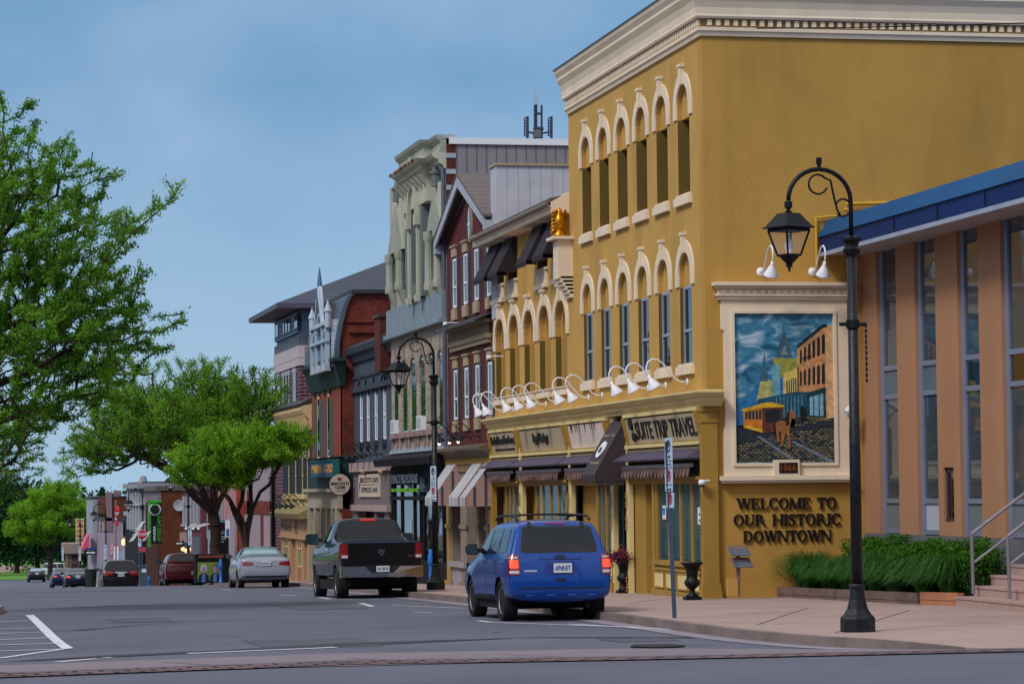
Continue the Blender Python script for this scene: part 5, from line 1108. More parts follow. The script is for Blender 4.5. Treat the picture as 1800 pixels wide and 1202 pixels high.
MB().sweep([(XF,y1),(XF,y0-.02),(XF+2.6,y0-.02)],pf([(0,zq2-.45),(.18,zq2-.45),(.18,zq_-.05),(.3,zq_),(0,zq_+.03)])).build('shop_fascia',M_dg,B6)
Xs6=XF-.42; b6,z6a=onX(547,813,Xs6); a6,z6b=onX(587,835,Xs6)
z6a=onX(567,811,Xs6)[1]; z6b=onX(567,836,Xs6)[1]; s6=MB().box(Xs6,XF-.2,a6,b6,z6b,z6a).build('shop_sign',mat('sign_blue',C(20,96,140),.5,.06,2)); tag(s6,'blue sign box with gold letters on the red brick building','sign')
text('MASEN · GOLD',FX(Xs6),a6+.25,b6-.3,z6b+.1,z6a-.12,mat('gold_letter',C(206,150,50),.4,0),'lettering',s6,th=.02,flip=True,bold=.02)
MB().fb(FX(Xs6),a6-.04,b6+.04,z6a,z6a+.06,-.05,.2).fb(FX(Xs6),a6-.04,b6+.04,z6b-.06,z6b,-.05,.2).fb(FX(Xs6),a6-.04,a6+.04,z6b,z6a,-.05,.2).build('sign_rim',M_teal,s6)
zf=G(y1)-.6; zt6=zq2-.45; o=MB().fb(f6,y0,y1,zt6-.75,zt6,-.2,.3).fb(f6,y0-.1,y1,zt6-.12,zt6,-.4,.0)
for p in (551,562,573,583,592,600): c=ux(p,900); o.fb(f6,c-.13,c+.13,zf,zt6-.7,-.22,.3)
o.build('shop_columns',mat('grey_cream_paint',C(166,156,140),.7,.1,2,dirt=.2),B6); MB().fb(f6,y0+.3,y1,zf,zt6-.7,.3,.35).build('shop_window',mat('brown_panel',C(104,74,56),.6,.2,1.5),B6)
for p in (556.5,567.5,578,587.5): c=ux(p,870); t=MB(); trim_arch(t,f6,c,zt6-2.2,.5,.4,.9,-.1,.1); t.build('shop_arch',mat('grey_cream_paint',C(166,156,140),.7,.1,2,dirt=.2),B6)
shell(B6,XF+.36,y0+.36,y1,-3,ztp-.1,6.6,M_rb,front=False,sides=[])
# dormer with spire
Xd=XF-.46; da,db=y0+.3,onX(549,600,Xd)[0]; yd=(da+db)/2; hw=(db-da)/2; dz0=onX(566,652,Xd)[1]; dz1=onX(566,575,Xd)[1]; dzt=onX(566,500,Xd)[1]; fd=FX(Xd)
DR=thing('spired_dormer','white gothic dormer with a blue spire on the red brick mansard building','dormer',(XF,yd,dz0))
MB().box(Xd+.12,XF+1.4,yd-hw,yd+hw,dz0+.1,dz1+.2).build('dormer_side',stripe('white_clapboard',C(196,200,210),C(150,156,170),.18,.85,horiz=True),DR)
D=MB(); H_=dz1-dz0
for c,q,hh in ((-.68,.27,.72),(0,.40,1.02),(.68,.27,.72)):
    w_=hw*q; trim_arch(D,fd,yd+c*hw,dz0+.1,w_,w_-.08,H_*hh-w_,-.04,.05,k=1.5)
    for s in (-1,1): D.fb(fd,yd+c*hw+s*w_-.045,yd+c*hw+s*w_+.045,dz0,dz1+.1,-.10,.1)
D.fb(fd,yd-hw,yd+hw,dz0-.05,dz0+.22,-.10,.1); D.fb(fd,yd-hw,yd+hw,dz0+H_*.62,dz0+H_*.62+.1,-.12,.1); D.fb(fd,yd-hw,yd+hw,dz1,dz1+.14,-.12,.1)
for s in (-1,1):
    D.poly3([(Xd-.1,yd+s*hw*.55,dz1),(Xd-.1,yd+s*hw*.42,dz1),(Xd-.1,yd,dzt-.25),(Xd-.1,yd,dzt)],(.12,0,0)); D.lathe([(.12,-.1),(.12,.45),(.16,.5),(.05,.8),(.0,.95)],(Xd,yd+s*hw,dz1),8)
trim_arch(D,fd,yd,dz1-.2,hw*.36,hw*.36-.12,.3,-.06,.05,k=1.9)
D.build('tracery',mat('blue_white_paint',C(164,178,194),.6,.1,2),DR)
MB().fb(fd,yd-hw,yd+hw,dz0,dz1+.1,.06,.1).build('pane',glass('blue_glass',C(60,110,140,1.0)),DR)
MB().prism(fd,[(yd-hw*.5,dz1+.1),(yd+hw*.5,dz1+.1),(yd,dz1+(dzt-dz1)*.6)],.1,1.2).build('dormer_roof',mat('dark_slate',C(44,46,54),.6),DR)
zsp=onX(563,470,Xd)[1]; MB().lathe([(.16,0),(.09,.5),(.10,.55),(.02,zsp-dzt+.5)],(Xd,yd,dzt-.5),8).build('spire',mat('spire_blue',C(64,104,140),.5,.2,8),DR)
# ================================================================ dark building with cream arched windows and bracketed cornice
y0=y1+.02; y1=ux(497,800); f7=FX(XF)
B7=thing('bracketed_building','dark two storey building with a cream bracketed cornice and tall green shuttered windows','building',(XF,y0,G(y0)))
M_nv=mat('navy_paint',C(36,42,56),.7,.12,2); M_cr2=mat('buff_paint',C(202,176,132),.7,.1,2)
z7t=onX(515,712,XF-.5)[1]; z7c=onX(520,760,XF)[1]; z7m=onX(520,890,XF)[1]
w7=[ux(p,840) for p in (508,520,532,541)]; w7a=onX(520,805,XF)[1]; w7b=onX(520,868,XF)[1]
MB().wall(f7,rect(y0,y1,z7m-.3,z7t),[rect(c-.42,c+.42,w7b,w7a) for c in w7],.25).build('wall',M_nv,B7); shell(B7,XF+.3,y0+.02,y1,-3,z7t,12,M_nv,front=False,sides=[])
MB().sweep([(XF,y1),(XF,y0)],pf([(0,z7c),(.08,z7c),(.12,z7t-.6),(.34,z7t-.4),(.42,z7t-.25),(.42,z7t-.1),(0,z7t)])).build('cornice',M_cr2,B7)
MB().sweep([(XF,y1+.1),(XF,y0)],pf([(0,z7t),(.46,z7t-.09),(.48,z7t),(0,z7t+.25)])).build('cornice_flashing',mat('dark_slate',C(44,46,54),.6),B7)
t=MB()
for k in range(14): c=y0+.3+(y1-y0-.6)*k/13; t.poly3([(XF-.36,c-.1,z7t-.45),(XF-.15,c-.1,z7t-.45),(XF-.15,c-.1,z7c+.1)],(0,.2,0))
t.build('cornice_bracket',M_cr2,B7)
for c in w7:
    sash(f7,c-.3,c+.3,w7b,w7a,.01,B7,mf=M_cr2,mg=M_gld,rail=.5)
    for s in (-1,1): MB().fb(f7,c+s*.46-.14,c+s*.46+.14,w7b,w7a,-.02,0).build('shutter',M_dg,B7)
    t=MB(); trim_arch(t,f7,c,w7a,.60,.42,.1,-.04,.05,k=1.4); t.build('window_arch',M_cr2,B7)
    MB().fb(f7,c-.55,c+.55,w7b-.2,w7b,-.22,0).fb(f7,c-.4,c+.4,w7b-.5,w7b-.2,-.1,0).build('window_sill',M_cr2,B7)
z7s=onX(520,903,XF-.5)[1]; zf=G(y1)-.6
MB().sweep([(XF,y1+.2),(XF,y0)],pf([(0,z7s-.15),(.5,z7s-.2),(.6,z7s),(.1,z7s+.25),(0,z7s+.6)])).build('shop_cornice',mat('olive_stone',C(134,124,84),.8,.15,2),B7)
MB().fb(f7,y0,y1,z7s-.95,z7s-.15,-.12,.2).fb(f7,y0,y1,z7s-1.05,z7s-.95,-.2,.2).build('shop_fascia',mat('buff_pink_paint',C(176,138,104),.7,.1,2),B7)
t=MB()
for p in (499,513,524,535,545): c=ux(p,950); t.fb(f7,c-.28,c+.28,zf,z7s-1.0,-.08,.3)
t.build('shop_post',mat('buff_pink_paint',C(176,138,104),.7,.1,2),B7)
for pa,pb in ((503,510),(527,534)):
    a,b=ux(pb,950),ux(pa,950); sash(f7,a,b,G(y0)+.6,z7s-1.1,-.10,B7,mf=M_cr2,mg=M_gld,rail=.7,mull=1)
MB().fb(f7,y0,y1,zf,z7s-1.0,.3,.34).build('shop_back',mat('shop_brown',C(110,80,62),.7,.15,1.5),B7)
text('Michaels',f7,ux(517,910),ux(499,910),z7s-.75,z7s-.4,mat('grey_letter',C(90,90,80),.5,0),'lettering',B7,d=-.12,th=.02,flip=True); text('43',f7,ux(528,910),ux(523,910),z7s-.85,z7s-.3,mat('grey_letter',C(90,90,80),.5,0),'lettering',B7,d=-.12,th=.02,flip=True)
gl3=goose('x','dark gooseneck lamps over the buff shop front',M_blk,s=.9)
for i,p in enumerate((541,531,521,510)):
    lb='dark gooseneck lamp over the buff shop front, %s counted from the near end'%ords[i]; o=gl3 if i==0 else dup(gl3,(0,0,0),0,lb); o.location=(XF,ux(p,888),onX(p,887,XF)[1]); o['label']=lb
# ================================================================ tall apartment building behind
X8=XF+1.0; y0=onX(527,640,X8)[0]; y1=onX(483,640,X8)[0]; f8=FX(X8)
B8=thing('apartment_building','tall purple brick apartment building with a louvred top floor and dark overhanging hip roof','building',(X8,y0,G(y0)))
M_pb=brick('purple_brick',C(98,52,66),C(74,36,50),C(128,112,122),.45,.16,.02); M_panel=stripe('cream_panel',C(184,172,178),C(110,100,110),.62,.95,horiz=True,bump=.2,soft=.02)
zb8=onX(505,650,X8)[1]; zp1=onX(505,612,X8)[1]; ze8=onX(505,533,X8)[1]
b8=MB(); b8.box(X8,X8+9,y0,y1,-4,onX(527,642,X8)[1]); b8.build('wall',M_pb,B8); zq8=onX(527,642,X8)[1]
MB().box(X8-.06,X8+9,y0-.06,y1,zq8,onX(527,607,X8)[1]).build('balcony_band',M_panel,B8); zr8=onX(527,607,X8)[1]
MB().box(X8-.02,X8+9,y0-.02,y1,zr8,zr8+.4).build('grey_band',stripe('grey_slats',C(96,96,106),C(64,64,74),.3,.8),B8)
MB().box(X8+.1,X8+9,y0+.1,y1,zr8+.4,onX(512,523,X8-.9)[1]-.2).build('top_floor_wall',mat('blue_grey_cladding',C(104,112,134),.6,.1,1),B8)
lv=MB(); zl0=zr8+.6; zl1=onX(527,547,X8)[1]
lv.fb(f8,y0+.4,y1-.4,zl0,zl1,-.05,.1); lv.build('louvres',stripe('blue_louvres',C(110,136,164),C(50,64,88),.22,.6,horiz=True),B8)
for pa,pb in ((487,492),(501,503),(505,508),(510,513),(521,526)):
    a,b=sorted((onX(pa,590,X8)[0],onX(pb,590,X8)[0])); MB().fb(f8,a,b,zl0+.2,zl1-.15,-.09,-.05).build('window',M_gld,B8)
for pa,pb in ((488,493),(498,500),(503,505),(508,510),(516,521)):
    a,b=sorted((onX(pa,690,X8)[0],onX(pb,690,X8)[0])); za,zb=onX(505,660,X8)[1],onX(505,708,X8)[1]; o=MB().fb(f8,a,b,zb,za,-.03,.05).build('window',M_gld,B8); MB().fb(f8,a-.1,b+.1,za,za+.2,-.06,.05).fb(f8,a-.1,b+.1,zb-.2,zb,-.06,.05).build('stone_band',M_gray,o)
fs8=FY(y0); xs0=X8+.2
for k in range(9): MB().box(X8+.2+k*.42,X8+.34+k*.42,y0-.10,y0-.05,zq8+.1,zr8-.05).build('railing_slat',mat('slat_pink',C(150,130,130),.7),B8) if k<5 else None
zre=onX(512,523,X8-.9)[1]; 
P0=(X8-1.1,y0-.9); P1=(X8-1.1,y1+1.0); ridge=onY(690,463,y0+4); R1=(X8+6.5,y0+6,ridge[1]+.6)
rf=MB(); e=[(X8-1.1,y0-.9,zre),(X8-1.1,y1+1.1,zre),(X8+14,y1+1.1,zre),(X8+14,y0-.9,zre)]; hz=zre+2.5; rid=[(X8+5.2,(y0+y1)/2,hz),(X8+9,(y0+y1)/2,hz)]
rf.add(e+rid,[(0,3,5,4),(0,4,1),(1,4,5,2),(2,5,3)]); rf.build('roof',stripe('slate_roof',C(54,60,78),C(38,42,56),.2,.85,horiz=True,bump=.4),B8)
MB().box(X8-1.1,X8+14,y0-.9,y1+1.1,zre-.22,zre-.003).build('eave',mat('eave_purple',C(76,72,92),.6),B8)
print('B8',zre,onX(483,640,X8))
# ================================================================ office building on the right
M_off=mat('salmon_stucco',C(164,120,90),.9,.07,.6,.3,25,dirt=.22); M_nav=mat('navy_metal',C(12,46,100),.6,.1,.6,spec=.2); M_soff=mat('soffit_white',C(168,158,162),.6,.08,1)
X9=onY(1517,700,YC)[0]; f9=FX(X9); yN=38.0
OB=thing('office_building','salmon stucco office building with tall narrow windows between fins and a navy roof edge','building',(X9,yN,G(yN)))
zsf=onY(1450,447,YC-.3)[1]; z0=onX(1540,937,X9)[1]; XR=onY(1452,430,YC-.3)[0]
fins=[(1500,1543),(1577,1610),(1646,1685),(1722,1762)]
fe=[]
ref=650
for a,b in fins:
    u1,u0=onX(a,ref,X9)[0],onX(b,ref,X9)[0]; fe.append([u0,min(u1,YC-.02)])
pit=fe[2][1]-fe[3][1]
for k in range(1,4): fe.append([fe[3][0]-pit*k,fe[3][1]-pit*k])
DF=.10
zt1,zt2,zt0=onX(1565,647,X9+DF)[1],onX(1565,697,X9+DF)[1],onX(1640,880,X9+DF)[1]
ws=(onX(1677,870,X9)[0],onX(1659,870,X9)[0],onX(1668,917,X9)[1],onX(1668,821,X9)[1])
for i,(a,b) in enumerate(fe):
    if i==2:
        MB().wall(f9,rect(a,b,z0,zsf+.05),[rect(*ws)],.12).fb(f9,a,b,z0-.0,z0+.001,0,DF+.2).add([f9(a,z0,0),f9(a,zsf+.05,0),f9(a,zsf+.05,DF+.2),f9(a,z0,DF+.2),f9(b,z0,0),f9(b,zsf+.05,0),f9(b,zsf+.05,DF+.2),f9(b,z0,DF+.2)],[(0,1,2,3),(4,7,6,5)]).build('fin',M_off,OB)
        t=MB().fb(f9,ws[0],ws[0]+.06,ws[2],ws[3],.05,.11).fb(f9,ws[1]-.06,ws[1],ws[2],ws[3],.05,.11).fb(f9,ws[0],ws[1],ws[2],ws[2]+.06,.05,.11).fb(f9,ws[0],ws[1],ws[3]-.1,ws[3],.05,.11).build('small_window',M_shut,OB); MB().fb(f9,ws[0]+.05,ws[1]-.05,ws[2]+.05,ws[3]-.1,.08,.1).build('pane',M_gld,t)
    else: MB().fb(f9,a,b,z0,zsf+.05,0,DF+.2).build('fin',M_off,OB)
M_alu=mat('aluminium_frame',C(124,132,154),.45,.08,2,metal=.2)
M_offg=glass('office_glass',C(70,84,96,1.0),.35)
for i in range(len(fe)-1):
    a,b=fe[i+1][1],fe[i][0]; w=.07; o=MB()
    o.fb(f9,a,a+w,z0,zsf,DF-.03,DF+.1).fb(f9,b-.17,b,z0,zsf,DF-.04,DF+.1)
    for z in (zt1,zt2,zt0,z0+.06): o.fb(f9,a+w,b-.17,z-.045,z+.045,DF-.035,DF+.08)
    o=o.build('window',M_alu,OB)
    MB().fb(f9,a+w,b-.17,zt1+.04,zsf,DF,DF+.02).build('pane',M_offg,o); MB().fb(f9,a+w,b-.17,zt0+.04,zt2-.04,DF,DF+.02).build('pane',M_offg,o)
    mm=mat('pale_spandrel',C(170,174,196),.5,.05,2) if i==1 else mat('grey_spandrel',C(104,112,118),.5,.08,2)
    MB().fb(f9,a+w,b-.17,z0+.1,zt0-.04,DF,DF+.02).build('spandrel',mm,o)
    MB().fb(f9,a+w,b-.17,zt2+.04,zt1-.04,DF,DF+.02).build('spandrel',mat('slate_spandrel',C(86,104,116),.4,.08,2) if i<2 else M_gld,o)
    MB().fb(f9,a-.1,b+.1,z0,zsf,.5,.52).build('blind',mat('amber_blind',C(120,92,52),.8,.5,.9),o)
ob=MB(); ob.box(X9-.02,X9+14,yN,YC-.02,-.3,z0-.003); ob.build('foundation',mat('grey_foundation',C(98,96,106),.8,.1,1),OB)
ob=MB(); ob.box(X9+1.6,X9+14,yN,YC-.02,z0,zsf); ob.build('inner_wall',mat('office_interior',C(60,56,54),.9,.3,.8),OB)
ob=MB().box(XR,X9+14.2,yN,YC-.03,zsf,zsf+.04); ob.build('soffit',M_soff,OB)
hf=onY(1450,385,YC-.3)[1]-zsf
MB().sweep([(XR,YC-.03),(XR,yN)],pf([(-.3,zsf+.05),(.02,zsf+.05),(.05,zsf+.50*hf),(-.3,zsf+.50*hf)])).build('fascia',M_nav,OB)
MB().sweep([(XR,YC-.03),(XR,yN)],pf([(-.3,zsf+.51*hf),(.09,zsf+.51*hf),(-.12,zsf+hf),(-.3,zsf+hf)])).build('roof_trim',mat('navy_trim',C(14,74,122),.6,.1,.6,spec=.2),OB)
MB().box(XR-.05,XR+.02,yN,YC-.03,zsf-.03,zsf+.05).build('drip_edge',mat('pale_drip',C(150,160,180),.5),OB)
MB().box(XR+.25,X9+14,yN,YC-.03,zsf+.05,zsf+hf-.08).build('roof',M_nav,OB)
t=MB()
for y_ in (52.0,49.6,47.3,45): t.box(XR-.058,XR-.045,y_-.012,y_+.012,zsf+.06,zsf+.49*hf)
t.build('fascia_seam',M_blk,OB)
# ---------------------------------------------------------------- steps with handrails
sx,sy=gnd(1681,1066,KB); zst=G(sy)+KB; ST=thing('entrance_steps','concrete steps rising to the right beside the planting bed','steps',(sx,sy,zst))
M_stp=mat('step_concrete',C(166,138,132),.9,.10,1.5,.3,40,dirt=.3)
for k in range(7):
    x=sx+k*.315; MB().box(x,x+.315 if k<6 else x+3.5,sy-6,sy,zst-.3,zst+.175*(k+1)-.0).build('step',M_stp,ST)
    MB().box(x-.015,x+.05,sy-6,sy+.005,zst+.175*(k+1)-.04,zst+.175*(k+1)+.004).build('nosing',M_stp,ST)
M_st=mat('brushed_steel',C(150,146,156),.35,.1,4,metal=.6)
def oxy(px,py,Y): x,z=onY(px,py,Y); return (x,Y,z)
for i,(pts,yy,lb) in enumerate((([(1711,1043),(1708,938),(1830,845)],sy-.35,'far steel handrail of the entrance steps, beside the hedge'),([(1775,1052),(1771,942),(1830,897)],sy-2.1,'near steel handrail in the middle of the entrance steps'))):
    P=[oxy(p[0],p[1],yy) for p in pts]; rt=thing('handrail',lb,'handrail',(P[0][0],yy,P[0][2]),'handrails of the entrance steps')
    MB().tube([P[0],P[1]],.032,8).build('post',M_st,rt); MB().tube([P[1],P[2]],.03,8).build('top_rail',M_st,rt)
    Q=[oxy(p[0],p[1],yy) for p in ([(1711,989),(1830,898)] if i==0 else [(1773,993),(1830,950)])]; MB().tube(Q,.022,8).build('lower_rail',M_st,rt)
    e=P[2]; MB().tube([(e[0],yy,e[2]),(e[0],yy,e[2]-1.0)],.03,8).build('post',M_st,rt)
# ---------------------------------------------------------------- timber edged planting bed
p1=gnd(1345,1048,KB); p2=gnd(1612,1062,KB); p3=gnd(1683,1065,KB)
def stack(a,b,h0,h1,w,label,m):
    A=Vector((a[0],a[1]));B=Vector((b[0],b[1])); t=(B-A).normalized(); n=Vector((-t.y,t.x))*w
    if n.x<0: n=-n
    r=thing('timber_edging',label,'timber edging',(A.x,A.y,G(A.y)+KB),'timber edgings of the planting bed')
    za,zb=G(A.y)+KB,G(B.y)+KB
    for lo,hi in h0: MB().add([(A.x,A.y,za+lo),(B.x,B.y,zb+lo),(B.x+n.x,B.y+n.y,zb+lo),(A.x+n.x,A.y+n.y,za+lo),(A.x,A.y,za+hi),(B.x,B.y,zb+hi),(B.x+n.x,B.y+n.y,zb+hi),(A.x+n.x,A.y+n.y,za+hi)],[(3,2,1,0),(4,5,6,7),(0,1,5,4),(1,2,6,5),(2,3,7,6),(3,0,4,7)]).build('board',m,r)
M_tim=mat('weathered_timber',C(112,92,88),.9,.25,3,.4,30,dirt=.3); M_tim2=mat('new_timber',C(168,112,82),.85,.12,3,.3,30)
pm=(p1[0]+(p2[0]-p1[0])*.49,p1[1]+(p2[1]-p1[1])*.49)
stack(p1,pm,[(-.05,.05),(.06,.20)],0,.14,'weathered grey timber edging nearest the ochre wall',M_tim)
stack((pm[0]+.0,pm[1]-.06),p2,[(-.05,.05),(.06,.20)],0,.14,'weathered brown timber edging behind the street lamp foot',M_tim)
stack((p2[0]+.02,p2[1]-.1),p3,[(-.05,.08),(.09,.22)],0,.14,'fresh reddish timber edging next to the entrance steps',M_tim2)
stack(p1,(X9-.4,p1[1]+.9) if 0 else (p1[0]+1.0,min(YC-.1,p1[1]+1.2)),[(-.05,.18)],0,.14,'short end timber of the planting bed against the ochre wall',M_tim)
bed=[(p1[0]+.1,p1[1]),(p2[0]+.1,p2[1]),(p3[0]+.1,p3[1]),(X9,p3[1]),(X9,YC-.05),(p1[0]+.3,YC-.05)]
sheet('planting_bed_soil',bed,mat('soil',C(60,46,38),1,.3,4),KB+.14)
# leaf helper: many small faces in one mesh
def leaves(name,P,size,m,parent=None,up=.3,asp=.45,rng=None,curl=0):
    """P: (n,3) centres; builds one quad leaf per centre"""
    rng=rng or np.random.default_rng(3); n=len(P); P=np.asarray(P,float)
    if parent is not None: P=P-np.array(parent.location)
    d=rng.normal(size=(n,3)); d[:,2]+=up; d/=np.linalg.norm(d,axis=1)[:,None]; e=rng.normal(size=(n,3)); e-=(e*d).sum(1)[:,None]*d; e/=np.linalg.norm(e,axis=1)[:,None]
    s=(size*rng.uniform(.6,1.35,n))[:,None]
    V=np.stack([P-d*s*.5,P+e*s*asp*.5,P+d*s*.5,P-e*s*asp*.5],1).reshape(-1,3)
    me=bpy.data.meshes.new(name); me.vertices.add(4*n); me.vertices.foreach_set('co',V.ravel()); me.loops.add(4*n); me.loops.foreach_set('vertex_index',np.arange(4*n,dtype=np.int32))
    me.polygons.add(n); me.polygons.foreach_set('loop_start',np.arange(0,4*n,4,dtype=np.int32)); me.update(); me.validate(); me.materials.append(m)
    o=bpy.data.objects.new(name,me); COL.objects.link(o); o.parent=parent; return o
def leafmat(name,c1,c2,scale=.9,tr=.35):
    if name in MATS: return MATS[name]
    m,N,L,p=newmat(name); p.inputs['Roughness'].default_value=.55; p.inputs['Specular IOR Level'].default_value=.25
    tc=N.new('ShaderNodeTexCoord'); nz=N.new('ShaderNodeTexNoise'); nz.inputs['Scale'].default_value=scale; nz.inputs['Detail'].default_value=8; nz.inputs['Roughness'].default_value=.7; L.new(tc.outputs['Object'],nz.inputs[0])
    r=N.new('ShaderNodeValToRGB'); r.color_ramp.elements[0].position=.36; r.color_ramp.elements[1].position=.64; r.color_ramp.elements[0].color=c1; r.color_ramp.elements[1].color=c2; L.new(nz.outputs[0],r.inputs[0]); L.new(r.outputs[0],p.inputs['Base Color'])
    t=N.new('ShaderNodeBsdfTranslucent'); L.new(r.outputs[0],t.inputs[0]); mx=N.new('ShaderNodeMixShader'); mx.inputs[0].default_value=tr; L.new(p.outputs[0],mx.inputs[1]); L.new(t.outputs[0],mx.inputs[2]); L.new(mx.outputs[0],N['Material Output'].inputs[0])
    MATS[name]=m; return m
rng=np.random.default_rng(11)
# fountain grass: one tuft = one thing
M_fg=leafmat('fountain_grass_blade',C(24,62,22),C(70,122,48),3.0,.25)
def tuft(label,x,y,z,r,h,n=1100):
    t=thing('grass_tuft',label,'ornamental grass',(x,y,z),'ornamental grass tufts in the planting bed'); V=[];F=[]
    for k in range(n):
        a=rng.uniform(0,2*PI); out=r*rng.uniform(.25,1.0); hh=h*rng.uniform(.45,1.05)*(1-.15*out/r); b=rng.uniform(0,.25*r); w=.007+.005*rng.random(); pts=[]
        for i in range(5):
            q=i/4; rad=b+out*q**1.4; zz=hh*math.sin(q*PI*(.55+.28*out/r)); pts.append((rad*math.cos(a),rad*math.sin(a),zz))
        n0=len(V); sx_,sy_=-math.sin(a+.5),math.cos(a+.5)
        for i,p in enumerate(pts): ww=w*(1-i/4.4); V+=[(p[0]-sx_*ww+x,p[1]-sy_*ww+y,p[2]+z),(p[0]+sx_*ww+x,p[1]+sy_*ww+y,p[2]+z)]
        F+=[(n0+2*i,n0+2*i+1,n0+2*i+3,n0+2*i+2) for i in range(4)]
    mb=MB(); mb.v=V; mb.f=F; me=bpy.data.meshes.new('blades'); me.from_pydata([(v[0]-x,v[1]-y,v[2]-z) for v in V],[],F); me.materials.append(M_fg); o=bpy.data.objects.new('blades',me); COL.objects.link(o); o.parent=t
    return t
tl=['ornamental grass tuft nearest the plaque stand','ornamental grass tuft second from the plaque stand','ornamental grass tuft third from the plaque stand, before the hidden wall edge','ornamental grass tuft directly behind the street lamp','ornamental grass tuft just right of the street lamp','ornamental grass tuft second right of the street lamp','ornamental grass tuft third right of the street lamp','ornamental grass tuft next to the far handrail']
for i,px in enumerate((1395,1430,1468,1508,1548,1590,1632,1668)):
    t_=i/7; A=(p1[0]+.55,p1[1]-.1); Bq=(p3[0]+.35,p3[1]+.4); Y_=A[1]+(Bq[1]-A[1])*t_; X_=onY(px,1020,Y_)[0]
    Y_=Y_+(.25 if i%2 else 0); tuft(tl[i],X_+(.25 if i==7 else 0),Y_+(.2 if i==7 else 0),G(Y_)+KB+.14,.80,.74+.07*math.sin(i*2.1))
# clipped hedge under the windows: yew-like, one hedge
hz1=onX(1600,952,X9-.3)[1]
HB=thing('hedge','clipped bright green hedge under the office windows','hedge',(X9-.5,50,G(50)))
P=[]
for k in range(26000):
    y_=rng.uniform(46.2,YC-1.0); q=rng.random(); x_=X9-.12-.75*rng.random(); top=hz1-.02+.10*math.sin(y_*3.1)+.07*math.sin(y_*7.7+x_*3)
    z_=top-abs(rng.normal())*.28*(1) - .12*((X9-.12-x_)/.75)**2; P.append((x_,y_,z_))
leaves('foliage',P,.055,leafmat('hedge_leaf',C(28,74,14),C(76,134,20),5,.3),HB,asp=.5)
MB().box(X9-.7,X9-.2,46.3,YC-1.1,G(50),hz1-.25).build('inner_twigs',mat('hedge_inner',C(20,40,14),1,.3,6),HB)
# plaque stand
q=gnd(1298,1052,KB); PS=thing('plaque_stand','two tilted grey text plaques on a single post before the ochre wall','plaque stand',(q[0],q[1],G(q[1])+KB)); yq=q[1]
def pq(px,py,dy=0): x,z=onY(px,py,yq+dy); return x,z
M_pl=mat('slate_plaque',C(78,88,106),.5,.2,14)
a=pq(1298,1047); b=pq(1298,996); MB().box(a[0]-.035,a[0]+.035,yq-.03,yq+.03,a[1],b[1]+.35).build('post',mat('pink_post',C(132,100,92),.7),PS)
MB().box(a[0]-.22,a[0]-.02,yq-.05,yq+.08,a[1],a[1]+.34).build('service_box',M_yel,PS)
for (ya,yb,xa_,xb_) in ((961,976,1274,1315),(982,996.5,1279,1319)):
    (x0,z1_),(x1,z0_)=pq(xa_,ya),pq(xb_,yb); sh=.06
    MB().poly3([(x0,yq-.12,z1_),(x1-sh,yq-.12,z1_),(x1,yq-.26,z0_),(x0+sh,yq-.26,z0_)],(0,.02,.03)).build('plaque_rim',mat('rust_rim',C(120,92,84),.6),PS)
    pl=MB().poly3([(x0+.02,yq-.135,z1_-.015),(x1-sh-.015,yq-.135,z1_-.015),(x1-.025,yq-.262,z0_+.015),(x0+sh+.01,yq-.262,z0_+.015)],(0,-.008,-.008)).build('plaque',M_pl,PS)
    t=MB()
    for k in range(5):
        f=(k+1)/6; zz=z1_+(z0_-z1_)*f; yy_=yq-.15-.13*f; xx0=x0+.1+sh*f; t.box(xx0,xx0+.22+.05*(k%2),yy_-.006,yy_-.001,zz-.006,zz+.006)
    t.build('small_print',mat('print_grey',C(150,158,170),.5,0),pl)
# ---------------------------------------------------------------- cast iron urns
def urn(label,q,flowers):
    t=thing('urn_planter',label,'planter',(q[0],q[1],G(q[1])+KB)); c=(q[0],q[1],G(q[1])+KB)
    MB().box(c[0]-.15,c[0]+.15,c[1]-.15,c[1]+.15,c[2],c[2]+.06).build('plinth',M_blk,t)
    pr=[(.15,.06),(.14,.09),(.07,.13),(.055,.19),(.09,.23),(.15,.27),(.165,.33),(.15,.38),(.12,.41),(.115,.46),(.13,.56),(.17,.64),(.24,.70),(.245,.72),(.22,.72),(.15,.60),(.02,.58)]
    MB().lathe([(r*.9,z) for r,z in pr],c,20).build('bowl',M_blk,t,smooth=True)
    fl=MB()
    for k in range(12): a=k*PI/6; fl.lathe([(.0,-.04),(.022,0),(0,.05)],(c[0]+.14*math.cos(a),c[1]+.14*math.sin(a),c[2]+.33),5)
    fl.build('fluting',M_blk,t)
    if flowers:
        P=rng.normal(size=(1500,3))*[.15,.15,.07]+[c[0],c[1],c[2]+.78]; leaves('flowers',P,.05,mat('burgundy_petal',C(92,22,56),.6,.4,14),t,asp=.8)
        P=rng.normal(size=(160,3))*[.14,.14,.08]+[c[0]+.03,c[1]-.05,c[2]+.79]; leaves('yellow_flecks',P,.035,mat('amber_leaf',C(184,120,40),.6,.3,9),t,asp=.6)
    return t
urn('empty black iron urn planter beside the corner pilaster',gnd(1217,1054,KB),False); urn('black iron urn planter full of burgundy flowers',gnd(1097,1042,KB),True)
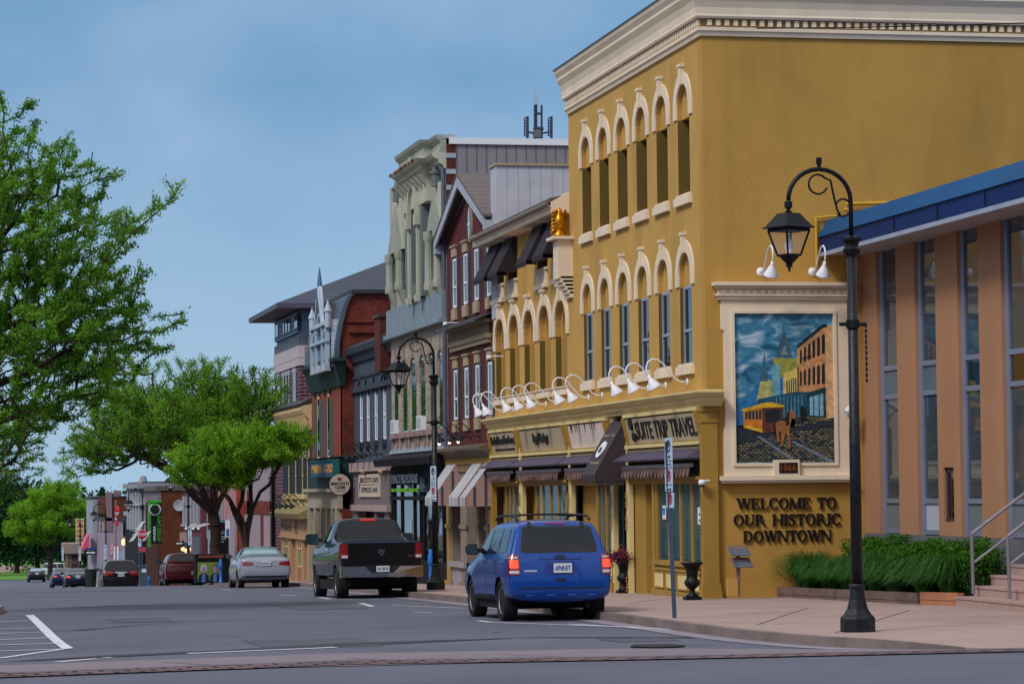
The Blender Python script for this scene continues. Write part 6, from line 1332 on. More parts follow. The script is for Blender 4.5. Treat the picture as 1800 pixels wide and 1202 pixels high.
# ---------------------------------------------------------------- signs on posts
M_sb=mat('sign_blue_white',C(176,200,222),.4,.03,4); M_sblk=mat('sign_black',C(24,26,36),.4,0); M_sred=mat('sign_red',C(186,30,44),.4,0); M_sgrn=mat('sign_green',C(30,110,70),.4,0)
def circle(mb,fr,cx,cz,r0,r1,d0,d1,n=20):
    O=[(cx+r1*math.cos(2*PI*k/n),cz+r1*math.sin(2*PI*k/n)) for k in range(n)]; I=[(cx+r0*math.cos(2*PI*k/n),cz+r0*math.sin(2*PI*k/n)) for k in range(n)]
    V=[fr(u,v,d) for d in (d0,d1) for l in (O,I) for u,v in l]; F=[]
    for k in range(n): j=(k+1)%n; F+=[(k,j,n+j,n+k),(2*n+k,3*n+k,3*n+j,2*n+j),(k,2*n+k,2*n+j,j),(n+k,n+j,3*n+j,3*n+k)]
    mb.add(V,F)
def parking_sign(parent,c,yaw,h,w=.30,kind=0):
    """plate centred at c, facing direction yaw (0 = towards the camera side -Y)"""
    ca,sa=math.cos(yaw),math.sin(yaw)
    fr=lambda u,v,d:(c[0]+u*ca-d*sa,c[1]+u*sa+d*ca,c[2]+v)
    p=MB().prism(fr,[(-w/2,-h/2+.02),(-w/2+.02,-h/2),(w/2-.02,-h/2),(w/2,-h/2+.02),(w/2,h/2-.02),(w/2-.02,h/2),(-w/2+.02,h/2),(-w/2,h/2-.02)],-.006,.0).build('sign_plate',M_sb,parent)
    k=min(1,h/1.1) if kind==0 and h>.5 else min(1,h/.42); z1=h/2-.17*k; mb=MB(); q=k if h>.5 else k
    def ring_p(zc,colr,sl):
        mb=MB(); circle(mb,fr,0,zc,.092*max(k,.8),.12*max(k,.8),-.012,-.0065); mb.build('ring',colr,p); text('P',fr,-.045,.045,zc-.06,zc+.06,M_sblk,'letter_p',p,d=-.0065,th=.005,bold=.03)
        if sl: MB().prism(fr,[(-.08,zc+.055),(-.055,zc+.08),(.08,zc-.055),(.055,zc-.08)],-.014,-.012).build('slash',M_sred,p)
    ring_p(z1,M_sblk if kind==0 else M_sred,kind)
    if h>.5:
        for (s_,a,b) in (('2 HR',-.25,-.19),('9 am - 6 pm',-.33,-.28),('MON - SAT',-.40,-.355)): text(s_,fr,-.08-.04*(len(s_)>5),.08+.04*(len(s_)>5),z1+a*k,z1+b*k,M_sblk,'lettering',p,d=-.0065,th=.004)
        MB().fb(fr,-w/2,w/2,z1-.45*k,z1-.435*k,-.009,-.0065).build('rule',M_sblk,p)
        z2=z1-.60*k; ring_p(z2,M_sred,1); text('2 am - 7 am',fr,-.12,.12,z2-.21*k,z2-.17*k,M_sblk,'lettering',p,d=-.0065,th=.004)
        a_=z2-.29*k; MB().prism(fr,[(-.11,a_),(-.06,a_+.03),(-.06,a_+.01),(.06,a_+.01),(.06,a_+.03),(.11,a_),(.06,a_-.03),(.06,a_-.01),(-.06,a_-.01),(-.06,a_-.03)],-.012,-.0065).build('double_arrow',M_sblk,p)
    return p
q=gnd(1186,1086,KB); zb=G(q[1])+KB; sgp=thing('parking_sign_post','leaning steel post with two stacked parking signs before the travel shop','sign post',(q[0],q[1],zb))
xt,ztp_=onY(1172,770,q[1]); M_gal=mat('galvanised_post',C(70,86,112),.5,.15,5,metal=.3)
lean=(xt-q[0])/(ztp_-zb)
MB().poly3([(q[0]-.03,q[1]-.02,zb-.05),(q[0]+.03,q[1]-.02,zb-.05),(xt+.03,q[1]-.02,ztp_-.05),(xt-.03,q[1]-.02,ztp_-.05)],(0,.04,0)).build('post',M_gal,sgp)
def cz(py): z=onY(1175,py,q[1])[1]; return (q[0]+lean*(z-zb),q[1]-.05,z)
za,zb_,zc_=cz(769)[2],cz(864)[2],cz(893)[2]
yw=R_(-84)
parking_sign(sgp,(q[0]+lean*((za+zb_)/2-zb),q[1]-.06,(za+zb_)/2),yw,(za-zb_)-.01,.33); parking_sign(sgp,(q[0]+lean*((zc_+zb_)/2-zb),q[1]-.06,(zc_+zb_)/2),yw,(zb_-zc_)-.01,.33,1)
# ---------------------------------------------------------------- street lamps
def street_lamp(label):
    t=thing('street_lamp',label,'street lamp',(0,0,0),'black ornamental street lamps'); K8=PI/8
    b=MB().lathe([(.25,0),(.25,.19),(.235,.22),(.20,.25),(.15,.33),(.115,.46),(.10,.60),(.115,.62),(.12,.66),(.11,.69)],(0,0,0),8,rot=K8); b.build('base',M_rust,t)
    MB().lathe([(.085,.69),(.08,2.6),(.075,2.65),(.08,2.7),(.074,2.72),(.07,5.42)],(0,0,0),14).build('pole',M_rust,t,smooth=True)
    MB().lathe([(.075,5.40),(.12,5.45),(.13,5.5),(.10,5.54),(.10,5.58),(.14,5.63),(.14,5.67),(.05,5.70)],(0,0,0),8,rot=K8).build('collar',M_blk,t)
    R0=.47; arc=[(0,0,5.66),(0,0,6.2)]+[(-R0+R0*math.cos(a*PI/14),0,6.2+.46*math.sin(a*PI/14)) for a in range(1,14)]+[(-2*R0,0,6.2)]
    MB().tube(arc,.034,8).build('arched_arm',M_blk,t,smooth=True)
    MB().lathe([(.02,6.64),(.03,6.72),(.045,6.74),(.045,6.82),(.03,6.83)],(-R0,0,0),6).build('finial',M_blk,t)
    def scroll(c,r,a0,a1,n=18): return [(c[0]+r*math.cos(R_(a0+(a1-a0)*k/n)),0,c[1]+r*math.sin(R_(a0+(a1-a0)*k/n))) for k in range(n+1)]
    s=scroll((-R0-.02,6.44),.14,-20,-320)+[(-R0+.17,0,6.50),(-R0+.21,0,6.3),(-R0+.26,0,6.08),(-R0+.31,0,6.0)]+scroll((-.13,6.10),.12,-130,-5)+scroll((-.115,6.12),.11,0,165)
    MB().tube(s,.016,6).build('scrollwork',M_blk,t,smooth=True)
    x=-2*R0; LZ=-.03
    MB().lathe([(.045,6.22),(.06,6.21),(.06,6.13),(.03,6.11),(.03,6.08),(.065,6.07),(.03,6.04)],(x,0,LZ),8).build('hanger',M_blk,t)
    lr=R_(22)+PI/4; q=1.27
    MB().lathe([(.13*q,6.045),(.19*q,5.96),(.27*q,5.86),(.30*q,5.845),(.30*q,5.83),(.24*q,5.825),(.24*q,5.80)],(x,0,LZ),4,rot=lr).build('lantern_roof',M_blk,t)
    fr_=MB(); top,bot=.235*q,.13*q; zt_,zb__=5.80,5.44
    for k in range(4):
        a=lr+k*PI/2; b_=lr+(k+1)*PI/2; pa,pb=(x+top*math.cos(a),top*math.sin(a),zt_+LZ),(x+bot*math.cos(a),bot*math.sin(a),zb__+LZ); pc=(x+top*math.cos(b_),top*math.sin(b_),zt_+LZ); pd=(x+bot*math.cos(b_),bot*math.sin(b_),zb__+LZ)
        fr_.tube([pa,pb],.016,4); fr_.tube([pa,pc],.016,4); fr_.tube([pb,pd],.018,4)
    fr_.build('lantern_frame',M_blk,t)
    MB().lathe([(top*.97,zt_),(bot*.97,zb__)],(x,0,LZ),4,rot=lr,capb=False,capt=False).build('lantern_glass',glass('lantern_glass',C(200,190,196,1.0),.88),t)
    MB().lathe([(.09,zb__),(.04,zb__+.04),(.065,zb__+.11),(.06,zb__+.18),(.03,zb__+.23),(.025,zb__+.3)],(x,0,LZ),10).build('glass_chimney',mat('frosted_chimney',C(214,206,214),.3,0),t,smooth=True)
    MB().lathe([(.15,zb__),(.14,zb__-.03),(.10,zb__-.07),(.05,zb__-.12),(.045,zb__-.14),(.06,zb__-.155),(.02,zb__-.18),(.022,zb__-.21),(.0,zb__-.25)],(x,0,LZ),8).build('lantern_foot',M_blk,t)
    MB().tube([(-.2,0,4.42),(.2,0,4.42)],.028,8).lathe([(.10,4.36),(.10,4.48)],(0,0,0),8).build('banner_arm',M_blk,t)
    return t
LP=[(gnd(1508,1110,KB),0)]
L0=gnd(1508,1110,KB); L1=gnd(766,1036,KB); lamp0=street_lamp('x'); zsc=1
pos=[L0,L1]
def hsc(Lp,py,px): return (onY(px,py,Lp[1])[1]-G(Lp[1])-KB)/6.83
sc0=hsc(L0,277,1445); lamp0.scale=(sc0,sc0,sc0); print('lampscale',sc0,hsc(L1,583,730),L0,L1)
lamp0.location=(L0[0],L0[1],G(L0[1])+KB); lamp0['label']='nearest black street lamp, standing before the mural wall'
lmps=[lamp0]
labs=['black street lamp with a blue parking sign, before the pale green building','black street lamp half hidden in tree leaves before the red brick building','black street lamp behind the large tree trunk, lantern under its branches','black street lamp with the lantern left of the green and black banner sign','black street lamp left of the red and white flag','farthest black street lamp, its lantern against the trees']
far=[None,(480,740,108.5),(331,812,144),(251,857,176),(186,881,212),(141,897,248)]
for i,lb in enumerate(labs):
    if i==0: X_,Y_=L1; s_=hsc(L1,583,730)
    else:
        px,py,Y_=far[i]; X_=onY(px,950,Y_)[0]; s_=1.0
    if i>0:
        zt_=onY(px,py,Y_)[1]; s_=min(1.15,max(.9,(zt_-G(Y_)-KB)/6.83)); print('lamp',i,X_,Y_,(zt_-G(Y_)-KB)/6.83)
    lmps.append(dup(lamp0,(X_,Y_,G(Y_)+KB),0,lb,sc=(s_,s_,s_)))
# chain on the nearest lamp, tag on its pole
xb_,zb2=onY(1522,572,L0[1]); ch=MB()
for k in range(11): ch.lathe([(.018,-.022),(.018,.022)],(xb_,L0[1],zb2-k*.075),5)
ch.tube([(xb_,L0[1],zb2+.05),(xb_,L0[1],zb2-.75)],.006,4); tag(ch.build('hanging_chain',M_blk),'short dark chain hanging from the cross arm of the nearest street lamp','chain')
p_=thing('parking_sign','blue and white parking sign fixed to the street lamp before the pale green building','sign',(L1[0]-.05,L1[1]-.15,onY(760,850,L1[1])[1]))
hh=onY(760,819,L1[1])[1]-onY(760,881,L1[1])[1]; x_,z_=onY(760,850,L1[1]); parking_sign(p_,(x_,L1[1]-.16,z_),R_(-74),hh,.33); p_['label']='blue and white parking sign on the second street lamp, before the pale green building'
for px,py0,py1,yy,lb in ((333,925,958,143.5,'small parking sign on the pole left of the large tree trunk'),(245,946,960,170,'small parking sign on a thin pole right of the stop sign'),(185,957,983,211,'small parking sign on the street lamp left of the flag'),(140,960,985,247,'small parking sign on the farthest street lamp'),(110,962,985,262,'small white sign on the pole before the car park')):
    (x_,z1_),(_,z0_)=onY(px,py0,yy),onY(px,py1,yy); t=thing('parking_sign',lb,'sign',(x_,yy,(z0_+z1_)/2)); parking_sign(t,(x_,yy-.2,(z0_+z1_)/2),R_(-65),z1_-z0_,.36)
    if px in (245,110): MB().tube([(x_,yy,G(yy)+KB),(x_,yy,z1_+.1)],.04,6).build('post',M_gal if px==245 else M_blk,t)
# ================================================================ far buildings along the street
def boxb(name,label,cat,pl,pr,ytop,Xf,m,dep=10,pyref=None,base_drop=3):
    ya=onX(pr,940,Xf)[0]; yb=onX(pl,940,Xf)[0]; zt=onX(pr,ytop,Xf)[1]
    r=thing(name,label,cat,(Xf,ya,G(ya))); MB().box(Xf,Xf+dep,ya,yb,G(yb)-base_drop,zt).build('wall',m,r); MB().box(Xf-.12,Xf+dep,ya-.05,yb+.05,zt,zt+.15).build('roof',mat('roof_felt',C(60,60,66),.9),r)
    return r,ya,yb,zt
def onF(r,Xf,px,pya,pyb,w,m,name='window',d=-.04):
    u=onX(px,(pya+pyb)/2,Xf)[0]; a=onX(px,pya,Xf)[1]; b=onX(px,pyb,Xf)[1]; u0=onX(px+w/2,900,Xf)[0]; u1=onX(px-w/2,900,Xf)[0]
    return MB().box(Xf+d,Xf+.02,u0,u1,b,a).build(name,m,r)
X10=XF+.9; M_lil=mat('lilac_render',C(150,136,148),.8,.08,1,dirt=.2)
r10,ya,yb,zt=boxb('rendered_building','lilac rendered building with a red brick band behind the small forked tree','building',412,482,812,X10,M_lil)
onF(r10,X10,450,880,903,64,M_rb,'brick_band'); onF(r10,X10,461,903,962,4,M_rb,'brick_pilaster'); onF(r10,X10,438,862,905,5,M_gld); onF(r10,X10,425,900,960,3,M_rb,'brick_pilaster'); onF(r10,X10,479,830,1000,6,M_pb,'brick_end')
z=onX(470,812,X10)[1]; 
X11=XF+.5
M_or=stripe('orange_brick_piers',C(150,64,40),C(196,180,184),.9,.7,bump=.1)
r11,ya,yb,zt=boxb('orange_brick_building','orange brick building with pale pilasters behind the large tree','building',384,416,826,X11,M_or)
onF(r11,X11,393,918,985,24,M_bp,'shop_front',-.3); onF(r11,X11,410,905,1000,12,M_lil,'shop_front',-.1)
u=onX(396,940,X11-.7)[0]; x0,z1=onY(378,918,u); x1,z0=onY(400,972,u)
ps=thing('projecting_sign','black projecting sign reading Place beside the large tree trunk','sign',(x0,u,z0)); MB().box(x0,x1,u-.1,u+.1,z0,z1).build('board',M_bp,ps); MB().box(x0,x1,u-.12,u+.12,z1,z1+.12).build('top_edge',mat('teal_light',C(60,130,140),.5),ps)
wl_=mat('pale_letter',C(170,180,190),.5,0)
xa=onY(379,940,u)[0]; text("anna's",FY(u-.1),xa,xa+.45,onY(380,938,u)[1],onY(380,932,u)[1],wl_,'lettering',ps,th=.02); text('Place',FY(u-.1),xa,xa+.5,onY(380,948,u)[1],onY(380,938,u)[1],wl_,'lettering',ps,th=.02); text('eatery',FY(u-.1),xa,xa+.42,onY(380,954,u)[1],onY(380,950,u)[1],wl_,'lettering',ps,th=.02)
x0,z1=onY(396,914,u-3); x1,z0=onY(404,944,u-3); bn=thing('projecting_sign','blue and white projecting sign right of the black Place sign','sign',(x0,u-3,z0)); MB().box(x0,x1,u-3.05,u-2.95,z0,z1).build('board',M_white,bn); MB().box(x0+.04,x1-.04,u-3.06,u-3.05,z0+.05,(z0+z1)/2).build('blue_panel',mat('signal_blue',C(36,90,180),.5,0),bn)
X12=XF+.3
r12,ya,yb,zt=boxb('pale_shop_building','narrow pale blue-grey shop building left of the large tree trunk','building',354,384,880,X12,mat('pale_blue_render',C(132,150,172),.7,.15,1))
onF(r12,X12,361,945,1000,8,M_gld); onF(r12,X12,370,890,930,8,M_gld)
r13,ya,yb,zt=boxb('striped_front_building','dark red fronted building with white pilasters beyond the large tree','building',322,354,862,XF,mat('wine_paint',C(98,44,56),.8,.1,1))
for px in (325,331,338,344,350): onF(r13,XF,px,872,922,2.2,mat('dull_white_wall',C(150,154,166),.8,.12,1,dirt=.3),'pilaster',-.12)
onF(r13,XF,338,922,926,30,mat('dull_white_wall',C(150,154,166),.8,.12,1,dirt=.3),'string_band',-.2); onF(r13,XF,338,942,1000,31,mat('grey_shop',C(84,84,100),.7,.1,1),'shop_front',-.1)
onF(r13,XF,330,936,953,14,mat('poster_tan',C(150,120,112),.6,.3,3),'shop_sign',-.25)
zc=onX(330,930,XF)[1]
t=MB()
for pa in (327,340,349): t.lathe([(.08,-.12),(.03,0)],(XF-.7,onX(pa,928,XF-.7)[0],onX(pa,926,XF-.7)[1]),8).tube([(XF-.7,onX(pa,928,XF-.7)[0],onX(pa,926,XF-.7)[1]),(XF,onX(pa,928,XF-.7)[0],onX(pa,920,XF-.7)[1])],.03,5)
t.build('shop_lamps',M_lamp,r13)
gb=mat('warm_globe',(1,.62,.30,1),.3,0,emit=.9)
yy=166; t=thing('globe_lamp_post','short post with three warm lit globes by the side street','lamp post',(onY(327,990,yy)[0],yy,G(yy)+KB))
x_=t.location.x
for k,(px,py) in enumerate(((322,965),(328,968),(333,965))):
    x0,z0=onY(px,py,yy); MB().lathe([(.0,-.14),(.13,-.06),(.13,.06),(0,.14)],(x0,yy,z0),10).build('globe',gb,t,smooth=True); MB().tube([(x0,yy,z0-.1),(x_,yy,z0-.6)],.03,6).build('arm',M_blk,t)
MB().tube([(x_,yy,G(yy)+KB),(x_,yy,onY(327,972,yy)[1])],.05,8).build('post',M_blk,t)
# brown building across the side street: plain side wall faces us
yS=182.; M_bb=brick('brown_brick',C(104,56,34),C(84,44,28),C(80,56,44),.3,.1,.01,.2)
xc,zt14=onY(283,862,yS); r14=thing('brown_brick_building','plain brown brick building on the far side of the side street','building',(xc,yS,G(yS)))
yb14=onX(262,940,xc)[0]; MB().box(xc,xc+9,yS,yb14,-9,zt14).build('wall',M_bb,r14)
zt14b=onX(275,850,xc)[1]; t=MB()
for k in range(8): u=yS+.5+(yb14-yS-1)*k/7; t.box(xc-.25,xc+.0,u-.25,u+.25,-8,zt14-.8)
t.build('pier',mat('dark_pier',C(74,46,38),.8,.1,1),r14); MB().box(xc-.35,xc+9,yS-.1,yb14,zt14,zt14+.3).build('roof',M_shin,r14)
MB().box(xc-.15,xc+.0,yS,yb14,zt14-.8,zt14).build('frieze',mat('grey_cornice',C(110,104,112),.7,.1,2),r14)
x_,z_=onY(315,888,yS-.3); t=MB().lathe([(.02,0),(.34,.06),(.37,.1),(.34,.08)],(x_,yS-.2,z_),20,Matrix.Rotation(PI/2,3,'X')); tag(t.build('satellite_dish',M_gray,smooth=True),'grey satellite dish on the brown brick side wall','satellite dish')
xo=xc-.9
r15,ya,yb,zt=boxb('orange_front_building','narrow orange painted building beside the brown brick one','building',255,264,866,xc,mat('orange_paint',C(150,62,44),.8,.08,1),dep=1.2); 
r16,ya,yb,zt=boxb('white_pilaster_building','white building with tall pilasters and a carved parapet','building',228,255,850,xc-.1,mat('white_stone',C(136,138,148),.8,.08,1.2,dirt=.3))
Xw=xc-.1
for px in (231,236,241,246,251): onF(r16,Xw,px,858,930,2.2,mat('pale_pilaster',C(150,156,168),.7,.06,1),'pilaster',-.3)
onF(r16,Xw,241,884,888,27,M_gray,'string_band',-.4); MB().box(Xw-.5,Xw+9,ya-.1,yb,zt-.3,zt+.05).build('cornice',mat('white_stone',C(136,138,148),.8),r16); MB().lathe([(.0,.6),(.2,.5),(.3,.15),(.35,0)],(Xw,ya+1.5,zt),10).build('parapet_crest',mat('white_stone',C(136,138,148),.8),r16)
onF(r16,Xw,241,935,1010,28,M_bp,'shop_front',-.3)
# dark shop with slanted white panels
yd=211.; r17=thing('dark_shop_building','dark low shop building with slanted white sign panels','building',(onY(222,990,yd)[0],yd,G(yd))); xa,za=onY(222,906,yd); xb=onY(240,900,yd)[0]
MB().box(xa,xa+6,yd,yd+1.5,-10,za).build('wall',M_bp,r17); MB().box(xa-.1,xa+6,yd-.1,yd+1.5,za,za+.3).build('roof',M_gray,r17)
x0,z1=onY(225,915,yd-.2); x1,z0=onY(234,930,yd-.2); MB().box(x0,x1,yd-.25,yd-.15,z0,z1).build('sign_panel',mat('grey_green_panel',C(96,112,112),.6),r17)
MB().poly3([(x0,yd-.3,z0-.1),(x1+.2,yd-.3,z0-.5),(x1+.2,yd-.3,z0-1.1),(x0+.1,yd-.3,z0-.7)],(0,.1,0)).build('sign_panel',M_white,r17)
# pink building with the brown brick top beyond the second side street
yP_=238.; xp,zp=onY(188,872,yP_); r18=thing('brown_topped_building','pinkish rendered building with a brown brick upper part','building',(xp,yP_,G(yP_)))
zb18=onY(200,912,yP_)[1]; zt18=onY(200,874,yP_)[1]
yb18=onX(160,940,xp)[0]
MB().box(xp,xp+9,yP_,yb18,-12,zb18).build('wall',stripe('pink_cladding',C(142,130,148),C(118,106,122),1.6,.95,bump=.1),r18); MB().box(xp+.15,xp+9,yP_+.02,yb18,zb18,zt18).build('upper_wall',M_bb,r18)
MB().box(xp-.1,xp+9.05,yP_-.1,yb18,zb18-.15,zb18+.12).build('string_band',mat('dark_band',C(66,56,62),.7),r18); MB().box(xp-.05,xp+.4,yP_-.1,yP_+.6,zb18-1,onY(190,864,yP_)[1]).build('end_pier',mat('pink_stone',C(124,102,112),.8,.15,1.5),r18)
MB().box(xp+.1,xp+9.05,yP_-.05,yb18,zt18,zt18+.12).build('roof',mat('roof_felt',C(60,60,66),.9),r18)
a=onY(201,862,yP_+4); b=onY(213,872,yP_+4); MB().box(a[0],b[0],yP_+4,yP_+5,b[1]-1,a[1]).build('chimney',mat('pink_stone',C(124,102,112),.8),r18)
for px,py0,py1,w,m in ((219,917,942,5,M_gld),(213,968,990,8,M_frame),(204,960,985,9,M_white),(197,955,975,6,mat('poster_pink',C(190,140,160),.6,.4,5))):
    (x0,z1),(x1,z0)=onY(px-w/2,py0,yP_-.03),onY(px+w/2,py1,yP_-.03); MB().box(x0,x1,yP_-.06,yP_,z0,z1).build('window' if m in (M_gld,M_frame) else 'wall_poster',m,r18)
for px in (184,178,172,166): onF(r18,xp,px,900,935,2.5,M_gld)
xg,zg=onY(218,953,yP_-1); t=thing('wall_lantern','warm lit lantern before the pinkish wall','lamp',(xg,yP_-1,zg)); MB().lathe([(.1,-.25),(.2,-.2),(.22,.2),(.1,.3)],(xg,yP_-1,zg),8).build('glowing_glass',gb,t); MB().tube([(xg,yP_-1,zg-.25),(xg,yP_-1,G(yP_))],.06,6).build('post',M_gray,t)
# white building, red awning, tall sign, kiosk
r19,ya,yb,zt=boxb('white_far_building','narrow white building behind the lamp left of the flag','building',152,163,876,xp-.3,mat('dull_white_wall',C(150,154,166),.8,.12,1,dirt=.3)); onF(r19,xp-.3,156,884,925,1.6,M_frame); onF(r19,xp-.3,160,884,925,1.6,M_frame)
ya_=255.; 
def flat(name,label,cat,pa,pb,ya0,yb0,Y,m,th=.12):
    (x0,z1),(x1,z0)=onY(pa,ya0,Y),onY(pb,yb0,Y); t=thing(name,label,cat,(x0,Y,z0)); MB().box(x0,x1,Y,Y+th,z0,z1).build('board',m,t); return t,x0,x1,z0,z1
t,x0,x1,z0,z1=flat('vertical_sign','narrow white vertical sign with red letters TONI','sign',160.5,165.5,942,986,ya_,M_white)
for k,chh in enumerate('TONI'): zz=z1-(k+1)*(z1-z0)/4.6; text(chh,FY(ya_),x0+.04,x1-.04,zz,zz+(z1-z0)/6,M_sred,'letter',t,th=.03,bold=.03)
t,x0,x1,z0,z1=flat('vertical_sign','pale vertical shop sign with red and yellow lettering beside the farthest lamp','sign',133,147.5,911,955,262.,mat('pale_yellow_board',C(200,190,150),.6,.15,2))
for k,(wd_,c) in enumerate((('CITY',M_sred),('WINE',M_sred),('BEER',mat('amber_ink',C(190,120,30),.5,0)),('DELI',M_sred),('CAFE',M_sblk))): zz=z1-(k+1)*(z1-z0)/5.4; text(wd_,FY(262.),x0+.06,x1-.06,zz,zz+(z1-z0)/8,c,'lettering',t,th=.03,bold=.02)
MB().box(x0+.2,x0+.3,262.1,262.2,z0-2.5,z0).build('leg',M_gray,t)
u=252.; (x0,z1),(x1,z0)=onY(157,938,u),onY(144,966,u); aw=MB().poly3([(x0,u,z1),(x0,u+5,z1),(x1,u+5,z0),(x1,u,z0)],(.05,0,0)).poly3([(x0,u,z1),(x1,u,z0),(x0,u,z0)],(0,.05,0)); tag(aw.build('red_awning',mat('pink_red_canvas',C(206,84,110),.6,.06,1)),'bright pinkish red awning far down the street','awning')
yk=262.; (x0,z1),(x1,z0)=onY(117,955,yk),onY(143,1010,yk); r20=thing('kiosk_building','small brown flat-roofed kiosk building at the end of the row','building',(x0,yk,G(yk))); MB().box(x0+.15,x1,yk,yk+6,-10,z1-.5).build('wall',mat('tan_brown_wall',C(108,78,64),.8,.12,1),r20); MB().box(x0-.2,x1+.2,yk-.3,yk+6,z1-.9,z1).build('roof',mat('tan_roof',C(138,124,118),.7,.08,1),r20); a,b=onY(126,975,yk),onY(136,1000,yk); MB().box(a[0],b[0],yk-.04,yk,b[1],a[1]).build('window',M_gl,r20)
MB().box(x1+.4,x1+2.5,yk-6,yk-1,-10,z1-2.5).build('porch',mat('maroon_porch',C(72,38,44),.8,.1,1),r20)
# flag
yf=228.; x_,zt_=onY(203.5,884,yf); zb_f=G(yf)+KB; fl=thing('flag_pole','pole with a hanging red and white flag before the pinkish wall','flag pole',(x_,yf,zb_f)); MB().tube([(x_,yf,zb_f),(x_,yf,zt_)],.06,8).lathe([(.0,.22),(.12,.1),(.0,0)],(x_,yf,zt_),8).build('pole',mat('grey_pink_pole',C(128,96,112),.5),fl)
Ff=MB(); n=14
zf1,zf0=onY(204,889,yf)[1],onY(204,924,yf)[1]
for part,(t0,t1),m in (('flag_red',(0,.3),M_sred),('flag_white',(.3,.68),M_white),('flag_red',(.68,1),M_sred)):
    mb=MB(); K=4
    for i in range(K):
        ta=t0+(t1-t0)*i/K; tb=t0+(t1-t0)*(i+1)/K; za,zb=zf1+(zf0-zf1)*ta,zf1+(zf0-zf1)*tb; wa=.28+.12*math.sin(ta*7); wb_=.28+.12*math.sin(tb*7); ya_f=yf-.15*math.sin(ta*9); yb_f=yf-.15*math.sin(tb*9)
        mb.quad((x_-.06,yf-.05,za),(x_+wa-.1,ya_f-.1,za),(x_+wb_-.1,yb_f-.1,zb),(x_-.06,yf-.05,zb))
    mb.build(part,m,fl)
zm=(zf1+zf0)/2; MB().prism(FY(yf-.28),[(x_+.0,zm-.15),(x_+.10,zm-.10),(x_+.12,zm+.05),(x_+.08,zm+.15),(x_+.02,zm+.12)],0,.02).build('red_emblem',M_sred,fl)
# stop sign, one-way arrows, street name plates, banner sign, utility cabinet, bin
ys=169.; x_,z_=onY(250,939,ys); st=thing('stop_sign','red octagonal STOP sign by the side street','stop sign',(x_,ys,G(ys)+KB)); r=onY(258.8,939,ys)[0]-x_
MB().tube([(x_,ys,G(ys)+KB),(x_,ys,z_+r)],.045,6).build('post',M_gal,st)
o=MB().lathe([(r,-.0),(r,.03)],(x_,ys-.03,z_),8,Matrix.Rotation(PI/2,3,'X'),rot=PI/8).build('rim',M_white,st); MB().lathe([(r*.93,0),(r*.93,.02)],(x_,ys-.07,z_),8,Matrix.Rotation(PI/2,3,'X'),rot=PI/8).build('octagon',M_sred,st)
text('STOP',FY(ys-.10),x_-r*.75,x_+r*.75,z_-r*.3,z_+r*.3,M_white,'lettering',st,th=.02,bold=.02)
(xa,za),(xb,zb)=onY(244,961,ys),onY(256,970,ys); MB().box(xa,xb,ys-.08,ys-.04,zb,za).build('small_plate',mat('pink_plate',C(170,70,100),.5,.1,4),st)
def arrow_sign(label,pa,pb,ya0,yb0,Y,left,post):
    (x0,z1),(x1,z0)=onY(pa,ya0,Y),onY(pb,yb0,Y); t=thing('one_way_sign',label,'sign',(x0,Y,z0),'one way arrow signs'); MB().box(x0,x1,Y-.03,Y,z0,z1).build('board',M_sblk,t); zm=(z0+z1)/2; h=(z1-z0)*.32; s=-1 if left else 1; c=(x0+x1)/2; L_=(x1-x0)*.42
    MB().prism(FY(Y-.035),[(c-s*L_,zm-h*.5),(c+s*L_*.3,zm-h*.5),(c+s*L_*.3,zm-h),(c+s*L_,zm),(c+s*L_*.3,zm+h),(c+s*L_*.3,zm+h*.5),(c-s*L_,zm+h*.5)],-.01,0).build('arrow',M_white,t)
    if post: MB().tube([(post,Y+.06,G(Y)+KB),(post,Y+.06,z1+.1)],.04,6).build('post',M_blk,t)
arrow_sign('black one way sign with a white arrow pointing left by the brown brick wall',307,322,951.5,958,168.,True,onY(322,955,168.)[0])
arrow_sign('black one way sign with a white arrow pointing right, far down the street',150,170,967,974.5,214.,False,None)
t,x0,x1,z0,z1=flat('street_name_plate','blue street name plate above the far one way sign','sign',150,168,962.5,966,214.,mat('plate_blue',C(30,60,140),.5,0),.04)
t,x0,x1,z0,z1=flat('street_name_plate','dark street name plate on the lamp above the stop sign','sign',229,247,936,942.5,175.6,mat('plate_slate',C(40,52,80),.5,0),.04); text('QUEEN',FY(175.6),x0+.1,x1-.1,z0+.05,z1-.05,wl_,'lettering',t,th=.02)
yb_=176.5; (x0,z1),(x1,z0)=onY(265.5,883,yb_),onY(284,955,yb_)
bn=thing('banner_sign','tall green and black banner sign with a round emblem','sign',(x0,yb_,z0)); MB().box(x0,x1,yb_,yb_+.9,z0,z1).build('box',M_sblk,bn); M_lime=mat('lime_panel',C(50,160,34),.5,.03,2); MB().box(x0-.12,x0,yb_-.05,yb_+.9,z0-.2,z1+.1).box(x0-.12,x1,yb_-.06,yb_+.9,z1,z1+.14).build('lime_edge',M_lime,bn)
cx,czz=onY(272,895,yb_); rr=onY(282.5,895,yb_)[0]-cx; MX=Matrix.Rotation(PI/2,3,'X'); MB().lathe([(rr,0),(rr,.12)],(cx,yb_-.0,czz),28,MX).build('roundel',M_white,bn); MB().lathe([(rr*.8,0),(rr*.8,.04)],(cx,yb_-.12,czz),28,MX).build('roundel_face',mat('dark_green_face',C(30,60,40),.5,0),bn)
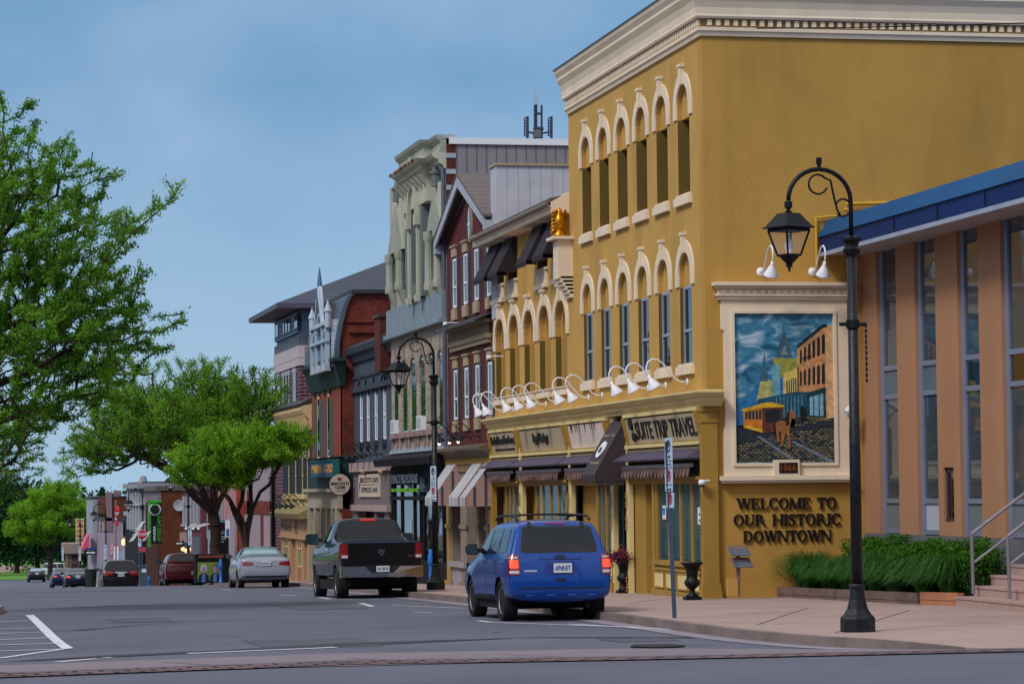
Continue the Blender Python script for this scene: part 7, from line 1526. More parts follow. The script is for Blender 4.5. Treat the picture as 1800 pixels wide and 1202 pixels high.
fe_=FY(yb_-.18); MB().prism(fe_,[(cx-rr*.7,czz-.1),(cx-rr*.3,czz+.25),(cx+rr*.2,czz+.2),(cx+rr*.6,czz-.1),(cx+rr*.3,czz-.15),(cx+rr*.1,czz-.35),(cx-rr*.2,czz-.1)],-.02,0).build('emblem',M_sblk,bn); MB().prism(fe_,[(cx-rr*.5,czz+.3),(cx,czz+rr*.65),(cx+rr*.5,czz+.3),(cx,czz+.38)],-.02,0).build('emblem_top',M_lime,bn)
w=x1-x0; fe2=FY(yb_)
text('GYDZ LAMB',fe2,x0+w*.58,x0+w*.92,z0+.15,z0+(z1-z0)*.72,M_lime,'lettering',bn,d=-.0,th=.03,rot=1,bold=.03,italic=.3); text('NIAGARA',fe2,x0+w*.18,x0+w*.42,z0+.15,z0+(z1-z0)*.42,M_white,'lettering',bn,d=-.0,th=.03,rot=1,bold=.03,italic=.3)
for k in range(3):
    px=232+k*10; Y=173.-k*.8; x0,z0=onY(px+6,936 if k!=1 else 918,Y); x1,z1=onY(px+2+10*(k%2),962 if k!=1 else 930,Y)
    tag(MB().poly3([(x0,Y,z0),(x0+.25,Y,z0+.12),(x0-.1,Y,z0-.45),(x0-.4,Y,z0-.55)],(0,.1,.0)).build('slanted_panel',M_white),'white slanted panel beside the stop sign, %s one'%['left','upper','right'][k],'panel','white slanted panels by the stop sign')
yu=168.2; (x0,z1),(x1,z0)=onY(245,995,yu),onY(260,1035,yu); uc_=thing('utility_cabinet','slate grey utility cabinet under the stop sign','utility cabinet',(x0,yu,G(yu)+KB)); MB().box(x0,x1,yu,yu+.8,G(yu)+KB,z1).build('box',mat('slate_cabinet',C(66,84,96),.6,.1,2),uc_); MB().box(x0-.03,x1+.03,yu-.03,yu+.83,z1,z1+.06).build('lid',mat('slate_cabinet',C(66,84,96),.6),uc_); MB().box(x1-.35,x1-.1,yu-.02,yu,z1-.35,z1-.15).build('label_plate',M_white,uc_)
yb2=196.; (x0,z1),(x1,z0)=onY(154.5,1013,yb2),onY(164.5,1029,yb2); zb_n=G(yb2)+KB; bt=thing('litter_bin','dark green tapered litter bin on the far pavement','bin',((x0+x1)/2,yb2,zb_n)); MB().lathe([(.33,0),(.42,1.25),(.45,1.3),(.45,1.36),(.36,1.36),(.33,.3)],((x0+x1)/2,yb2,zb_n),12).build('body',mat('bin_green',C(22,44,40),.6),bt)
# portrait advertising box, planter, blue bollards on the bulb-out
yq=111.; (x0,z1),(x1,z0)=onY(344,974,yq),onY(405,1026,yq); zb_a=G(yq)+KB; ad=thing('advertising_box','black advertising box with a flat picture of two people on a green ground','advertising box',(x0,yq,zb_a))
MB().box(x0,x1,yq,yq+.9,zb_a,z1).build('box',M_bp,ad); (a,c1),(b,c0)=onY(347,988,yq),onY(389,1022,yq)
MB().box(a,b,yq-.03,yq,c0,c1).build('picture',mat('picture_green',C(104,128,52),.5,.5,1.6),ad)
def sc2(u,v): return (a+(b-a)*u,c0+(c1-c0)*v)
fa=FY(yq-.032)
for k,(cu,hc) in enumerate(((.26,C(176,184,196)),(.74,C(70,72,96)))):
    def el(cx,cz_,rx,rz,n=14): return [sc2(cx+rx*math.cos(2*PI*i/n),cz_+rz*math.sin(2*PI*i/n)) for i in range(n)]
    MB().prism(fa,[sc2(cu-.24,0),sc2(cu+.24,0),sc2(cu+.2,.32),sc2(cu+.08,.45),sc2(cu-.08,.45),sc2(cu-.2,.32)],-.004,0).build('picture_jacket',mat('picture_navy',C(22,28,48),.5,0),ad)
    MB().prism(fa,[sc2(cu-.1,0),sc2(cu+.06,0),sc2(cu+.07,.4),sc2(cu-.07,.4)],-.008,-.0045).build('picture_shirt',mat('picture_blue',C(70,110,180),.5,0),ad)
    MB().prism(fa,el(cu,.68,.14 if k==0 else .105,.23 if k==0 else .2),-.008,-.0045).build('picture_hair',mat('picture_hair%d'%k,hc,.5,0),ad); MB().prism(fa,el(cu,.62,.085,.19),-.012,-.0085).build('picture_face',mat('picture_face',C(150,120,150),.5,0),ad)
MB().box(x0+.1,x0+1.1,yq-.03,yq,z1-.14,z1-.04).build('red_panel',mat('rust_panel',C(120,62,50),.6,.2,3),ad)
for (px,py0,py1,yy,lb) in ((388,982,1024,110.,'bright blue painted bollard beside the advertising box'),(757,965,1030,77.,'bright blue painted bollard beside the second street lamp'),(262,1012,1030,171.,'short blue bollard right of the utility cabinet')):
    x_,z1=onY(px,py0,yy); zz=G(yy)+KB; H_=z1-zz; t=thing('blue_bollard',lb,'bollard',(x_,yy,zz)); MB().lathe([(.09,0),(.09,.05),(.055,.08),(.06,H_*.55),(.085,H_*.62),(.085,H_*.82),(.05,H_*.9),(.05,H_)],(x_,yy,zz),10).build('body',mat('bright_blue_paint',C(36,110,200),.4,.05,3),t,smooth=True); MB().lathe([(.09,0),(.09,.04)],(x_,yy,zz+H_*.6),10).build('band',mat('blue_band',C(20,70,150),.4),t)
x_,z_=onY(398,1010,112); t=thing('stone_planter','low square stone planter left of the silver sedan','planter',(x_,112,G(112)+KB)); MB().box(x_-.35,x_+.4,112,112.7,G(112)+KB,z_).build('block',mat('brown_stone',C(134,112,100),.9,.2,3),t); MB().box(x_-.4,x_+.45,111.95,112.75,z_,z_+.1).build('rim',mat('brown_stone',C(134,112,100),.9),t)
# ================================================================ vehicles
M_tyre=mat('tyre_rubber',C(20,20,22),.85,.15,8); M_rim=mat('alloy_rim',C(150,152,160),.3,.05,4,metal=.8); M_und=mat('underbody',C(12,12,14),.9,0)
M_tail=mat('tail_red',C(130,8,18),.2,0,spec=.8,coat=.5); M_lit=mat('tail_lit',(1,.07,.03,1),.3,0,emit=.75); M_clear=mat('clear_lens',C(196,186,190),.2,0,spec=.8); M_chrome=mat('chrome',C(190,194,204),.12,0,metal=1); M_plas=mat('black_plastic',C(22,24,28),.6,0); M_plate=mat('licence_plate',C(206,208,214),.4,0); M_pltx=mat('plate_blue_text',C(40,60,130),.4,0)
M_cgl=glass('car_glass',C(8,11,15,1.0),0,.02); M_cgl.node_tree.nodes['Principled BSDF'].inputs['Specular IOR Level'].default_value=.35
def vehicle(name,label,cat,loc,spec,yaw=0):
    """local frame: rear bumper at y=0, front at +y, z up; spec stations are cage sections (half profile)"""
    root=thing(name,label,cat,(0,0,0),spec.get('group'))
    st=spec['st']; n=len(st[0][1]); V=[];F=[]
    idx={}
    for i,(y,prof) in enumerate(st):
        for j,p in enumerate(prof):
            x,z=p[0],p[1]; yy=y+(p[2] if len(p)>2 else 0)
            for s in (1,-1):
                if x==0 and s==-1: idx[(i,j,-1)]=idx[(i,j,1)]; continue
                idx[(i,j,s)]=len(V); V.append((s*x,yy,z))
    for i in range(len(st)-1):
        for j in range(n-1):
            for s in (1,-1):
                q=(idx[(i,j,s)],idx[(i+1,j,s)],idx[(i+1,j+1,s)],idx[(i,j+1,s)]); q=q if s==1 else q[::-1]
                q=tuple(dict.fromkeys(q)); F.append(q)
    for i,flip in ((0,1),(len(st)-1,0)):
        for j in range(n-1):
            a,b=idx[(i,j,1)],idx[(i,j+1,1)]; c,d=idx[(i,j+1,-1)],idx[(i,j,-1)]; q=[a,b,c,d]; q=list(dict.fromkeys(q)); 
            if len(q)>2: F.append(tuple(q if flip else q[::-1]))
    me=bpy.data.meshes.new('cage'); me.from_pydata(V,[],F); bm=bmesh.new(); bm.from_mesh(me); bmesh.ops.recalc_face_normals(bm,faces=bm.faces)
    cl=bm.edges.layers.float.new('crease_edge')
    for e in bm.edges:
        a,b=e.verts
        if abs(a.co.y-b.co.y)<.35 and a.co.z>spec['belt']-.02 and abs(a.co.z-b.co.z)<.2 and False: e[cl]=.3
        if len(e.link_faces)==2 and e.calc_face_angle(0)>R_(40): e[cl]=spec.get('crease',.45)
    bm.to_mesh(me); bm.free()
    o=bpy.data.objects.new('body',me); COL.objects.link(o); m=o.modifiers.new('s','SUBSURF'); m.levels=m.render_levels=3
    dg=bpy.context.evaluated_depsgraph_get(); ev=bpy.data.meshes.new_from_object(o.evaluated_get(dg)); tmp=bmesh.new(); tmp.from_mesh(ev); bvh=BVHTree.FromBMesh(tmp); tmp.free()
    o.modifiers.clear(); o.data=ev
    # wheel arches
    r=spec['wr']; w2=spec['w']/2
    cut=MB()
    for yy in spec['wy']:
        for s in (-1,1): cut.lathe([(r*1.13,-.17),(r*1.13,.25)],(s*(w2-.08),yy,r*1.0),28,Matrix.Rotation(s*PI/2,3,'Y'))
    co=cut._build('cut',M_und); co.data.name='cut'
    o.data.materials.clear(); o.data.materials.append(spec['paint']); o.data.materials.append(M_und)
    b=o.modifiers.new('b','BOOLEAN'); b.object=co; b.operation='DIFFERENCE'; b.solver='EXACT'; b.material_mode='TRANSFER'
    dg=bpy.context.evaluated_depsgraph_get(); me2=bpy.data.meshes.new_from_object(o.evaluated_get(dg)); o.modifiers.clear(); o.data=me2; bpy.data.objects.remove(co)
    me2.polygons.foreach_set('use_smooth',[True]*len(me2.polygons)); me2.set_sharp_from_angle(angle=R_(38)); o.parent=root
    def patch(nm,view,pts,m_,off=.006,rc=.25,nx=12,ny=8,par=None,both=False,thick=.0):
        """pts: four corners (h,v) counter-clockwise from lower left, projected onto the body from the rear / side / top"""
        res=None
        for s in ((1,-1) if both else (1,)):
            V=[];ok=True; P=[Vector((a[0],a[1])) for a in pts]
            for i in range(nx+1):
                for j in range(ny+1):
                    u,v=-1+2*i/nx,-1+2*j/ny
                    # rounded corners
                    ru=max(0,abs(u)-(1-rc)); rv=max(0,abs(v)-(1-rc)); 
                    if ru>0 and rv>0:
                        k=max(ru,rv)/math.hypot(ru,rv); u=math.copysign(1-rc+ru*k,u); v=math.copysign(1-rc+rv*k,v)
                    u=(u+1)/2;v=(v+1)/2; q=P[0]*(1-u)*(1-v)+P[1]*u*(1-v)+P[2]*u*v+P[3]*(1-u)*v
                    if view=='rear': org,dr=Vector((s*q.x,-3,q.y)),Vector((0,1,0))
                    elif view=='side': org,dr=Vector((-s*3,q.x,q.y)),Vector((s,0,0))
                    elif view=='front': org,dr=Vector((s*q.x,9,q.y)),Vector((0,-1,0))
                    else: org,dr=Vector((s*q.x,q.y,4)),Vector((0,0,-1))
                    h,nn,_,_=bvh.ray_cast(org,dr)
                    if h is None: ok=False; h=org+dr*3; nn=-dr
                    if nn.dot(dr)>0: nn=-nn
                    V.append(tuple(h+nn*off))
            if not ok: print('patch miss',name,nm)
            mb=MB(); mb.v=V; mb.f=[(i*(ny+1)+j,(i+1)*(ny+1)+j,(i+1)*(ny+1)+j+1,i*(ny+1)+j+1) for i in range(nx) for j in range(ny)]
            res=mb.build(nm,m_,par or root,smooth=True)
        return res
    for p in spec['patches']: patch(*p[:4],**(p[4] if len(p)>4 else {}))
    for yy in spec['wy']:
        for s in (-1,1):
            wt=spec.get('tw',.115); c=(s*(w2-.04-wt),yy,r); wl_=bpy.data.objects.new('wheel',None); COL.objects.link(wl_); wl_.parent=root; wl_.location=c
            M3=Matrix.Rotation(s*PI/2,3,'Y'); rr=spec.get('rimr',r*.66)
            MB().lathe([(rr,-wt*.8),(rr+.02,-wt),(r*.93,-wt),(r*.985,-wt*.8),(r,-wt*.4),(r,wt*.4),(r*.985,wt*.8),(r*.93,wt),(rr+.02,wt),(rr,wt*.8)],c,28,M3).build('tyre',M_tyre,wl_,angle=40)
            rm=MB().lathe([(rr+.005,-wt*.7),(rr+.005,wt*.72),(rr-.02,wt*.9),(rr-.035,wt*.72),(rr-.04,.0)],c,28,M3,capt=True); ns=spec.get('spokes',5)
            for k in range(ns):
                a=2*PI*k/ns+.3; d=Vector((0,math.cos(a),math.sin(a))); e_=Vector((0,-math.sin(a),math.cos(a))); X_=Vector((s,0,0)); C_=Vector(c)
                rm.add([C_+d*.03+e_*.045+X_*wt*.55,C_+d*.03-e_*.045+X_*wt*.55,C_+d*(rr-.02)-e_*.03+X_*wt*.8,C_+d*(rr-.02)+e_*.03+X_*wt*.8,C_+d*.03+e_*.05+X_*wt*.3,C_+d*.03-e_*.05+X_*wt*.3,C_+d*(rr-.02)-e_*.035+X_*wt*.5,C_+d*(rr-.02)+e_*.035+X_*wt*.5],[(0,1,2,3),(0,4,5,1),(1,5,6,2),(3,2,6,7),(0,3,7,4)])
            rm.lathe([(.05,wt*.3),(.05,wt*.7),(.03,wt*.75)],c,10,M3); rm.build('rim',M_rim,wl_)
    # underside, mirrors
    MB().box(-w2+.28,w2-.28,.35,spec['len']-.5,r*.85,r*1.2).box(-w2+.1,w2-.1,spec['wy'][0]+r*1.3,spec['wy'][1]-r*1.3,r*.6,r*1.2).box(-w2+.2,w2-.2,spec['wy'][0]-.06,spec['wy'][0]+.06,r*.6,r*1.1).build('underbody',M_und,root)
    mz=spec['belt']+spec.get('mdz',.10); my=spec['my']; mw=spec.get('mw',.20); mh=spec.get('mh',.15); mx=spec.get('mx',w2-.03)
    for s in (-1,1):
        q=MB(); y0_,y1_=my,my+.11; x0_,x1_=s*mx+s*.03,s*(mx+mw)
        K=[(x0_,-.5),(x0_+s*mw*.12,-.5*1.0),(x1_-s*.03,-.45),(x1_,-.2),(x1_,.25),(x1_-s*.04,.5),(x0_+s*.02,.5)]
        pts=[(x,mz+v*mh) for x,v in K]; q.prism(lambda u,v,d:(u,d,v),pts,y0_,y1_); q.box(s*(mx-.06),s*mx+s*.05,my+.03,my+.09,mz-.06,mz+.02)
        hh=q.build('mirror',spec.get('mm',M_plas),root)
        MB().prism(lambda u,v,d:(u,d,v),[(x*.97+.03*(x0_+x1_)/2,mz+(z-mz)*.82) for x,z in pts],y0_-.006,y0_-.002).build('mirror_glass',M_cgl if spec.get('mgd') else mat('mirror_face',C(70,96,108),.08,0,metal=.6),hh)
    for c in spec.get('extra',[]): c(root,patch)
    if spec.get('plate'):
        px_,pz_,ptxt=spec['plate']; h,nn,_,_=bvh.ray_cast(Vector((px_,-3,pz_)),Vector((0,1,0))); y_=h.y-.03
        pl=MB().box(px_-.155,px_+.155,y_-.01,y_,pz_-.078,pz_+.078).build('licence_plate',M_plate,root)
        text(ptxt,FY(y_-.01),px_-.13,px_+.13,pz_-.045,pz_+.04,M_pltx,'plate_text',pl,th=.003,bold=.02)
    root.location=loc; root.rotation_euler=(math.atan(spec.get('pitch',0)),0,yaw)
    return root
def paint(name,col,flake=.0,rough=.28): return mat(name,col,rough,.04,30,0,metal=.15,spec=.35,coat=.6)
def prof(w,zb,zr,zm,zs,zbelt,zrail,zroof,ws,wb,wrail,yo=(0,)*9,wm=None):
    wm=wm or w
    P=[(0,zb),(w*.80,zb),(w*.97,zr),(wm,zm),(ws,zs),(wb,zbelt),(wrail,zrail),(wrail*.72,zroof-.012),(0,zroof)]
    return [(x,z,yo[k]) for k,(x,z) in enumerate(P)]
def gslope(y0): return (G(y0+3)-G(y0))/3
# --- blue compact off-roader (nearest)
SUVP=paint('royal_blue_paint',C(0,60,142))
w=.90
st=[(0.0,prof(w*.93,.38,.50,.70,.98,1.12,1.60,1.66,.84,.80,.64,(.10,.05,.0,.0,.05,.10,.34,.42,.40))),
    (.12,prof(w*.99,.34,.46,.70,1.0,1.14,1.63,1.69,.87,.83,.66,(0,0,0,0,.02,.04,.28,.34,.34))),
    (.6,prof(w,.34,.42,.72,1.0,1.13,1.645,1.71,.885,.85,.68,(0,0,0,0,0,0,.1,.1,.1))),
    (1.5,prof(w,.30,.38,.72,.99,1.10,1.655,1.725,.89,.855,.69)),
    (2.3,prof(w,.30,.38,.72,.98,1.08,1.63,1.70,.89,.855,.68)),
    (2.95,prof(w,.30,.38,.72,.97,1.06,1.42,1.46,.885,.85,.70)),
    (3.35,prof(w,.30,.38,.72,.95,1.03,1.08,1.10,.88,.84,.72)),
    (4.1,prof(w*.98,.32,.40,.68,.88,.96,.99,1.02,.84,.80,.66)),
    (4.40,prof(w*.9,.38,.46,.62,.78,.84,.86,.88,.76,.70,.55))]
def suv_x(root,patch):
    for s in (-1,1): MB().tube([(s*.62,.55,1.70),(s*.62,.72,1.765),(s*.62,1.4,1.79),(s*.62,2.1,1.77),(s*.62,2.35,1.71)],.022,8).build('roof_rail',M_plas,root)
    MB().tube([(-.6,.95,1.775),(-.3,.93,1.80),(.3,.93,1.80),(.6,.95,1.775)],.018,6).build('cross_bar',M_plas,root); MB().tube([(-.6,1.9,1.775),(-.3,1.88,1.80),(.3,1.88,1.80),(.6,1.9,1.775)],.018,6).build('cross_bar',M_plas,root)
    MB().tube([(.30,.16,1.20),(.02,.175,1.225),(-.25,.175,1.225)],.011,5).tube([(.50,.14,1.17),(.42,.20,1.30)],.02,5).build('rear_wiper',M_plas,root)
    MB().box(.45,.52,.15,.30,.24,.32).tube([(.2,.6,.35),(.75,.9,.30)],.025,6).build('axle_link',M_und,root)
SUV=dict(st=st,w=1.80,len=4.43,wr=.362,wy=(.86,3.48),belt=1.10,paint=SUVP,my=2.62,mw=.24,mh=.19,mx=.86,mdz=.11,crease=.4,tw=.118,
 patches=[('rear_window','rear',[(-.66,1.16),(.66,1.16),(.585,1.60),(-.585,1.60)],M_cgl,dict(rc=.12,nx=20,ny=12)),
  ('tail_light','rear',[(.69,.80),(.87,.80),(.835,1.13),(.70,1.12)],M_tail,dict(both=True,off=.018,rc=.1)),
  ('brake_light','rear',[(.715,.905),(.845,.905),(.835,1.04),(.72,1.04)],M_lit,dict(both=True,off=.023,rc=.3)),
  ('reverse_light','rear',[(.71,.82),(.85,.82),(.85,.865),(.71,.865)],M_clear,dict(both=True,off=.022,rc=.2,ny=4)),
  ('reverse_light','rear',[(.715,1.065),(.835,1.065),(.83,1.09),(.72,1.09)],M_clear,dict(both=True,off=.022,rc=.2,ny=4)),
  ('high_brake_light','rear',[(-.18,1.625),(.18,1.625),(.17,1.652),(-.17,1.652)],mat('dull_red_lens',C(150,26,60),.3,0),dict(off=.012,ny=3)),
  ('plate_recess','rear',[(-.27,.80),(.27,.80),(.25,1.02),(-.25,1.02)],mat('deep_blue_recess',C(10,36,120),.4,0,coat=.5),dict(off=.004,rc=.15)),
  ('garnish','rear',[(-.36,1.045),(.36,1.045),(.36,1.075),(-.36,1.075)],mat('deep_blue_recess',C(10,36,120),.4,0,coat=.5),dict(off=.012,ny=3)),
  ('oval_badge','rear',[(-.10,1.045),(.10,1.045),(.10,1.12),(-.10,1.12)],mat('badge_navy',C(20,30,70),.3,0),dict(off=.02,rc=1)),
  ('lettering_bar','rear',[(-.62,.845),(-.40,.845),(-.40,.875),(-.62,.875)],M_chrome,dict(off=.008,ny=3)),
  ('tailgate_gap','rear',[(-.72,.565),(.72,.565),(.72,.585),(-.72,.585)],M_plas,dict(off=.004,ny=2)),
  ('tailgate_handle','rear',[(-.08,.68),(.08,.68),(.08,.73),(-.08,.73)],M_plas,dict(off=.004,ny=3)),
  ('hatch_hinge','rear',[(.42,1.57),(.48,1.57),(.48,1.66),(.42,1.66)],M_plas,dict(both=True,off=.016,ny=4,nx=3)),
  ('rear_side_window','side',[(.48,1.17),(1.02,1.15),(1.02,1.56),(.62,1.56)],M_cgl,dict(both=True,rc=.12)),
  ('rear_door_window','side',[(1.14,1.145),(1.95,1.13),(1.90,1.58),(1.16,1.57)],M_cgl,dict(both=True,rc=.1)),
  ('front_door_window','side',[(2.03,1.13),(2.95,1.10),(2.45,1.53),(2.0,1.58)],M_cgl,dict(both=True,rc=.1)),
  ('windscreen','front',[(-.66,1.14),(.66,1.14),(.56,1.58),(-.56,1.58)],M_cgl,dict(rc=.1)),
  ('door_handle','side',[(1.16,1.0),(1.32,1.0),(1.32,1.035),(1.16,1.035)],M_plas,dict(both=True,off=.02,ny=3)),
  ('door_handle','side',[(2.02,.99),(2.18,.99),(2.18,1.025),(2.02,1.025)],M_plas,dict(both=True,off=.02,ny=3)),
  ('door_gap','side',[(1.10,.45),(1.115,.45),(1.115,1.14),(1.10,1.14)],M_plas,dict(both=True,off=.002,nx=2)),('door_gap','side',[(1.985,.42),(2.0,.42),(2.0,1.12),(1.985,1.12)],M_plas,dict(both=True,off=.002,nx=2)),
  ('sill_trim','side',[(1.35,.37),(3.0,.37),(3.0,.44),(1.35,.46)],M_plas,dict(both=True,off=.012,ny=3)),
  ('bumper_slot','rear',[(-.60,.455),(-.46,.455),(-.46,.475),(-.60,.475)],mat('lit_blue_slot',C(50,110,220),.3,0),dict(off=.01,ny=3)),
  ('bumper_slot','rear',[(-.25,.455),(-.11,.455),(-.11,.475),(-.25,.475)],mat('lit_blue_slot',C(50,110,220),.3,0),dict(off=.01,ny=3)),
  ('bumper_slot','rear',[(.11,.455),(.25,.455),(.25,.475),(.11,.475)],mat('lit_blue_slot',C(50,110,220),.3,0),dict(off=.01,ny=3)),
  ('bumper_slot','rear',[(.46,.455),(.60,.455),(.60,.475),(.46,.475)],mat('lit_blue_slot',C(50,110,220),.3,0),dict(off=.01,ny=3))],
 plate=(0.03,.905,'APNB·877'),extra=[suv_x])
a=gnd(897,1089); b=gnd(1053,1092); ys_=46.4; xs_=onY(982,1000,ys_)[0]
SUV['pitch']=gslope(ys_)
vehicle('blue_car','bright blue off-roader with lit tail lights parked nearest the camera','car',(xs_,ys_-.2,G(ys_+.6)-.01),SUV)
print('suv',xs_)
# --- black pickup
PKP=paint('black_truck_paint',C(3,4,6),rough=.35)
w=1.0
def cabprof(wb,wt,zb_,zt_,yo=0): return [(0,zb_),(wb*.9,zb_),(wb,zb_+.03),(wb*.995,zb_+.06),(wb*.985,zb_+.1),(wb*.965,zb_+.14),(wt,zt_-.07),(wt*.8,zt_-.01),(0,zt_)]
st=[(0.0,prof(w*.965,.62,.70,.95,1.20,1.34,1.385,1.39,.965,.955,.90)),
    (.10,prof(w*.985,.60,.68,.95,1.20,1.34,1.39,1.395,.985,.975,.90)),
    (1.9,prof(w,.55,.62,.95,1.18,1.33,1.39,1.395,.99,.975,.90)),
    (1.98,prof(w,.50,.58,.95,1.18,1.33,1.88,1.96,.99,.96,.72,(0,0,0,0,0,0,.16,.2,.2))),
    (2.5,prof(w,.50,.58,.95,1.17,1.32,1.90,1.98,.99,.96,.73)),
    (3.3,prof(w,.50,.58,.95,1.17,1.31,1.86,1.94,.99,.955,.72)),
    (4.2,prof(w,.50,.58,.95,1.16,1.30,1.36,1.40,.99,.95,.80)),
    (5.2,prof(w*.99,.52,.60,.95,1.14,1.24,1.28,1.32,.97,.92,.70)),
    (5.7,prof(w*.9,.56,.64,.85,1.05,1.12,1.14,1.16,.88,.8,.6))]
def pk_x(root,patch):
    mb=MB(); pts=[(-1.0,.52),(-.98,.80),(-.40,.80),(-.28,.66),(.28,.66),(.40,.80),(.98,.80),(1.0,.52),(.40,.50),(.32,.52),(-.32,.52),(-.40,.50)]
    pts=[(-.99,.535),(-.985,.79),(-.42,.79),(-.27,.635),(.27,.635),(.42,.79),(.985,.79),(.99,.535)]
    mb.prism(lambda u,v,d:(u,d+.10*abs(u)**3,v),pts,-.16,.03); mb.build('chrome_bumper',M_chrome,root)
    MB().box(-.41,.41,-.06,.05,.62,.81).build('bumper_centre',M_plas,root)
    MB().box(-.155,.155,-.19,-.18,.66,.80).build('licence_plate',M_plate,root); text('AH 38195',FY(-.19),-.13,.13,.69,.77,M_pltx,'plate_text',root,th=.003,bold=.02)
    MB().prism(FY(-.025),[(-.075,1.19),(.075,1.19),(.07,1.10),(.0,1.03),(-.07,1.10)],0,.03).build('shield_badge',M_chrome,root); t=MB().prism(FY(-.03),[(-.045,1.165),(-.015,1.13),(.015,1.13),(.045,1.165),(.03,1.11),(.0,1.06),(-.03,1.11)],0,.004).build('badge_mark',M_plas,root)
    text('4X4',FY(-.01),.60,.84,1.01,1.06,M_chrome,'badge_text',root,th=.01,bold=.02,italic=.4)
    MB().box(-.88,.88,-.012,.0,1.345,1.375).build('tailgate_cap',mat('slate_plastic',C(60,76,110),.3,0,coat=.4),root)
    MB().box(-.2,.2,.3,.5,.42,.55).tube([(-.75,.9,.40),(.75,.9,.40)],.06,8).lathe([(.16,-.14),(.16,.14)],(0,.9,.40),10,Matrix.Rotation(PI/2,3,'Y')).tube([(.55,.05,.42),(.55,.8,.45)],.04,8).build('rear_axle',M_und,root)
    MB().box(-.35,.35,.2,1.8,.5,.62).build('spare_wheel_tray',M_und,root)
PK=dict(st=st,w=2.0,len=5.7,wr=.40,wy=(1.0,4.75),belt=1.32,paint=PKP,my=3.50,mw=.36,mh=.27,mx=.99,mdz=.14,crease=.5,tw=.135,mgd=False,group=None,
 patches=[('rear_window','rear',[(-.70,1.46),(.70,1.46),(.62,1.83),(-.62,1.83)],M_cgl,dict(rc=.12,nx=18,ny=10)),
  ('tail_light','rear',[(.80,.98),(.975,.98),(.965,1.33),(.82,1.33)],M_tail,dict(both=True,off=.02,rc=.08)),
  ('reverse_light','rear',[(.815,.99),(.95,.99),(.95,1.06),(.82,1.06)],M_clear,dict(both=True,off=.026,rc=.1,ny=4)),
  ('high_brake_light','rear',[(-.20,1.885),(.20,1.885),(.19,1.935),(-.19,1.935)],mat('bright_red_lens',C(200,20,34),.25,0,emit=.15),dict(off=.012,ny=3)),
  ('tailgate_gap','rear',[(-.80,.86),(-.79,.86),(-.79,1.34),(-.80,1.34)],M_plas,dict(both=True,off=.003,nx=2)),
  ('rear_door_window','side',[(2.15,1.40),(2.85,1.39),(2.85,1.82),(2.30,1.83)],M_cgl,dict(both=True,rc=.1)),
  ('front_door_window','side',[(2.95,1.39),(4.0,1.36),(3.45,1.79),(2.95,1.81)],M_cgl,dict(both=True,rc=.1)),
  ('door_gap','side',[(1.93,.62),(1.95,.62),(1.95,1.34),(1.93,1.34)],M_plas,dict(both=True,off=.003,nx=2)),('door_gap','side',[(2.9,.6),(2.915,.6),(2.915,1.36),(2.9,1.36)],M_plas,dict(both=True,off=.003,nx=2)),
  ('door_handle','side',[(2.2,1.2),(2.4,1.2),(2.4,1.24),(2.2,1.24)],M_chrome,dict(both=True,off=.02,ny=3)),
  ('windscreen','front',[(-.7,1.4),(.7,1.4),(.6,1.84),(-.6,1.84)],M_cgl,dict(rc=.1))],extra=[pk_x])
yp=66.9; xp_=onY(671,980,yp)[0]; PK['pitch']=gslope(yp)
vehicle('black_pickup','black pickup truck with a chrome bumper parked before the slate cafe building','pickup truck',(xp_,yp,G(yp+1)-.01),PK)
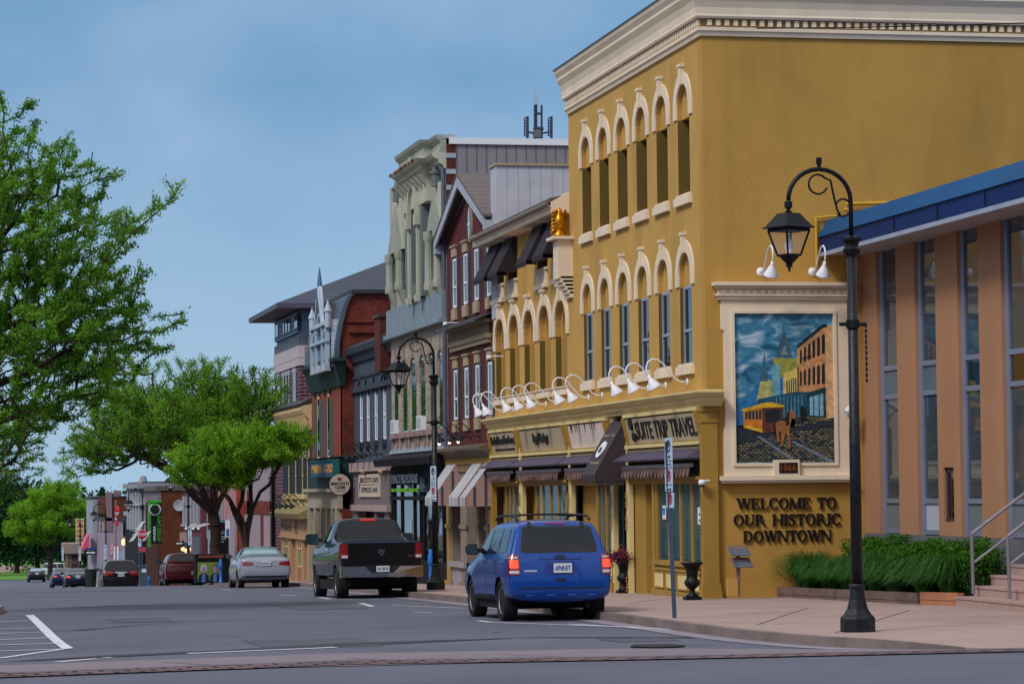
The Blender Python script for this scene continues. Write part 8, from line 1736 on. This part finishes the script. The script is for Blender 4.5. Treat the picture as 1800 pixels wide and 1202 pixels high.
# --- sedans
def sedan(pt,patches_extra=(),w=.91,h=1.47,tl=None,lit=False,plate='BCKP 123',deck=1.06):
    st=[(0.0,prof(w*.90,.36,.46,.64,.84,.97,.99,1.00,.80,.74,.60,(.08,.04,0,0,.03,.05,.07,.08,.08))),
    (.14,prof(w*.97,.30,.40,.64,.86,deck-.04,deck,deck+.01,.86,.80,.62)),
    (.62,prof(w,.24,.34,.64,.87,deck-.02,deck+.04,deck+.06,.885,.84,.66)),
    (.95,prof(w,.22,.32,.64,.87,1.03,1.16,1.18,.89,.85,.64,(0,0,0,0,0,0,0,0,0))),
    (1.55,prof(w,.20,.30,.64,.87,1.02,h-.07,h-.02,.895,.85,.58)),
    (2.3,prof(w,.20,.30,.64,.86,1.00,h-.05,h,.895,.85,.60)),
    (2.9,prof(w,.20,.30,.64,.86,.98,h-.18,h-.14,.89,.845,.58)),
    (3.55,prof(w,.20,.30,.62,.84,.94,.98,1.0,.88,.82,.62)),
    (4.4,prof(w*.97,.24,.32,.58,.74,.82,.85,.88,.82,.76,.6)),
    (4.75,prof(w*.86,.30,.38,.52,.64,.70,.72,.74,.7,.62,.5))]
    tlt=M_tail
    P=[('rear_window','rear',[(-.66,1.13),(.66,1.13),(.53,1.40),(-.53,1.40)],mat('pale_rear_glass',C(120,150,164),.08,.15,2,spec=1) if lit is False else M_cgl,dict(rc=.12,nx=18,ny=10)),
     ('tail_light','rear',[(.44,.80),(.80,.78),(.81,.93),(.46,.90)],tlt,dict(both=True,off=.014,rc=.2,nx=14)),
     ('boot_gap','rear',[(-.44,.745),(.44,.745),(.44,.755),(-.44,.755)],M_plas,dict(off=.004,ny=2)),
     ('chrome_bar','rear',[(-.34,.925),(.34,.925),(.34,.95),(-.34,.95)],M_chrome,dict(off=.012,ny=3)),
     ('badge','rear',[(-.05,.93),(.05,.93),(.05,1.0),(-.05,1.0)],M_chrome,dict(off=.02,rc=1)),
     ('bumper_foot','rear',[(-.78,.38),(.78,.38),(.80,.44),(-.80,.44)],M_plas,dict(off=.006,ny=3)),
     ('rear_door_window','side',[(1.25,1.06),(2.02,1.04),(2.0,1.36),(1.55,1.36)],M_cgl,dict(both=True,rc=.1)),
     ('front_door_window','side',[(2.10,1.04),(3.15,1.01),(2.65,1.33),(2.08,1.37)],M_cgl,dict(both=True,rc=.1)),
     ('door_gap','side',[(2.05,.40),(2.065,.40),(2.065,1.04),(2.05,1.04)],M_plas,dict(both=True,off=.002,nx=2)),('door_gap','side',[(1.12,.60),(1.135,.60),(1.135,1.04),(1.12,1.04)],M_plas,dict(both=True,off=.002,nx=2)),
     ('door_handle','side',[(1.25,.91),(1.43,.91),(1.43,.94),(1.25,.94)],pt,dict(both=True,off=.02,ny=3)),
     ('windscreen','front',[(-.62,1.05),(.62,1.05),(.52,1.36),(-.52,1.36)],M_cgl,dict(rc=.1))]
    if lit: P.append(('brake_light','rear',[(.54,.81),(.74,.80),(.74,.90),(.55,.90)],M_lit if lit is True else M_lit,dict(both=True,off=.02,rc=.4)))
    return dict(st=st,w=w*2,len=4.78,wr=.325,wy=(1.02,3.80),belt=1.02,paint=pt,my=2.75,mw=.2,mh=.14,mx=.86,mm=pt,crease=.3,tw=.105,spokes=7,patches=P+list(patches_extra),plate=(0,.85,plate))
yv=97.2; SD=sedan(paint('silver_paint',C(150,154,172)),plate='BCKP·412'); SD['pitch']=gslope(yv)
xv=onY(468,990,yv)[0]; vehicle('silver_sedan','silver sedan parked between the black pickup and the advertising box','car',(xv,yv,G(yv+1)+.0),SD)
yv=199.; SD=sedan(paint('navy_paint_car',C(8,14,44)),lit=True,w=.90,plate='CDX 551'); SD['pitch']=gslope(yv)
xv=onY(137,1010,yv)[0]; vehicle('navy_sedan','navy sedan with glowing brake lights, right one of the two blue cars down the street','car',(xv,yv,G(yv+1)+.14),SD)
yv=206.; SD=sedan(paint('cobalt_paint',C(6,18,72)),lit=True,w=.90,plate='AKT 230'); SD['pitch']=gslope(yv)
xv=onY(113,1010,yv)[0]; vehicle('blue_sedan','brighter blue sedan half hidden behind the navy sedan down the street','car',(xv,yv,G(yv+1)+.16),SD)
yv=297.; SD=sedan(paint('black_paint_car',C(14,15,18)),w=.92,plate='BRN 77'); SD['pitch']=gslope(yv)
xv=onY(65,1005,yv)[0]; vehicle('black_sedan','small far black sedan before the lawn at the end of the street','car',(xv,yv,G(yv+1)+.05),SD)
# --- minivan and hatchback
def wagon(pt,w,h,L_,glassm=M_cgl,tail=None,extra=(),slope=.38,belt=1.05,plate='A 123'):
    k=h/1.7
    st=[(0.0,prof(w*.93,.34,.46,.66,.90*k+.03,belt,h-.12,h-.06,w*.93,w*.89,w*.70,(.08,.04,0,0,.03,.06,slope,slope+.06,slope+.05))),
    (.13,prof(w*.99,.28,.40,.66,.92*k+.03,belt+.02,h-.08,h-.03,w*.97,w*.93,w*.73,(0,0,0,0,.01,.02,slope*.8,slope*.85,slope*.85))),
    (.7,prof(w,.24,.34,.66,.92*k+.02,belt+.01,h-.06,h-.01,w*.98,w*.94,w*.74,(0,0,0,0,0,0,.1,.1,.1))),
    (1.6,prof(w,.22,.32,.66,.90*k+.02,belt,h-.05,h,w*.985,w*.945,w*.75)),
    (2.5,prof(w,.22,.32,.66,.89*k+.02,belt-.01,h-.07,h-.02,w*.985,w*.945,w*.74)),
    (3.3,prof(w,.22,.32,.66,.88*k+.02,belt-.03,h-.32,h-.30,w*.98,w*.935,w*.76)),
    (3.8,prof(w,.22,.32,.64,.85*k+.02,belt-.06,belt+.0,belt+.02,w*.97,w*.92,w*.74)),
    (L_-.35,prof(w*.96,.26,.36,.60,.76*k,belt-.16,belt-.12,belt-.10,w*.9,w*.84,w*.66)),
    (L_,prof(w*.86,.32,.42,.54,.66*k,belt-.30,belt-.27,belt-.25,w*.78,w*.7,w*.5))]
    P=[('rear_window','rear',[(-w*.74,belt+.06),(w*.74,belt+.06),(w*.64,h-.15),(-w*.64,h-.15)],glassm,dict(rc=.15,nx=18,ny=10)),
     ('rear_side_window','side',[(.62,belt+.08),(1.25,belt+.06),(1.25,h-.15),(.80,h-.15)],M_cgl,dict(both=True,rc=.1)),
     ('rear_door_window','side',[(1.33,belt+.06),(2.2,belt+.05),(2.2,h-.14),(1.33,h-.14)],M_cgl,dict(both=True,rc=.1)),
     ('front_door_window','side',[(2.3,belt+.05),(3.3,belt+.03),(2.75,h-.2),(2.3,h-.15)],M_cgl,dict(both=True,rc=.1)),
     ('bumper_line','rear',[(-w*.8,.60),(w*.8,.60),(w*.8,.62),(-w*.8,.62)],M_plas,dict(off=.004,ny=2)),
     ('door_gap','side',[(1.28,.5),(1.30,.5),(1.30,belt+.03),(1.28,belt+.03)],M_plas,dict(both=True,off=.002,nx=2)),
     ('windscreen','front',[(-w*.68,belt+.06),(w*.68,belt+.06),(w*.6,h-.16),(-w*.6,h-.16)],M_cgl,dict(rc=.1))]
    return dict(st=st,w=2*w,len=L_,wr=.335,wy=(.95,3.75),belt=belt,paint=pt,my=2.95,mw=.24,mh=.17,mx=w-.04,crease=.3,tw=.11,patches=P+list(extra),plate=(0,.86,plate))
yv=142.; MV=wagon(paint('dark_maroon_paint',C(22,5,9)),.93,1.62,4.9,plate='BVX 902',belt=1.08,slope=.36,extra=[('tail_light','rear',[(.40,.86),(.86,.84),(.84,1.04),(.40,1.02)],M_tail,dict(both=True,off=.014,rc=.15,nx=14)),('chrome_surround','rear',[(-.30,.94),(.30,.94),(.30,1.0),(-.30,1.0)],M_chrome,dict(off=.02,ny=4))]); MV['pitch']=gslope(yv)
xv=onY(213,1005,yv)[0]; mvo=vehicle('dark_minivan','dark maroon minivan with wide red tail lights, mid-distance','car',(xv,yv,G(yv+1)-.0),MV)
yv=127.; HT=wagon(paint('crimson_paint',C(110,10,28)),.90,1.52,4.5,glassm=M_cgl,plate='CKA 31',belt=1.08,slope=.42,extra=[('tail_light','rear',[(.50,.93),(.86,.92),(.82,1.05),(.52,1.03)],M_tail,dict(both=True,off=.014,rc=.2)),('roof_spoiler','rear',[(-.5,1.42),(.5,1.42),(.48,1.45),(-.48,1.45)],M_plas,dict(off=.02,ny=3))]); HT['pitch']=gslope(yv); HT['plate']=(.42,.62,'CKA 31')
xv=onY(326,1005,yv)[0]; vehicle('red_hatchback','crimson hatchback half hidden behind the advertising box','car',(xv,yv,G(yv+1)+.0),HT)
# pale vehicles in the far car park
for px,yv,col,lb,yw_ in ((205/3.4+90,318,C(196,200,210),'white car in the far car park behind the navy sedan',70),(78,345,C(200,204,214),'white van in the far car park, behind the black sedan',60),(150,300,C(176,182,200),'pale grey car in the far car park, left of the kiosk',80)):
    W_=wagon(paint('far_pale_%d'%yv,col),.92,1.75 if yv==345 else 1.55,4.7,plate='X'); W_['plate']=None; xv=onY(px,990,yv)[0]; vehicle('parked_car',lb,'car',(xv,yv,G(yv)+.02),W_,R_(-yw_))
# ================================================================ trees
M_bark=mat('locust_bark',C(54,42,38),.95,.3,4,.5,20); M_bark2=mat('lit_bark',C(72,58,50),.95,.3,4,.5,20)
def tree(label,base,fork,crowns,npts,tufts,lsize,lm,seed,trunk_r,limbs=(),kind='locust_tree',cl=.06,bark=None,cat='tree',group=None,tip=.012,per=10,spur=.5):
    """space-filling growth: points in the crown volume are joined to the nearest growing limb; leaf tufts sit on the outer twigs"""
    r=np.random.default_rng(seed); t=thing(kind,label,cat,tuple(base),group)
    pts=[]; vol=[c[3]*c[4]*c[5] for c in crowns]; tot=sum(vol)
    for c,v in zip(crowns,vol):
        k=int(npts*v/tot)+1; d=r.normal(size=(k,3)); d/=np.linalg.norm(d,axis=1)[:,None]; rad=r.random(k)**.45; pts.append(d*rad[:,None]*np.array(c[3:6])+np.array(c[:3]))
    pts=np.concatenate(pts); n=len(pts); B=np.array(base,float); Fk=np.array(fork,float)
    cap=np.zeros((n*8+400,3)); par=[-1]; cap[0]=B; cnt=1; dF=np.zeros(len(cap))
    for i in range(1,7): cap[cnt]=B+(Fk-B)*i/6+r.normal(size=3)*[.04,.04,0]*(i<6); par.append(cnt-1); cnt+=1
    start=cnt-1; main=[]
    for lb in limbs:
        prev=start
        for q in lb:
            q=np.array(q,float); a=cap[prev].copy(); m=max(2,int(np.linalg.norm(q-a)/.6)); ax=r.normal(size=3)*.10*np.linalg.norm(q-a)
            for s in range(1,m+1):
                f=s/m; cap[cnt]=a+(q-a)*f+ax*math.sin(f*PI)*.6+r.normal(size=3)*.03; par.append(prev); dF[cnt]=dF[prev]+np.linalg.norm(cap[cnt]-cap[prev]); main.append(cnt); prev=cnt; cnt+=1
    for oi in np.argsort(np.linalg.norm(pts-Fk,axis=1)):
        p=pts[oi]; act=cap[start:cnt]; dd=np.linalg.norm(act-p,axis=1)+.22*dF[start:cnt]
        j=int(np.argmin(dd))+start; a=cap[j]; L_=np.linalg.norm(p-a); steps=max(1,min(4,int(L_/.4))); prev=j
        for s in range(1,steps+1):
            f=s/steps; q=a+(p-a)*f+r.normal(size=3)*.06*L_*(f<1); q[2]+=.08*L_*math.sin(f*PI)
            cap[cnt]=q; par.append(prev); dF[cnt]=dF[prev]+np.linalg.norm(q-cap[prev]); prev=cnt; cnt+=1
    has=np.zeros(len(cap),bool)
    for i in range(1,cnt): has[par[i]]=True
    ends=[i for i in range(start+1,cnt) if not has[i]]
    for i in ends:           # outward spurs give the spiky outline
        d=cap[i]-cap[par[i]]; o=cap[i]-Fk; d=d/(np.linalg.norm(d)+1e-6)+.7*o/(np.linalg.norm(o)+1e-6)+np.array([0,0,.35])+r.normal(size=3)*.35; d/=np.linalg.norm(d); L_=spur*r.uniform(.5,1.3); prev=i
        for s in (1,2):
            cap[cnt]=cap[i]+d*L_*s/2+r.normal(size=3)*.04*L_; par.append(prev); prev=cnt; cnt+=1
        if r.random()<.5:
            d2=d+r.normal(size=3)*.7; d2/=np.linalg.norm(d2); cap[cnt]=cap[prev-1]+d2*L_*.6; par.append(prev-1); cnt+=1
    NN=cap[:cnt]; w=np.zeros(cnt); has=np.zeros(cnt,bool)
    for i in range(cnt-1,0,-1):
        if not has[i]: w[i]=1
        w[par[i]]+=w[i]; has[par[i]]=True
    rad=tip*np.maximum(w,1)**(math.log(trunk_r/tip)/math.log(max(2,w[start]))); rad[0]=trunk_r*1.35; rad[1]=trunk_r*1.1
    def tubes(sel,name,m,sides):
        V=[];F=[];off=np.array(base)
        for i in sel:
            a,b=NN[par[i]],NN[i]; d=b-a; l=np.linalg.norm(d)
            if l<1e-6: continue
            d/=l; u=np.cross(d,[0,0,1.] if abs(d[2])<.9 else [1.,0,0]); u/=np.linalg.norm(u); v=np.cross(d,u); ra=min(rad[par[i]],rad[i]*1.5); rb=rad[i]; n0=len(V)
            for c,rr in ((a,ra),(b,rb)):
                for k in range(sides): w_=2*PI*k/sides; V.append(tuple(c-off+(u*math.cos(w_)+v*math.sin(w_))*rr))
            for k in range(sides): F.append((n0+k,n0+(k+1)%sides,n0+sides+(k+1)%sides,n0+sides+k))
        me=bpy.data.meshes.new(name); me.from_pydata(V,[],F); me.polygons.foreach_set('use_smooth',[True]*len(F)); me.materials.append(m); o=bpy.data.objects.new(name,me); COL.objects.link(o); o.parent=t; return o
    big=[i for i in range(1,cnt) if rad[i]>=trunk_r*.3]; small=[i for i in range(1,cnt) if rad[i]<trunk_r*.3]
    tubes(big,'trunk',bark or M_bark,9); tubes(small,'branches',bark or M_bark,4)
    tips=np.array([i for i in range(start+1,cnt) if w[i]<=3]); pr=np.array(par)
    k=r.integers(0,len(tips),tufts); f=r.random((tufts,1))*.9+.15; pa=NN[pr[tips[k]]]; cen=pa+(NN[tips[k]]-pa)*f
    P=np.repeat(cen,per,0)+r.normal(size=(tufts*per,3))*[cl,cl,cl*.8]
    leaves('crown',P,lsize,lm,t,up=.6,asp=.42,rng=r)
    return t
LM1=leafmat('locust_leaf',C(40,98,26),C(136,190,52),1.4,.5); LM2=leafmat('lime_leaf',C(66,124,24),C(152,202,50),1.4,.5); LM4=leafmat('spring_leaf',C(54,110,28),C(140,190,50),1.0,.5); LM3=leafmat('dark_leaf',C(14,44,26),C(38,80,36),.4,.2)
def W(px,py,Y): x,z=onY(px,py,Y); return [x,Y,z]
def cr_(px,py,Y,rx,ry,rz): return W(px,py,Y)+[rx,ry,rz]
# large tree on the left pavement, trunk outside the picture
Y=58.; bx=-1.9; gz=G(Y)+KB
tree('large honey locust on the left pavement with its crown spreading into the picture',(bx,Y,gz),(bx+.3,Y,gz+2.6),
 [cr_(-70,600,Y,3.4,3.2,2.4),cr_(40,520,Y,2.5,2.6,2.6),cr_(-10,360,Y,1.8,2.0,1.9),cr_(140,560,Y,1.5,1.6,1.3),cr_(120,640,Y,1.8,1.8,.8),cr_(170,430,Y,1.2,1.1,.85),cr_(70,350,Y,1.1,1.1,.85),cr_(-120,440,Y,2.6,2.6,2.4),cr_(215,590,Y,.8,.8,.3),cr_(20,710,Y,1.5,1.6,.45),cr_(255,370,Y,.45,.4,.28),cr_(0,240,Y,.7,.7,.45)],1500,18500,.075,LM1,5,.20,
 limbs=[[W(-120,640,Y),W(60,560,Y-.6),W(180,470,Y-.8),W(290,365,Y-.9)],[W(-160,600,Y),W(-20,450,Y+.5),W(60,330,Y+.5)],[W(-190,560,Y),W(-60,380,Y),W(-10,230,Y)],[W(-120,700,Y),W(60,650,Y-.8),W(220,600,Y-1),W(285,585,Y-1)],[W(-100,600,Y+.4),W(90,480,Y+.8),W(180,330,Y+.9)],[W(-130,740,Y),W(40,725,Y-.5),W(130,700,Y-.5)]],cl=.055,tip=.010,per=9,spur=.55)
Y=92.; tree('second honey locust on the left pavement, only its low twigs showing at the left edge',(.0,Y,G(Y)+KB),(.4,Y,G(Y)+3.2),
 [cr_(-60,780,Y,2.4,2.2,1.5),cr_(5,790,Y,1.0,1.2,.9),cr_(35,745,Y,.7,.7,.2),cr_(0,850,Y,.9,1,.4)],380,2600,.085,LM1,15,.16,limbs=[[W(-60,860,Y),W(20,810,Y),W(60,740,Y)],[W(-40,830,Y),W(-10,760,Y)]],cl=.07,tip=.012,per=9)
Y=124.; tx=onY(379,980,Y)[0]
tree('large honey locust with a thick dark trunk behind the advertising box',(tx,Y,G(Y)+KB),tuple(W(376,905,Y)),
 [cr_(320,745,Y,4.2,3.4,1.3),cr_(240,780,Y,2.7,2.4,1.2),cr_(400,715,Y,2.6,2.6,1.3),cr_(190,800,Y,1.5,1.6,.7),cr_(350,670,Y,1.3,1.4,.6),cr_(215,700,Y,2.0,1.8,.6),cr_(450,700,Y,1.0,1.0,.6),cr_(160,830,Y,1.1,1.0,.3),cr_(150,790,Y,1.1,1.0,.35),cr_(250,650,Y,1.0,1.0,.35),cr_(460,760,Y,1.2,1.6,.6)],1600,11500,.105,LM4,8,.24,
 limbs=[[W(345,875,Y),W(300,820,Y),W(220,780,Y)],[W(330,860,Y+1),W(330,780,Y+1),W(300,700,Y+1)],[W(376,865,Y),W(372,790,Y),W(380,690,Y)],[W(396,862,Y),W(430,790,Y-.8),W(460,730,Y-1)],[W(350,870,Y-1),W(260,810,Y-1.4),W(170,800,Y-1.5)],[W(372,840,Y),W(340,740,Y),W(345,650,Y)],[W(300,800,Y-.5),W(210,720,Y-.5)]],cl=.10,tip=.016,per=10,spur=.8)
Y=106.; tx=onY(432,985,Y)[0]
tree('small forked honey locust behind the silver sedan',(tx,Y,G(Y)+KB),tuple(W(433,962,Y)),
 [cr_(430,795,Y,2.2,2.0,.8),cr_(370,820,Y,1.4,1.4,.6),cr_(500,780,Y,1.0,1.2,.6),cr_(400,845,Y,1.4,1.3,.35),cr_(345,845,Y,.7,.8,.25)],620,7600,.10,LM2,9,.14,
 limbs=[[W(420,905,Y),W(405,880,Y),W(370,840,Y)],[W(418,900,Y),W(430,860,Y),W(415,800,Y)],[W(443,905,Y),W(440,860,Y),W(455,800,Y)],[W(446,890,Y),W(475,850,Y),W(510,790,Y)],[W(405,882,Y-.6),W(395,830,Y-.6)]],cl=.10,tip=.013,per=10,spur=.5)
Y=318.; tx=onY(88,1000,Y)[0]
tree('yellow-green honey locust at the end of the street with a low dense crown',(tx,Y,G(Y)),tuple(W(88,975,Y)),
 [cr_(85,915,Y,4.3,3.6,2.6),cr_(50,930,Y,2.4,2.4,1.6),cr_(128,905,Y,2.0,2.2,1.5),cr_(95,880,Y,3.0,2.8,1.8),cr_(110,862,Y,1.6,1.6,.9)],520,9000,.22,LM2,12,.30,limbs=[[W(70,940,Y),W(40,920,Y)],[W(88,940,Y),W(90,880,Y)],[W(105,940,Y),W(130,900,Y)]],cl=.25,tip=.03,per=8,spur=.8,group='trees at the end of the street')
for i,(px,Y,rz,rx,lm,yy,lb,sd) in enumerate(((30,392,5.2,6.0,LM3,925,'dark green tree over the lawn, second from the left edge',31),(-15,372,6.0,6.0,LM3,915,'dark green tree over the lawn at the left edge',32),(66,420,4.6,6,LM3,935,'dark green tree beyond the lawn behind the yellow-green locust',33),(150,430,5,7,LM3,930,'dark green tree beyond the car park',34),(105,480,6,9,LM1,925,'mid green tree far beyond the car park',35),(10,500,8,10,LM3,915,'broad dark tree far beyond the lawn',36))):
    tx=onY(px,1000,Y)[0]; tree(lb,(tx,Y,G(Y)),tuple(W(px,975,Y)),[cr_(px,yy,Y,rx,4,rz),cr_(px-22,yy+18,Y,rx*.6,3,rz*.6),cr_(px+22,yy+14,Y,rx*.6,3,rz*.62)],160,1600,.5,lm,sd,.35,cl=.8,tip=.04,per=9,group='trees at the end of the street')
for px,Y,yt,lb,sd in ((180,330,851,'tall dark conifer rising behind the white far building',41),(229,380,868,'lower dark tree behind the white pilastered building',42),(212,400,872,'small dark tree showing over the brown topped roof',43)):
    tx=onY(px,900,Y)[0]; top=W(px,yt,Y); zb_=G(Y); H_=top[2]-zb_; t=thing('conifer_tree' if sd==41 else 'dark_tree',lb,'tree',(tx,Y,zb_),'trees behind the far roofs'); r=np.random.default_rng(sd); k=16000; u=r.random(k)**.6; hh=(1-u)*H_*.85+H_*.12; a=r.uniform(0,2*PI,k); rr_=(1-hh/(H_*1.0))*3.2*(r.random(k)**.35)*(1+.25*np.sin(hh*2.6)); P=np.stack([tx+rr_*np.cos(a),Y+rr_*np.sin(a),zb_+hh],1)
    MB().tube([(tx,Y,zb_),(tx,Y,top[2]-.4)],[.25,.04],7).build('trunk',M_bark,t); leaves('crown',P,.42,LM3,t,up=-.2,asp=.35,rng=r)
# far wood closing the view
r=np.random.default_rng(77); P=[]
for k in range(90):
    x=-60+r.random()*260; y=600+r.random()*90; h=9+r.random()*5; n=420; d=r.normal(size=(n,3)); d/=np.linalg.norm(d,axis=1)[:,None]; P.append(d*(r.random((n,1))**.4)*[7,6,h*.5]+[x,y,G(y)+h*.62])
wo=leaves('far_wood',np.concatenate(P),1.5,LM3,None,up=.2,asp=.6,rng=r); wo['kind']='stuff'; wo['label']='dark far-off wood closing the view at the end of the street'
struct(wo,'stuff')

# ================================================================ unseen buildings added across the street and behind the camera to darken reflections
def plain(label,x0,x1,y0_,y1_,h,m,face,mw=None):
    zb_=min(G(y0_),G(y1_))-1; r=thing('unseen_building',label,'building',((x0+x1)/2,(y0_+y1_)/2,G(y0_))); zt_=G((y0_+y1_)/2)+h
    MB().box(x0,x1,y0_,y1_,zb_,zt_).build('wall',m,r); MB().box(x0-.2,x1+.2,y0_-.1,y1_+.1,zt_,zt_+.4).build('cornice',M_stone,r)
    L_=(y1_-y0_) if face=='x' else (x1-x0); n=max(2,int(L_/3))
    for fl_ in range(int(h//3.4)):
        for k in range(n):
            c=(k+.5)*L_/n; z0_=zt_-h+1.0+fl_*3.4
            if face=='x': MB().box(x1,x1+.05,y0_+c-.6,y0_+c+.6,z0_,z0_+1.9).build('window',M_gld,r)
            else: MB().box(x0+c-.6,x0+c+.6,y1_,y1_+.05,z0_,z0_+1.9).build('window',M_gld,r)
ms=[M_rb,mat('grey_render',C(120,116,112),.9,.1,1),M_bb,mat('dull_ochre',C(140,112,72),.9,.1,1),mat('dark_render',C(74,72,78),.9,.1,1)]
yy=-14
for i,(L_,h) in enumerate(((22,9.5),(16,12),(24,8),(20,11),(26,9),(22,12),(26,8),(24,10))):
    if yy<34 and yy+L_>10: yy=40
    plain(['red brick','grey rendered','brown brick','dull ochre','dark rendered','second red brick','second grey rendered','second brown brick'][i]+' building across the street, unseen, added to darken reflections',-26,-14.5,yy,yy+L_-.3,h,ms[i%5],'x'); yy+=L_
for i,(x0,x1,h) in enumerate(((-60,-30,10),(-29,-8,12),(-7,14,9),(15,40,12),(41,70,9))): plain(['dark','grey','red','ochre','brown'][i]+' building on the block behind the camera, unseen, added to darken reflections',x0,x1,-52,-34,h,ms[(i*2+4)%5],'y')
